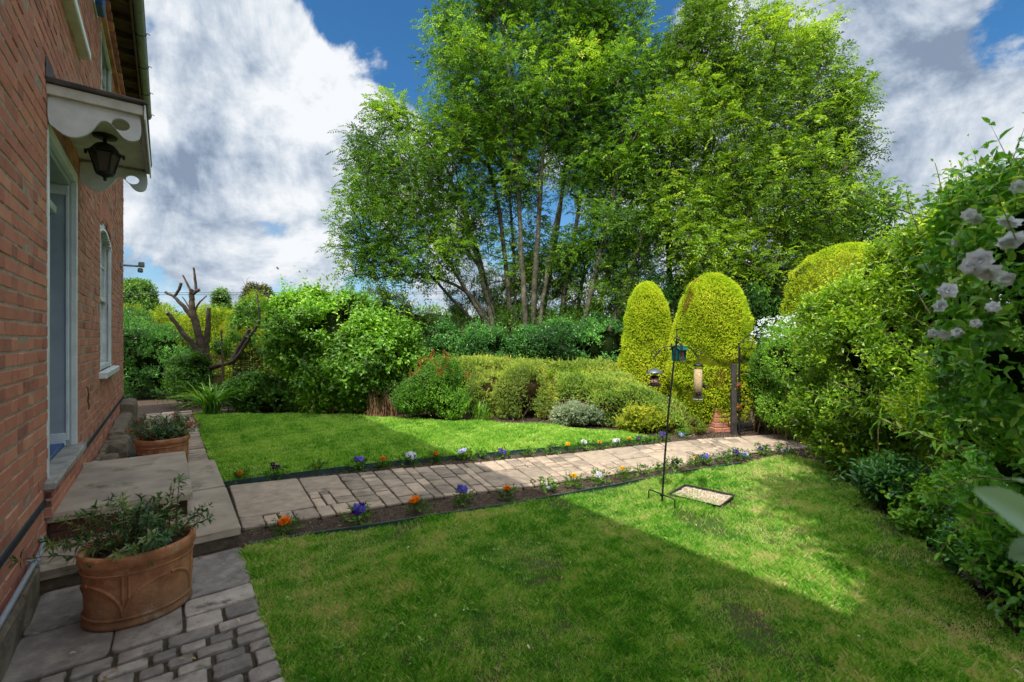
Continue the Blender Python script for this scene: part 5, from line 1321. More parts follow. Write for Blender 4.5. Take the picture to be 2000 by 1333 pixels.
# ---------- clipped golden conifers
def topiary(label, px, d, wpx, top_py, bot_py, notch=None, n=26000, ry=None, taper=0.0):
    c = q(px, 0, d); zt = q(0, top_py, d)[2]; zb = q(0, bot_py, d)[2]; rx = wpx / 2 / F * d
    t = thing('clipped_conifer', label, 'tree', (c[0], d, 0), 0, 'clipped golden conifers')
    def prof(u): return (1 - taper * u) * np.where(u < .12, .80 + u / .12 * .14, np.where(u < .55, .94 + .06 * np.sin((u - .12) / .43 * PI), np.sqrt(np.clip(1 - ((u - .55) / .45) ** 2.3, 0, 1)) * .94))
    mb = MB(); uu = np.concatenate([np.linspace(0, .55, 20), np.linspace(.55, 1, 60) ])
    u = np.sqrt(R.random(n)) if False else R.random(n) ** .9
    top = R.random(n) < .12; u = np.where(top, 1 - R.random(n) ** 2 * .12, u)
    a = R.uniform(0, 2 * PI, n)
    r0 = prof(u) * rx
    Pn = np.stack([np.cos(a) * r0, np.sin(a) * r0 * .95, zb + u * (zt - zb)], -1)
    lump = 1 + .10 * snoise(Pn * 2.6 + px, 71) + .045 * snoise(Pn * 9 + px, 72)
    du = (prof(np.clip(u + .02, 0, .999)) - prof(u)) / .02 * rx / (zt - zb)
    nrm = unit(np.stack([np.cos(a), np.sin(a), np.clip(-du, -.3, 6)], -1))
    P = Pn * np.stack([lump, lump, np.ones(n)], -1) - nrm * (np.abs(R.normal(0, .018, n)))[:, None]
    if notch is not None:
        nz = notch; near = np.exp(-((P[:, 2] - nz - .03 * (P[:, 0] > .1)) / .045) ** 2) * np.exp(-((P[:, 0] - .05) / .38) ** 2) * (P[:, 1] < .1)
        P = P - nrm * (near * .26)[:, None]
    D = nrm + R.normal(0, .55, P.shape) + [0, 0, .25]
    v = np.clip(R.normal(.52, .2, n) + 2.6 * (lump - 1), 0, 1)
    dn = snoise(Pn * 4.5 + px * .7, 73) + (u < .12) * .5; dead = dn > 1.22; hole = snoise(Pn * 9 + px * .3, 74) > 1.4
    ok = ~hole & ~dead
    shoots(mb, P[ok], D[ok], .030, 5, .020, .010, 38, True, 0, False, v[ok], .1, .05, .2, None, lv=.35)
    ok2 = dead & (R.random(n) < .8); shoots(mb, P[ok2], D[ok2], .026, 4, .018, .007, 38, True, 2, False, v[ok2], .1, .05, .2)
    w3 = R.random(n) < .018; shoots(mb, P[w3], (nrm + R.normal(0, .3, P.shape))[w3], .075, 8, .022, .010, 36, True, 0, False, np.clip(v[w3] + .15, 0, 1), .1, .05, .2)
    k = np.linspace(0, 1, 30); mb.lathe([(max(.001, float(prof(np.array(x))) * rx * .93), zb + x * (zt - zb) * .975) for x in k], 32, sy=.93, slot=1)
    mb.lathe([(.001, zb), (.8 * rx * .93, zb)], 32, sy=.93, slot=1)
    mb.build('foliage', [M['gold'], M['core_gold'], M['dead_leaf']], t)
    mb = MB()
    for i in range(7): aa = R.uniform(0, 6.28); mb.tube([(.06 * math.cos(aa), .06 * math.sin(aa), -.03), (.10 * math.cos(aa), .08 * math.sin(aa), zb * .6), (rx * .5 * math.cos(aa), rx * .4 * math.sin(aa), zb + .1)], [.035, .028, .018], 7)
    mb.build('trunk', M['bark'], t)
topiary('slimmer clipped golden conifer on the left of the pair behind the feeders', 1264, 8.0, 114, 553, 772, n=24000, taper=.28)
topiary('broad round-topped golden conifer in the middle, with a horizontal notch, behind the feeders', 1391, 7.35, 145, 537, 815, notch=q(0, 706, 7.35)[2], n=34000)
topiary('golden conifer dome rising behind the right hand shrubs', 1656, 8.6, 236, 478, 800, n=30000)

# ---------- low hedges in the middle
def hedge(name, label, pts, wid, hts, lm, n, L, W_, cat='hedge', m=6, Ls=.05, coremat=None, lump=.12, brown=False, group=None, sideup=.6):
    P0 = np.array(pts); t = thing(name, label, cat, (P0[:, 0].mean(), P0[:, 1].mean(), 0), 0, group)
    d = np.concatenate([[0], np.cumsum(np.linalg.norm(np.diff(P0, axis=0), axis=1))])
    def at_(s_): return np.stack([np.interp(s_, d, P0[:, 0]), np.interp(s_, d, P0[:, 1])], -1)
    s_ = R.uniform(0, d[-1], n); c = at_(s_); e = .01; T = unit(np.concatenate([at_(np.minimum(s_ + e, d[-1])) - at_(np.maximum(s_ - e, 0)), np.zeros((n, 1))], 1)); Nn = np.stack([-T[:, 1], T[:, 0], 0 * s_], -1)
    hh = np.interp(s_, d, hts); a = R.uniform(-.25, PI + .25, n); ca, sa = np.cos(a), np.sin(a); sq = lambda v, k: np.sign(v) * np.abs(v) ** k
    off = sq(ca, .6) * wid; z_ = np.where(sa > 0, (.35 + .65 * sq(np.abs(sa), .6)) * hh, .35 * hh * R.random(n))
    P = np.concatenate([c, np.zeros((n, 1))], 1) + Nn * off[:, None]; P[:, 2] = z_
    nr = unit(Nn * ca[:, None] + np.array([0, 0, 1]) * np.maximum(sa, 0)[:, None])
    P += nr * (snoise(P * 3.1, 81) * lump * .5 + snoise(P * 9, 82) * lump * .22 - np.abs(R.normal(0, .025, n)))[:, None]
    k = P[:, 2] > .03; P, nr = P[k], nr[k]; n = len(P)
    v = np.clip(R.normal(.5, .22, n), 0, 1)
    mb = MB(); sl = 0; v = np.clip(v + .22 * snoise(P * 2.3, 83), 0, 1)
    dn = snoise(P * 3.3, 84); dead = dn > .95; hole = snoise(P * 7, 85) > .95; ok = ~dead & ~hole
    Dh = nr + R.normal(0, .5, P.shape) + [0, 0, sideup * .4]
    shoots(mb, P[ok], Dh[ok], Ls, m, L, W_, 50, True, 0, False, v[ok], .15, .1, .25, (2, .0018))
    shoots(mb, P[dead], Dh[dead], Ls, 4, L * .8, W_ * .6, 50, True, 3, False, v[dead], .15, .1, .25, (2, .0022))
    wl = R.random(len(P)) < .035; shoots(mb, P[wl], (nr + R.normal(0, .4, P.shape) + [0, 0, .5])[wl], Ls * 2.6, m + 4, L * 1.15, W_, 50, True, 0, False, np.clip(v[wl] + .2, 0, 1), .15, .1, .25, (2, .0018))
    # dark body
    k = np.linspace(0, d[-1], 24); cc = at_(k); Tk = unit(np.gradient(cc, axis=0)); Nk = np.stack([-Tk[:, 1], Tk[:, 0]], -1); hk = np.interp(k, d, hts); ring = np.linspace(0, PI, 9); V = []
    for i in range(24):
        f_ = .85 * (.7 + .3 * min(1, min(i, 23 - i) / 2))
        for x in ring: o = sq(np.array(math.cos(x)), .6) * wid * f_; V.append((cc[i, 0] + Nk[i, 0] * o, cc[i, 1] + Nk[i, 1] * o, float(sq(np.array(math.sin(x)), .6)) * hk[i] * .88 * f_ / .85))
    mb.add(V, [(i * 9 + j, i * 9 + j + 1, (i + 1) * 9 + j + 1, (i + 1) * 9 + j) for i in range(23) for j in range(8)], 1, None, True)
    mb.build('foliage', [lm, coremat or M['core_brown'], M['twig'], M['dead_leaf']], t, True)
    return t
def pw(px, d): return (q(px, 0, d)[0], d)
hedge('low_hedge', 'low sprawling clipped hedge sloping down to the soil left of the golden conifers', [pw(1095, 8.0), pw(1180, 7.75), pw(1260, 7.35), pw(1330, 7.0), pw(1352, 6.9)], .42, [.82, .80, .70, .42, .16], M['yew'], 13000, .026, .010, Ls=.055, m=8, lump=.2)
shrub('spreading_shrub', 'rounded small-leaved shrub with yellowish tips behind the rear lawn', 'shrub', gb(1010, 805), [blob(1015, 765, 8.3, 72, 52, .5), blob(1075, 772, 8.4, 45, 45, .45), blob(950, 765, 8.5, 45, 45, .45)], M['coton'], 8000, 8, .034, .015, .11, 45, shell=.10, lump=.25, up=.1, nst=40, rst=.007, corek=.6, coremat=M['core_brown'], seed=4, spread=.2, stemmat=M['twig'])
hedge('clipped_hedge', 'long flat-topped small-leaved hedge running behind the rounded shrubs', [pw(820, 9.3), pw(960, 9.2), pw(1090, 9.0), pw(1200, 8.7), pw(1240, 8.5)], .42, [.98, 1.0, .96, .93, .92], M['coton'], 15000, .032, .014, m=7, lump=.12)
shrub('mahonia', 'loose yellow-green shrub with bare forked stems above the low hedge', 'shrub', gb(1120, 800), [blob(1112, 735, 8.1, 34, 24, .3), blob(1140, 752, 8.0, 24, 18, .2)], M['lime'], 700, 8, .06, .022, .12, 55, seed=9, nst=7, rst=.012, corek=0, shell=.3, stemmat=M['dead_twig'], lump=.35)
shrub('variegated_euonymus', 'low white-variegated shrub at the lawn edge left of the yellow one', 'shrub', gb(1140, 835), [blob(1135, 812, 7.45, 54, 28, .35), blob(1100, 815, 7.5, 30, 20, .25)], M['var_w'], 3000, 7, .036, .020, .06, 50, seed=11, lump=.2, nst=10, rst=.006, coremat=M['core'])
shrub('golden_euonymus', 'bright yellow and green variegated shrub at the end of the rear lawn', 'shrub', gb(1262, 850), [blob(1250, 826, 6.95, 40, 27, .3), blob(1292, 826, 6.9, 30, 25, .28), blob(1225, 832, 7.0, 24, 18, .25)], M['var_y'], 3000, 7, .040, .024, .06, 50, seed=12, lump=.25, nst=10, rst=.006)
shrub('bronze_ground_plant', 'straggly low plant at the tip of the low hedge beside the bare soil', 'plant', gb(1358, 846), [blob(1352, 834, 6.85, 24, 16, .2)], M['lime'], 500, 6, .026, .012, .09, 50, seed=13, corek=0, nst=8, rst=.005, stemmat=M['dead_twig'])
t_ = None
def spikes(mb_parent, blobs, n, seed):
    mb = MB(); P, Nn = sample(blobs, n, .03, seed=seed, half=1.0)
    for p_ in P:
        k = 60; h = R.uniform(.09, .2); u = R.random(k); a = R.uniform(0, 6.28, k); r_ = .028 * (1 - u) + .006
        C = np.stack([p_[0] + r_ * np.cos(a) + u * R.normal(0, .01), p_[1] + r_ * np.sin(a), p_[2] + u * h], -1); leafset(mb, C, randdir(k) + [0, 0, .6], randdir(k), .02, .012)
    mb.build('flower_spike', M['rust_fl'], mb_parent, True)
bl = [blob(850, 760, 8.1, 58, 48, .5), blob(815, 780, 8.0, 44, 34, .4), blob(885, 790, 7.9, 34, 28, .35)]
sp_ = shrub('spiraea', 'leafy green shrub carrying rusty orange flower spikes at the back of the lawn', 'shrub', gb(845, 815), bl, M['mid'], 3800, 8, .045, .022, .14, 50, seed=14, lump=.3, up=.7, nst=30, rst=.006, coremat=M['core'], corek=.68, shell=.14)
spikes(sp_, [blob(855, 748, 8.0, 60, 50, .4)], 22, 15)

# ---------- left back: lilac and friends
bl = [blob(640, 650, 9.2, 92, 62, .9), blob(592, 690, 9.3, 50, 76, .7), blob(720, 690, 8.9, 80, 66, .8), blob(780, 700, 8.8, 44, 45, .5), blob(600, 618, 9.4, 66, 46, .6), blob(690, 612, 9.2, 50, 40, .5), blob(660, 745, 8.7, 95, 50, .5), blob(720, 760, 8.6, 60, 45, .5), blob(620, 775, 8.6, 40, 32, .4)]
shrub('lilac_bush', 'tall broad lilac bush with bright heart-shaped leaves behind the rear lawn', 'shrub', gb(665, 800), bl, M['lilac'], 8200, 7, .095, .066, .24, 60, seed=16, lump=.34, freq=2.8, shell=.13, nst=46, rst=.011, spread=.45, corek=.55, holes=2, rich=True, grav=.5, up=.45, stemmat=M['dead_twig'])
shrub('dead_brush', 'patch of bare brown twigs at the foot of the lilac bush', 'shrub', gb(745, 812), [blob(742, 785, 8.25, 28, 32, .2)], M['coton'], 60, 4, .02, .01, .05, nst=110, rst=.006, spread=.2, corek=0, stemmat=M['dead_twig'], seed=17)
shrub('leafy_shrub', 'low dark leafy shrub in shade in front of the wattle fence', 'shrub', gb(500, 802), [blob(500, 772, 8.9, 54, 34, .45), blob(555, 778, 8.9, 42, 30, .4), blob(595, 785, 8.8, 34, 24, .3)], M['mid'], 2600, 7, .075, .045, .16, 58, seed=18, rich=True, nst=16, grav=.4, stemmat=M['twig'])
shrub('climbing_shrub', 'broad-leaved shrub growing up around the right arm of the pruned tree', 'shrub', gb(470, 795), [blob(482, 640, 10.3, 36, 40, .3), blob(455, 680, 10.2, 30, 20, .25), blob(515, 660, 10.3, 30, 50, .3), blob(500, 605, 10.3, 30, 18, .2)], M['mid'], 520, 7, .085, .06, .18, 60, seed=19, rich=True, corek=0, shell=.35, nst=12, rst=.010, lump=.4, grav=.5)
shrub('leafy_shrub', 'drooping green shrub at the foot of the pruned tree, left of the strap-leaved clump', 'shrub', gb(362, 800), [blob(362, 745, 9.5, 38, 44, .4), blob(385, 720, 9.6, 28, 24, .3)], M['mid'], 1500, 7, .075, .04, .16, 58, seed=20, rich=True, nst=10, grav=.4)
shrub('dark_evergreen', 'tall dark evergreen bush in shadow just beyond the house corner', 'shrub', gb(270, 798), [blob(272, 705, 10.8, 60, 90, .8), blob(325, 715, 10.9, 36, 82, .6), blob(225, 700, 11.0, 60, 95, .9)], M['dark'], 9500, 7, .05, .024, .12, 50, seed=21, lump=.15, nst=12)
shrub('golden_hedge', 'high sunlit golden-green hedge across the back left of the garden', 'hedge', (q(420, 0, 13.5)[0], 13.5, 0), [blob(x, y, 13.6, 70, 100, .9) for x, y in ((250, 690), (320, 692), (395, 690), (470, 695), (545, 700), (620, 705))], M['goldhedge'], 21000, 7, .06, .03, .12, 50, seed=22, lump=.14, nst=0, corek=.8, holes=9, bk=4, coremat=M['core_gold'])
shrub('grey_shrub', 'airy grey-green willowy shrub behind the lilac under the ash branches', 'shrub', (q(800, 0, 12.5)[0], 12.5, 0), [blob(800, 640, 12.4, 70, 50, .9), blob(750, 615, 12.6, 50, 45, .8), blob(860, 660, 12.2, 60, 40, .8)], M['grey'], 5200, 8, .07, .018, .2, 45, seed=23, lump=.3, shell=.2, corek=.55, nst=16)
hb = [blob(x, y, 10.6, 62, 62, .7) for x, y in ((780, 705), (860, 695), (940, 700), (1020, 690), (1100, 690), (1180, 680), (1250, 690))]
shrub('holly_hedge', 'rough dark holly and ivy hedge under the ash trees', 'hedge', (q(1000, 0, 10.6)[0], 10.6, 0), hb, M['dark'], 19000, 7, .06, .036, .14, 52, seed=24, lump=.35, freq=2.0, nst=20, group=None)
shrub('understorey', 'deep shaded laurel mass behind the two golden conifers', 'shrub', (q(1430, 0, 10.2)[0], 10.2, 0), [blob(1340, 620, 10.6, 75, 90, .8), blob(1450, 610, 10.3, 85, 110, .9), blob(1530, 620, 9.8, 60, 120, .8), blob(1250, 650, 11.0, 60, 60, .6)], M['dark'], 15000, 8, .06, .022, .16, 52, seed=25, lump=.25, nst=12, corek=.8)
shrub('undergrowth', 'dark leafy undergrowth filling the gaps between the ash trunks', 'shrub', (q(1100, 0, 13)[0], 13, 0), [blob(1120, 610, 12.6, 120, 85, .8), blob(960, 640, 13, 80, 55, .8), blob(1040, 600, 12.2, 90, 55, .5), blob(950, 590, 13.2, 80, 60, .6), blob(1060, 560, 13.2, 90, 70, .6), blob(1160, 555, 12.9, 80, 80, .7), blob(1235, 550, 12.4, 50, 90, .6), blob(1020, 640, 11.9, 60, 45, .5), blob(1100, 655, 11.6, 50, 60, .5), blob(1160, 640, 11.6, 40, 60, .5), blob(1060, 660, 12, 60, 50, .6), blob(1210, 600, 12.2, 60, 80, .6)], M['under'], 15000, 8, .07, .028, .2, 50, seed=26, lump=.4, shell=.3, corek=0, nst=22, rst=.012)

# strap-leaved clump
def straps(name, label, px, py, n, Lh, spread, wid=.012):
    X, Y = g(px, py); t = thing(name, label, 'plant', (X, Y, 0)); mb = MB()
    for i in range(n):
        a = R.uniform(0, 6.28); b0 = np.array([R.normal(0, .07), R.normal(0, .05), 0]); L_ = Lh * R.uniform(.6, 1.15); bend = R.uniform(.3, 1.3) * spread
        u = np.linspace(0, 1, 8); r_ = L_ * (u * .25 + u ** 2 * .55 * bend); z_ = L_ * (u * 1.0 - u ** 2.4 * .55 * bend)
        P = b0 + np.stack([np.cos(a) * r_, np.sin(a) * r_, np.maximum(z_, .01)], -1); w_ = wid * np.array([.7, .9, 1, 1, .9, .7, .45, .05]); S_ = np.array([-math.sin(a), math.cos(a), 0])
        V = np.stack([P - S_ * w_[:, None], P + [0, 0, -.004], P + S_ * w_[:, None]], 1).reshape(-1, 3)
        mb.add(V, [(k * 3 + j, k * 3 + j + 1, (k + 1) * 3 + j + 1, (k + 1) * 3 + j) for k in range(7) for j in range(2)], 0, R.random(), True)
    mb.build('leaves', M['strap'], t)
straps('daylily_clump', 'arching strap-leaved clump at the corner of the rear lawn below the pruned tree', 412, 812, 170, .80, 1.0, .015)
straps('iris_clump', 'upright sword-leaved clump between the spiraea and the rounded shrub', 935, 822, 34, .42, .35, .012)
shrub('fern_tuft', 'small yellow-green tuft on the soil in front of the rounded shrub', 'plant', gb(950, 824), [blob(948, 817, 7.85, 16, 8, .12)], M['lime'], 160, 8, .03, .01, .06, seed=27, nst=0, corek=0)

# ---------- pruned tree
pt = thing('pruned_tree', 'heavily pruned bare tree with sawn-off limbs at the back left of the lawn', 'tree', (*g(392, 790), 0)); d_ = pt.location[1]
def limb(nm, pts, r0, r1, cut=True, parent=pt, k=3):
    P = np.array([q(x, y, d_ + dd) for x, y, dd in pts]); n_ = len(P); u = np.linspace(0, n_ - 1, n_ * 4); Q = np.stack([np.interp(u, np.arange(n_), P[:, i]) for i in range(3)], -1)
    for _ in range(k): Q[1:-1] = (Q[:-2] + 2 * Q[1:-1] + Q[2:]) / 4
    Q[1:-1] += R.normal(0, r0 * .06, Q[1:-1].shape)
    r_ = np.linspace(r0, r1, len(Q)) * .78 * (1 + .10 * snoise(Q * 9, 91)); mb = MB(); mb.tube(Q, r_, 12, 0, None, True, 1 if cut else 0); return mb.build(nm, [M['bark'], M['cut_wood']], parent, True)
tk = limb('trunk', [(388, 800, 0), (393, 770, 0), (399, 735, 0), (402, 705, 0), (399, 690, 0)], .17, .11)
limb('limb', [(400, 722, 0), (396, 690, 0), (388, 655, 0), (380, 625, 0), (375, 600, -.03), (374, 575, -.03), (376, 566, -.03)], .12, .05)
limb('limb', [(404, 715, 0), (402, 690, .05), (405, 650, .05), (408, 602, .05)], .085, .055)
limb('limb', [(398, 700, 0), (385, 682, -.1), (360, 655, -.15), (335, 622, -.2), (328, 613, -.2)], .075, .048)
limb('limb', [(376, 620, 0), (366, 608, -.05), (352, 592, -.1), (338, 578, -.1), (323, 571, -.1)], .065, .03)
limb('limb', [(342, 578, -.1), (350, 566, -.1), (354, 553, -.1)], .038, .04)
limb('limb', [(375, 575, -.03), (382, 570, -.03), (390, 566, -.03)], .05, .04)
limb('limb', [(374, 572, 0), (366, 555, 0), (357, 538, 0)], .032, .022)
limb('limb', [(383, 568, 0), (381, 545, 0), (378, 523, 0)], .035, .024)
limb('limb', [(379, 612, 0), (386, 595, 0), (397, 584, 0), (404, 578, 0)], .03, .014, False)
limb('limb', [(372, 606, 0), (362, 588, 0), (356, 580, 0)], .022, .01, False)
limb('limb', [(398, 745, -.05), (402, 722, -.1), (425, 714, -.2), (450, 710, -.25), (463, 700, -.25), (475, 680, -.25), (490, 655, -.2), (505, 635, -.2), (508, 615, -.15), (504, 595, -.1), (502, 575, -.1)], .075, .020, False)
limb('limb', [(452, 705, -.2), (464, 685, -.1), (478, 662, -.1), (488, 643, -.1)], .06, .045)
limb('limb', [(506, 640, -.2), (490, 618, -.15), (470, 607, -.1), (455, 603, -.1)], .016, .006, False)
limb('limb', [(490, 590, -.1), (484, 570, -.1), (478, 555, -.1), (472, 545, -.1)], .008, .003, False)
limb('limb', [(484, 570, -.1), (480, 552, -.1), (486, 540, -.1), (497, 544, -.1)], .005, .002, False)
for x_, y0_ in ((436, 775), (470, 790), (521, 760), (446, 760)):
    pass
cn = thing('garden_cane', 'tall brown stake standing in front of the wattle fence', 'stake', (*g(520, 800), 0)); mb = MB(); mb.tube([(0, 0, 0), (.01, 0, .9), (.0, 0, 1.9)], .02, 7); mb.build('cane', M['twig'], cn)
cn = thing('garden_cane', 'thin brown stake just right of the pruned tree trunk', 'stake', (*g(437, 800), 0)); mb = MB(); mb.tube([(0, 0, 0), (-.02, 0, .9), (-.05, 0, 1.6)], .016, 7); mb.build('cane', M['twig'], cn)

# ---------- growing trees
def grow(name, label, trunks, blobs, nat, lm, barkm, cat='tree', group=None, compounds=10, leaf=(.086, .031), rach=.26, seed=5, step=.38, rtip=.006, shell=.42, lump=.22, tmax=1e9, pairs=4, updraft=.25, tr_scale=1.0):
    root = trunks[0][0][0]
    t = thing(name, label, cat, (root[0], root[1], 0), 0, group)
    pos = []; par = []; rmin = []; tdir = []
    for pts, r0, r1 in trunks:
        P = np.array(pts); dd = np.concatenate([[0], np.cumsum(np.linalg.norm(np.diff(P, axis=0), axis=1))]); u = np.linspace(0, dd[-1], max(3, int(dd[-1] / step)))
        Q = np.stack([np.interp(u, dd, P[:, i]) for i in range(3)], -1)
        for _ in range(2): Q[1:-1] = (Q[:-2] + 2 * Q[1:-1] + Q[2:]) / 4
        Q[1:-1, :2] += R.normal(0, .010, (len(Q) - 2, 2)); p0 = -1
        for i in range(len(Q)):
            pos.append(Q[i]); par.append(p0); rmin.append(r0 + (r1 - r0) * i / (len(Q) - 1)); tdir.append(unit((Q[min(i + 1, len(Q) - 1)] - Q[max(i - 1, 0)])[None])[0]); p0 = len(pos) - 1
    A, An = sample(blobs, nat, shell, lump, 1.1, seed, inner=.0)
    base = np.array(pos); dist = np.array([np.linalg.norm(base - a, axis=1).min() for a in A]); A = A[np.argsort(dist)]
    cnt = [0] * len(pos); ends = []; n0 = len(pos)
    cap = nat * 12 + n0; PA = np.zeros((cap, 3)); PA[:n0] = base; m = n0; TD = np.zeros((cap, 3)); TD[:n0] = np.array(tdir)
    chains = []
    for a in A:
        v = a - PA[:m]; dl = np.linalg.norm(v, axis=1); cost = dl + .9 * np.maximum(0, PA[:m, 2] - a[2] + .25 * dl) + .35 * (1 - (v * TD[:m]).sum(1) / (dl + 1e-6)) * dl + (PA[:m, 2] < .9) * 3
        j = int(cost.argmin()); L_ = dl[j]
        if L_ < .12: continue
        k = max(1, int(round(L_ / step))); p0 = PA[j]; c = p0 + (TD[j] * .55 + [0, 0, updraft]) * L_ * .45; chain = [j]; prev = j
        for i in range(1, k + 1):
            u = i / k; p = (1 - u) ** 2 * p0 + 2 * u * (1 - u) * c + u * u * a
            if i < k: p = p + R.normal(0, .03, 3)
            if m >= cap: break
            PA[m] = p; TD[m] = unit((p - PA[prev])[None])[0]; par.append(prev); cnt.append(0); rmin.append(rtip); chain.append(m); prev = m; m += 1
        chains.append(chain); ends.append(prev)
    w_ = np.zeros(m)
    for e in ends: w_[e] += 1
    for i in range(m - 1, -1, -1):
        if par[i] >= 0: w_[par[i]] += w_[i]
    rad = np.array(rmin[:m]); br = np.minimum(rtip * np.sqrt(np.maximum(w_, 1)) * 1.15, .06); rad[n0:] = br[n0:]
    sb = MB(); s0 = 0
    for pts, r0, r1 in trunks:
        n_ = max(3, 0)
    # trunk chains
    starts = [i for i in range(n0) if par[i] == -1] + [n0]
    for a_, b__ in zip(starts[:-1], starts[1:]):
        sb.tube(PA[a_:b__], rad[a_:b__] * (1 + .06 * snoise(PA[a_:b__] * 4, 92)), 10)
    sb.build('trunk', barkm, t, True)
    sb = MB()
    for ch in chains:
        r_ = rad[ch].copy(); r_[0] = min(r_[0], r_[1] * 1.25); sb.tube(PA[ch], r_, 5 if r_.max() > .02 else 4, 0, None, False)
    sb.build('branches', barkm, t, True)
    # leaves
    mb = MB(); tips = np.array([e for e in ends]); allb = np.array([i for ch in chains for i in ch[-3:] if i >= n0])
    src = np.concatenate([np.repeat(tips, compounds), np.repeat(allb, max(1, compounds // 3))])
    P = PA[src] + R.normal(0, .10, (len(src), 3)); 
    D = unit(TD[src] * .5 + R.normal(0, .75, P.shape) + [0, 0, .15]); P = P + D * R.uniform(0, .22, len(src))[:, None]
    Ls = rach * R.uniform(.6, 1.2, len(src)); vbase = np.clip(R.normal(.45, .16, len(src)) + .26 * snoise(PA[src] * 1.3, 93), 0, 1)
    # pinnate compound leaves with drooping rachis, leaflets in pairs plus terminal one
    side = unit(np.cross(D, np.array([0, 0, 1.]) + R.normal(0, .25, D.shape))); up = np.cross(side, D)
    for k in range(pairs):
        tt_ = (k + 1) / (pairs + .4)
        c = P + D * (Ls * tt_)[:, None] - np.array([0, 0, 1]) * (Ls * tt_ ** 2 * .45)[:, None]
        for sgn in (-1, 1):
            dd = unit(side * sgn + D * .55 - np.array([0, 0, 1]) * R.uniform(.1, .5, len(P))[:, None] + R.normal(0, .12, D.shape))
            leafset(mb, c, dd, up + R.normal(0, .3, D.shape), leaf[0] * R.uniform(.75, 1.1, len(P)), leaf[1], 0, np.clip(vbase + R.normal(0, .1, len(P)), 0, 1))
    c = P + D * Ls[:, None] - np.array([0, 0, 1]) * (Ls * .45)[:, None]
    leafset(mb, c, D - [0, 0, .5], up, leaf[0], leaf[1], 0, vbase)
    mb.build('crown', lm, t, True)
    return t
def tk_(pts, r0, r1, d): return ([tuple(q(x, y, d + dd)) for x, y, dd in pts], r0, r1)
AD = 11.6
def foot(px, d, dd=0): p = q(px, 0, d); return (px, CY + F * H / (d + dd) if False else 770, dd)
G_ASH = 'multi-stemmed ash trees behind the hedge'
# left ash
grow('ash_tree', 'leftmost ash of the clump, its stems fanning out low over the grey shrub', [
    tk_([(985, 775, 0), (962, 650, 0), (915, 575, -.2), (880, 520, -.4), (830, 450, -.6), (790, 380, -.7)], .075, .025, AD),
    tk_([(985, 775, 0), (965, 640, 0), (940, 540, .2), (915, 430, .3), (870, 330, .4), (840, 240, .4)], .075, .025, AD),
    tk_([(985, 775, .1), (950, 600, .1), (905, 560, 0), (850, 540, -.3), (790, 530, -.5), (730, 545, -.6)], .07, .02, AD),
    tk_([(990, 775, .2), (975, 660, .3), (950, 560, .4), (930, 470, .5), (900, 380, .5), (880, 280, .5)], .07, .02, AD),
    tk_([(978, 775, .2), (945, 640, .2), (905, 610, .1), (860, 560, .1), (800, 490, 0), (745, 430, 0)], .06, .02, AD)],
    [blob(780, 400, AD - .3, 95, 110, 1.5), blob(730, 320, AD, 52, 70, .9), blob(860, 300, AD + .3, 90, 110, 1.4), blob(720, 510, AD - .5, 55, 50, .8), blob(830, 520, AD - .5, 90, 50, 1.0), blob(770, 230, AD, 44, 44, .8), blob(700, 440, AD - .3, 34, 50, .6), blob(900, 440, AD, 70, 80, 1)],
    760, M['ash'], M['ash_stem'], group=G_ASH, compounds=7, seed=101)
# centre ash
grow('ash_tree', 'tallest middle ash of the clump with several pale upright stems', [
    tk_([(1030, 775, 0), (1028, 650, 0), (1022, 560, 0), (1016, 450, 0), (1010, 330, 0), (1000, 200, 0), (985, 60, 0)], .08, .03, AD - .3),
    tk_([(1034, 775, 0), (1040, 640, 0), (1046, 540, -.2), (1052, 420, -.3), (1060, 300, -.3), (1080, 150, -.3), (1090, 20, -.3)], .09, .03, AD),
    tk_([(1020, 775, .3), (998, 640, .3), (990, 540, .3), (978, 430, .3), (950, 300, .3), (920, 170, .3), (900, 60, .2)], .08, .03, AD),
    tk_([(1044, 775, -.2), (1052, 640, -.2), (1070, 520, -.2), (1092, 400, -.1), (1120, 280, -.1)], .07, .02, AD),
    tk_([(1010, 775, .5), (1008, 640, .5), (1003, 500, .5), (998, 380, .5), (975, 250, .5)], .06, .02, AD),
    tk_([(1038, 775, .4), (1062, 600, .4), (1085, 480, .4), (1100, 350, .3), (1130, 200, .3)], .09, .03, AD)],
    [blob(1000, 180, AD, 130, 130, 1.8), blob(900, 120, AD, 80, 110, 1.3), blob(960, 10, AD, 90, 80, 1.3), blob(1090, 60, AD, 100, 110, 1.4), blob(1060, 260, AD, 110, 90, 1.4), blob(870, 50, AD, 42, 50, .8), blob(1000, 350, AD + .3, 90, 70, 1.2), blob(1020, -90, AD, 130, 90, 1.5), blob(935, 250, AD + .2, 80, 80, 1.0), blob(1010, 490, AD + .5, 100, 80, .8), blob(1130, 200, AD, 90, 120, 1.3)],
    1350, M['ash'], M['ash_stem'], group=G_ASH, compounds=8, seed=102)
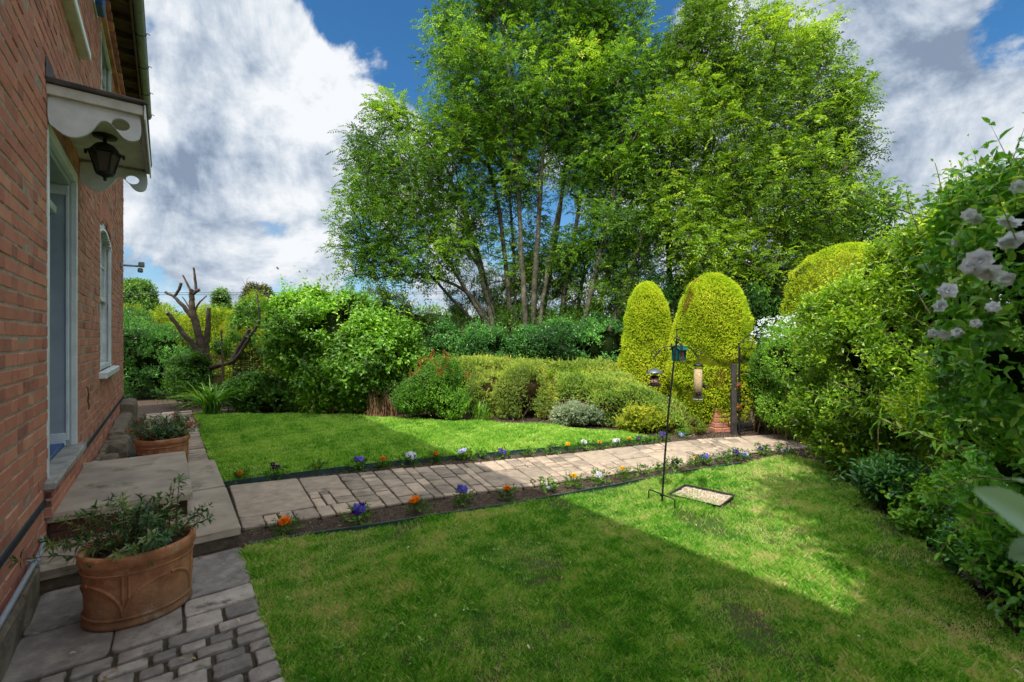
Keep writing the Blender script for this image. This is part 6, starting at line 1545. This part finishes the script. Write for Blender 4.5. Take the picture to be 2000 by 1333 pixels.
# right ash of the clump
grow('ash_tree', 'right ash of the clump, leaning stems just left of the slim golden conifer', [
    tk_([(1110, 775, 0), (1125, 680, 0), (1150, 600, 0), (1165, 520, 0), (1190, 420, 0), (1215, 300, 0), (1225, 150, 0)], .075, .025, AD - .6),
    tk_([(1080, 775, 0), (1090, 650, 0), (1105, 560, 0), (1120, 470, 0), (1140, 360, 0), (1165, 230, 0)], .08, .03, AD),
    tk_([(1095, 775, .3), (1120, 650, .3), (1135, 560, .3), (1160, 440, .3), (1195, 340, .3)], .07, .02, AD),
    tk_([(1130, 775, .1), (1160, 650, .1), (1180, 560, .1), (1200, 470, .1), (1240, 380, .1)], .06, .02, AD),
    tk_([(1150, 775, 0), (1180, 690, 0), (1200, 620, 0), (1225, 560, 0), (1250, 480, 0), (1270, 400, 0)], .09, .03, AD - 1.0)],
    [blob(1190, 150, AD, 90, 130, 1.4), blob(1220, 300, AD - .3, 90, 110, 1.4), blob(1150, 330, AD, 80, 90, 1.3), blob(1200, 450, AD - .5, 90, 80, 1.2), blob(1180, 30, AD, 80, 70, 1.1), blob(1230, 560, AD - .8, 70, 60, .9), blob(1120, 500, AD, 60, 60, .9), blob(1275, 200, AD - .2, 50, 130, .9), blob(1280, 380, AD - .4, 60, 80, .9)],
    1150, M['ash'], M['ash_stem'], group=G_ASH, compounds=7, seed=103)
# big right-hand ash
AR = 10.8
grow('ash_tree', 'dense wide ash crown on the right, rising above the golden conifers', [
    tk_([(1330, 775, 0), (1340, 600, 0), (1360, 480, 0), (1380, 330, 0), (1380, 180, 0), (1360, 60, 0)], .16, .05, AR),
    tk_([(1335, 775, .1), (1360, 600, 0), (1420, 470, 0), (1490, 370, 0), (1550, 260, 0), (1580, 150, 0)], .13, .04, AR),
    tk_([(1335, 775, .1), (1350, 620, -.2), (1420, 500, -.5), (1520, 430, -.7), (1620, 350, -.8), (1680, 310, -.8)], .11, .03, AR),
    tk_([(1330, 775, 0), (1310, 560, .2), (1300, 400, .3), (1290, 260, .3)], .10, .03, AR)],
    [blob(1380, 260, AR, 130, 130, 1.7), blob(1350, 90, AR, 62, 110, 1.1), blob(1470, 130, AR, 90, 80, 1.2), blob(1540, 230, AR, 100, 110, 1.3), blob(1610, 260, AR - .3, 80, 85, 1.0), blob(1440, 380, AR - .5, 120, 90, 1.4), blob(1540, 400, AR - .5, 90, 80, 1.2), blob(1340, 420, AR - .3, 90, 90, 1.2), blob(1380, 500, AR - .8, 90, 60, 1.0), blob(1500, 500, AR - .6, 90, 60, 1.0), blob(1555, 130, AR, 40, 46, .8), blob(1660, 310, AR - .5, 42, 30, .7), blob(1400, 0, AR, 50, 40, .9), blob(1590, 460, AR, 50, 60, .9), blob(1700, 300, AR - .5, 26, 14, .4), blob(1505, 45, AR, 34, 26, .6), blob(1650, 190, AR - .3, 44, 26, .5), blob(1585, 80, AR, 24, 30, .4), blob(1640, 380, AR - .4, 40, 24, .5)],
    1350, M['ash2'], M['ash_stem'], group=G_ASH, compounds=9, seed=104, shell=.30, lump=.34)
grow('maple_tree', 'small open-crowned tree peeping out behind the right golden conifer', [tk_([(1720, 800, 0), (1700, 600, 0), (1680, 480, 0), (1690, 400, 0)], .09, .03, 11.0), tk_([(1720, 800, 0), (1710, 560, 0), (1730, 450, 0), (1755, 380, 0)], .06, .02, 11.0)],
    [blob(1670, 440, 11, 60, 50, .9), blob(1715, 400, 11, 46, 34, .7), blob(1620, 470, 11.2, 50, 50, .8), blob(1740, 470, 11, 60, 50, .8)], 190, M['ash'], M['bark'], compounds=7, seed=105, leaf=(.07, .045), rach=.18, pairs=3)

# ---------- far trees and hedgerow
def fartree(name, label, px, d, w, h_top, h_bot, lm, cone, n, cat='tree'):
    c = q(px, 0, d); zt, zb = q(0, h_top, d)[2], q(0, h_bot, d)[2]; t = thing(name, label, cat, (c[0], d, 0)); mb = MB(); rx = w / 2 / F * d
    if cone: bl = [(0, 0, zb + (zt - zb) * f_, rx * (1.05 - .75 * f_ ** 1.5), rx * (1.05 - .75 * f_ ** 1.5), (zt - zb) * .2, 1) for f_ in (.1, .3, .5, .68, .84)]
    else: bl = [(R.normal(0, rx * .4), R.normal(0, rx * .4), zb + (zt - zb) * R.uniform(.35, .72), rx * .62, rx * .62, (zt - zb) * .33, 1) for i in range(6)]
    P, Nn = sample(bl, n, .1, .2, .5, int(px)); shoots(mb, P, Nn + R.normal(0, .5, P.shape), .5, 5, .32, .18, 50, True, 0, False); core(mb, bl, .8, 1)
    mb.build('crown', [lm, M['core']], t); mb = MB(); mb.tube([(0, 0, -.5), (0, 0, (zb + zt) / 2)], [.35, .15], 8); mb.build('trunk', M['bark'], t)
fartree('distant_tree', 'rounded dark green tree far off at the house corner above the golden hedge', 264, 45, 60, 552, 640, M['far'], False, 2600)
fartree('distant_conifer', 'short broad conifer far off just right of the pruned tree', 431, 50, 40, 570, 660, M['far'], True, 2200)
fartree('distant_tree', 'dark reddish tree far off between the broad conifer and the lilac', 508, 50, 46, 556, 650, M['far_dark'], False, 2200)
fartree('distant_tree', 'low dark tree far off just left of the lilac top', 570, 60, 30, 572, 650, M['far_dark'], False, 900)
mb = MB(); bl = [(x, 62 + R.uniform(-4, 4), R.uniform(1.2, 2.2), R.uniform(4, 7), 3, R.uniform(2.2, 3.8), 1) for x in np.arange(-75, 80, 5)]
P, Nn = sample(bl, 16000, .08, .15, .4, 8, inner=.8); shoots(mb, P, Nn + R.normal(0, .5, P.shape), .7, 5, .45, .28, 50); core(mb, bl, .85, 1)
tag(mb.build('distant_hedgerow', [M['far'], M['core']]), 'long far-off hedgerow along the horizon beyond the garden', 'hedgerow', kind='stuff')

# ---------- right-hand side shrubs
shrub('white_flowering_shrub', 'twiggy shrub with sprays of small white flowers right of the iron gate', 'shrub', gb(1560, 850), [blob(1555, 705, 6.5, 85, 85, .75), blob(1500, 745, 6.8, 48, 70, .5), blob(1590, 650, 6.4, 55, 40, .5), blob(1570, 800, 6.3, 70, 62, .6)], M['mid'], 9500, 7, .038, .019, .10, 50, seed=120, lump=.2, corek=.7, nst=60, rst=.006, spread=.2, coremat=M['core'], stemmat=M['dead_twig'],
      extra=lambda mb: None)
wf_ = bpy.data.objects['white_flowering_shrub']
mb = MB(); P, Nn = sample([blob(1545, 640, 6.1, 65, 22, .35), blob(1500, 660, 6.2, 30, 20, .25), blob(1590, 625, 6.1, 40, 18, .3)], 260, .06, seed=121, half=.9)
for k in range(5): leafset(mb, P + R.normal(0, .006, P.shape), randdir(len(P)) * [1, 1, .4] + [0, -.3, .2], np.repeat([[0, -.7, .7]], len(P), 0), .020, .012)
mb.build('blossom', M['white_fl'], wf_, True)
shrub('climbing_rose', 'dense small-leaved climber on the right of the gate, touching the iron rungs', 'shrub', gb(1500, 852), [blob(1488, 775, 7.1, 32, 62, .3), blob(1520, 800, 7.0, 40, 45, .35)], M['grey'], 2600, 6, .035, .02, .08, seed=122, lump=.3, corek=.6, nst=22, rst=.006, stemmat=M['dead_twig'])
bl = [blob(1760, 690, 4.55, 150, 130, .85), blob(1925, 480, 3.6, 90, 110, .5), blob(1930, 820, 3.4, 110, 140, .55), blob(1700, 800, 4.6, 120, 110, .7), blob(1830, 560, 4.4, 120, 110, .75), blob(1690, 650, 4.8, 85, 90, .6), blob(1860, 700, 4.2, 110, 170, .7), blob(1745, 545, 4.7, 75, 75, .55), blob(1700, 880, 4.5, 85, 60, .45)]
big = shrub('large_privet', 'large sunlit lime-green leafy shrub dominating the right side of the garden', 'shrub', gb(1760, 935), bl, M['bank'], 15000, 7, .062, .031, .17, 50, seed=123, lump=.34, freq=3.2, shell=.15, up=.6, nst=90, rst=.006, spread=.3, corek=.58, coremat=M['core'], stemmat=M['pale_twig'], jitter=.6)
shrub('glossy_spotted_laurel', 'broad glossy yellow-green leaves low at the front of the large shrub', 'shrub', gb(1650, 915), [blob(1640, 845, 4.9, 62, 55, .4), blob(1720, 895, 4.4, 62, 40, .4)], M['lime'], 1500, 7, .085, .032, .16, 55, seed=124, rich=True, lump=.3, corek=.6, nst=14, stemmat=M['pale_twig'])
shrub('peony', 'bushy dark green peony-like plant with divided leaves beneath the large shrub', 'plant', gb(1760, 1005), [blob(1755, 950, 3.75, 75, 32, .35), blob(1820, 965, 3.5, 50, 34, .3)], M['dark'], 1100, 7, .080, .030, .14, 58, seed=125, rich=True, lump=.25, corek=.6, nst=12)
shrub('bindweed_shrub', 'soft broad-leaved green plant spilling onto the bare soil at the right', 'plant', gb(1850, 1080), [blob(1830, 1020, 3.2, 62, 42, .3), blob(1900, 1000, 3.0, 70, 60, .35)], M['mid'], 1300, 6, .055, .042, .12, 62, seed=126, rich=True, lump=.3, corek=.5, nst=16)
shrub('ivy_ground_cover', 'dark ivy and variegated ground plants in the bottom right corner', 'plant', (q(1960, 0, 2.45)[0], 2.45, 0), [blob(1940, 1110, 2.6, 70, 80, .3), blob(2010, 1150, 2.35, 80, 110, .35), blob(2000, 1010, 2.7, 80, 70, .35)], M['dark'], 2600, 6, .042, .030, .10, 60, seed=127, rich=True, lump=.35, corek=.6, nst=16)
shrub('variegated_sprig', 'small white-edged plant on the soil at the bottom right', 'plant', (q(1905, 0, 2.62)[0], 2.62, 0), [blob(1905, 1150, 2.6, 26, 26, .12)], M['var_w'], 130, 6, .024, .014, .06, 60, seed=128, rich=True, corek=0, nst=5, rst=.004)

# buddleja arching shoots
def arching(name, label, stems_, lm, L, W_, cat='shrub', r=.0045, density=.055, group=None):
    P0 = np.array(stems_[0][0]); t = thing(name, label, cat, (P0[0], P0[1], 0), 0, group); sb = MB(); mb = MB()
    for pts in stems_:
        P = np.array(pts); n_ = len(P); u = np.linspace(0, n_ - 1, n_ * 6); Q = np.stack([np.interp(u, np.arange(n_), P[:, i]) for i in range(3)], -1)
        for _ in range(5): Q[1:-1] = (Q[:-2] + 2 * Q[1:-1] + Q[2:]) / 4
        sb.tube(Q, np.linspace(r, r * .35, len(Q)), 6, 0, None, False)
        dd = np.concatenate([[0], np.cumsum(np.linalg.norm(np.diff(Q, axis=0), axis=1))]); s_ = np.arange(dd[-1] * .25, dd[-1], density); C = np.stack([np.interp(s_, dd, Q[:, i]) for i in range(3)], -1); T = unit(np.gradient(C, axis=0)) if len(C) > 1 else np.array([[0, 0, 1.]])
        for k, (c, tdir) in enumerate(zip(C, T)):
            sz = L * R.uniform(.6, 1.1) * (1 - .45 * k / len(C)); A_ = unit(np.cross(tdir, [0, 0, 1.])[None])[0]; B_ = np.cross(tdir, A_); az_ = (k % 2) * PI / 2 + R.normal(0, .3)
            for s2 in (0, PI):
                pr = A_ * math.cos(az_ + s2) + B_ * math.sin(az_ + s2); leafset(mb, c[None], (pr + tdir * .8 + [0, 0, -.1])[None], (tdir - pr * .3 + np.array([0, 0, .6]))[None], sz, W_ * sz / L, 0, np.array([np.clip(R.normal(.55, .2), 0, 1)]), True, .25, .35)
                if R.random() < .5: leafset(mb, c[None], (pr * .5 + tdir + R.normal(0, .3, 3))[None], (pr * -.5 + np.array([0, 0, .8]))[None], sz * .4, W_ * .4, 0, np.array([.75]), True)
    mb.build('leaves', lm, t, True); sb.build('stem', M['pale_twig'], t, True); return t
def s3(*pts): return [q(x, y, d) for x, y, d in pts]
arching('buddleja', 'long arching buddleja shoots with narrow leaves reaching out of the right hand shrubs', [
    s3((1960, 800, 2.6), (1850, 730, 2.7), (1740, 660, 2.8), (1650, 580, 2.9), (1578, 512, 3.0)),
    s3((1960, 900, 2.5), (1850, 865, 2.5), (1760, 838, 2.55), (1680, 800, 2.6), (1600, 775, 2.65), (1575, 760, 2.65)),
    s3((1990, 860, 2.5), (1900, 820, 2.4), (1800, 800, 2.4), (1700, 770, 2.5), (1620, 745, 2.6)),
    s3((1960, 620, 2.4), (1900, 480, 2.4), (1850, 430, 2.4), (1780, 420, 2.45), (1700, 385, 2.5), (1655, 370, 2.5)),
    s3((1900, 640, 2.9), (1870, 520, 2.9), (1845, 420, 2.9), (1835, 350, 2.9), (1826, 318, 2.9)),
    s3((1900, 640, 2.7), (1850, 560, 2.8), (1800, 470, 2.8), (1775, 400, 2.8), (1770, 370, 2.8)),
    s3((1990, 600, 2.2), (1960, 480, 2.2), (1900, 400, 2.2), (1862, 350, 2.25)),
    s3((1980, 940, 2.2), (1900, 930, 2.2), (1840, 960, 2.2), (1800, 965, 2.2)),
    s3((2000, 1010, 2.1), (1920, 1000, 2.1), (1860, 1040, 2.15), (1830, 1090, 2.2)),
    s3((1930, 520, 2.9), (1880, 400, 2.9), (1870, 350, 2.95), (1885, 310, 2.95)),
    s3((1820, 620, 3.3), (1760, 520, 3.3), (1720, 460, 3.4), (1690, 430, 3.4)),
    s3((1900, 720, 3.0), (1820, 640, 3.0), (1760, 610, 3.1), (1700, 600, 3.1)),
    s3((2040, 700, 2.0), (1960, 640, 2.1), (1890, 600, 2.2), (1830, 590, 2.3)),
    s3((2030, 900, 1.9), (1950, 870, 2.0), (1870, 880, 2.1), (1800, 920, 2.2))], M['bud'], .105, .026)
arching('tall_shoots', 'upright leafy shoots crowded at the skyline top of the right hand shrubs', [
    s3((1960 + i * 9, 560, 2.6 + .1 * (i % 3)), (1935 + i * 8, 460, 2.6), (1915 + i * 9, 390 - (i % 4) * 14, 2.6), (1905 + i * 11, 352 - (i % 5) * 12, 2.6)) for i in range(10)], M['bud'], .09, .024, density=.045)

# mock orange with large white double flowers, close to the camera
bl = [blob(1990, 520, 1.9, 120, 190, .35), blob(1965, 720, 2.0, 95, 130, .35), blob(2080, 620, 1.75, 130, 260, .4), blob(2000, 900, 2.05, 90, 150, .35), blob(2040, 420, 1.9, 110, 90, .35), blob(1985, 1010, 2.3, 80, 110, .35), blob(2040, 1150, 2.1, 90, 140, .35)]
mo = shrub('mock_orange', 'white-flowered shrub with large dark leaves at the right edge, closest to the viewer', 'shrub', (q(2040, 0, 2.0)[0], 2.0, 0), bl, M['big'], 2100, 6, .058, .034, .12, 60, seed=130, rich=True, lump=.3, shell=.25, corek=.35, nst=0, rst=.004, spread=.2, stemmat=M['twig'], grav=.3, jitter=.6)
def blossom(px, py, d, dia):
    mb = MB(); c = q(px, py, d); f_ = unit((-c + np.array([0, 0, H]) + R.normal(0, .5, 3) * d)[None])[0]; up = unit(np.cross(np.cross(f_, [0, 0, 1.]), f_)[None])[0]; sd = np.cross(f_, up)
    for ring, (nn_, e_, sc) in enumerate(((7, .15, 1), (6, .5, .85), (5, .9, .65), (3, 1.25, .45))):
        for k in range(nn_):
            a = k / nn_ * 2 * PI + ring * .5 + R.normal(0, .15); dr = (up * math.cos(a) + sd * math.sin(a)) * math.cos(e_) + f_ * math.sin(e_)
            leafset(mb, (c + dr * dia * .05)[None], dr[None] + R.normal(0, .12, (1, 3)), (f_ - dr * math.sin(e_))[None], dia * .5 * sc, dia * .60 * sc, 0, np.array([R.random()]), True, .10, .3)
    mb.build('blossom', M['white_fl'], mo, True)
for x_, y_, d__, di in ((1912, 508, 1.62, .062), (1928, 532, 1.6, .06), (1896, 520, 1.63, .05), (1852, 568, 1.72, .05), (1836, 597, 1.75, .045), (1893, 420, 1.85, .042), (1905, 428, 1.85, .04), (1866, 472, 1.9, .032), (1972, 432, 1.6, .055), (1975, 470, 1.55, .06), (1962, 545, 1.7, .05), (1845, 655, 1.95, .04), (1822, 652, 2.0, .035), (1870, 650, 1.9, .035), (1906, 632, 1.8, .03), (1940, 600, 1.7, .035), (1990, 365, 1.7, .04)):
    blossom(x_, y_, d__, di * 1.25)
# a shoot close to the lens

nt0 = thing('near_shoot', 'out-of-focus blue-green leaf on a stem very close to the viewer at the right edge', 'shrub', tuple(q(2110, 1180, .62)))
def bigleaf(mb, base, tip, wid, nrm, val, curl=.12):
    base, tip, nrm = map(np.array, (base, tip, nrm)); D = tip - base; L_ = np.linalg.norm(D); D = D / L_; B = unit(np.cross(D, nrm)[None])[0]; Nn = np.cross(B, D); V = []
    for i in range(13):
        t_ = i / 12; w_ = wid * .5 * math.sin(PI * t_ ** .85) ** .8 + .0006
        for j in range(7):
            s_ = (j - 3) / 3; V.append(base + D * L_ * t_ + B * w_ * s_ + Nn * (abs(s_) * w_ * .28 - curl * L_ * t_ * t_ + .0012 * math.sin(t_ * 34) * abs(s_)))
    mb.add(V, [(i * 7 + j, i * 7 + j + 1, (i + 1) * 7 + j + 1, (i + 1) * 7 + j) for i in range(12) for j in range(6)], 0, val, True)
mb = MB(); bigleaf(mb, q(2040, 1045, .56), q(1925, 955, .54), .050, (-.2, -.75, .6), .55); bigleaf(mb, q(2060, 1080, .58), q(1975, 1085, .58), .04, (0, -.5, .8), .15); bigleaf(mb, q(2060, 960, .60), q(1960, 925, .66), .022, (0, -.3, .9), .6)
mb.build('leaves', M['near'], nt0, True)
mb = MB(); mb.tube([q(2130, 1200, .62), q(2080, 1090, .58), q(2040, 1045, .56), q(2062, 960, .60)], [.003, .0025, .002, .0012], 7); mb.build('stem', M['pale_twig'], nt0, True)

arching('near_sprig', 'dark leafy sprig against the sky at the top right corner', [s3((1985, 470, 1.35), (1955, 400, 1.35), (1935, 340, 1.35), (1915, 305, 1.35)), s3((2040, 420, 1.3), (2000, 340, 1.3), (1975, 300, 1.3))], M['big'], .055, .024, r=.0018, density=.035)

# unseen tree added behind the viewer, crown shaped to throw shade on the lawn
grow('shading_tree', 'unseen tree behind the viewer, added to shade the right of the lawn', [([(3.2, -1.6, 0), (3.0, -1.2, 1.8), (2.4, -.5, 3.4), (1.6, .2, 4.6)], .12, .04)], [(1.62, 1.22, 5.0, .34, .34, .25, 1.6), (1.55, .65, 5.0, .42, .42, .3, 1.4), (1.40, -.02, 5.0, .42, .42, .35, 1.3), (1.35, -.72, 5.0, .45, .45, .4, 1.2), (1.02, -.78, 5.0, .38, .42, .35, 1.3), (2.1, -.2, 4.8, .5, .6, .5, 1), (2.3, -1.0, 4.7, .6, .7, .6, 1)], 560, M['ash'], M['bark'], compounds=12, seed=140, leaf=(.09, .05), pairs=3)
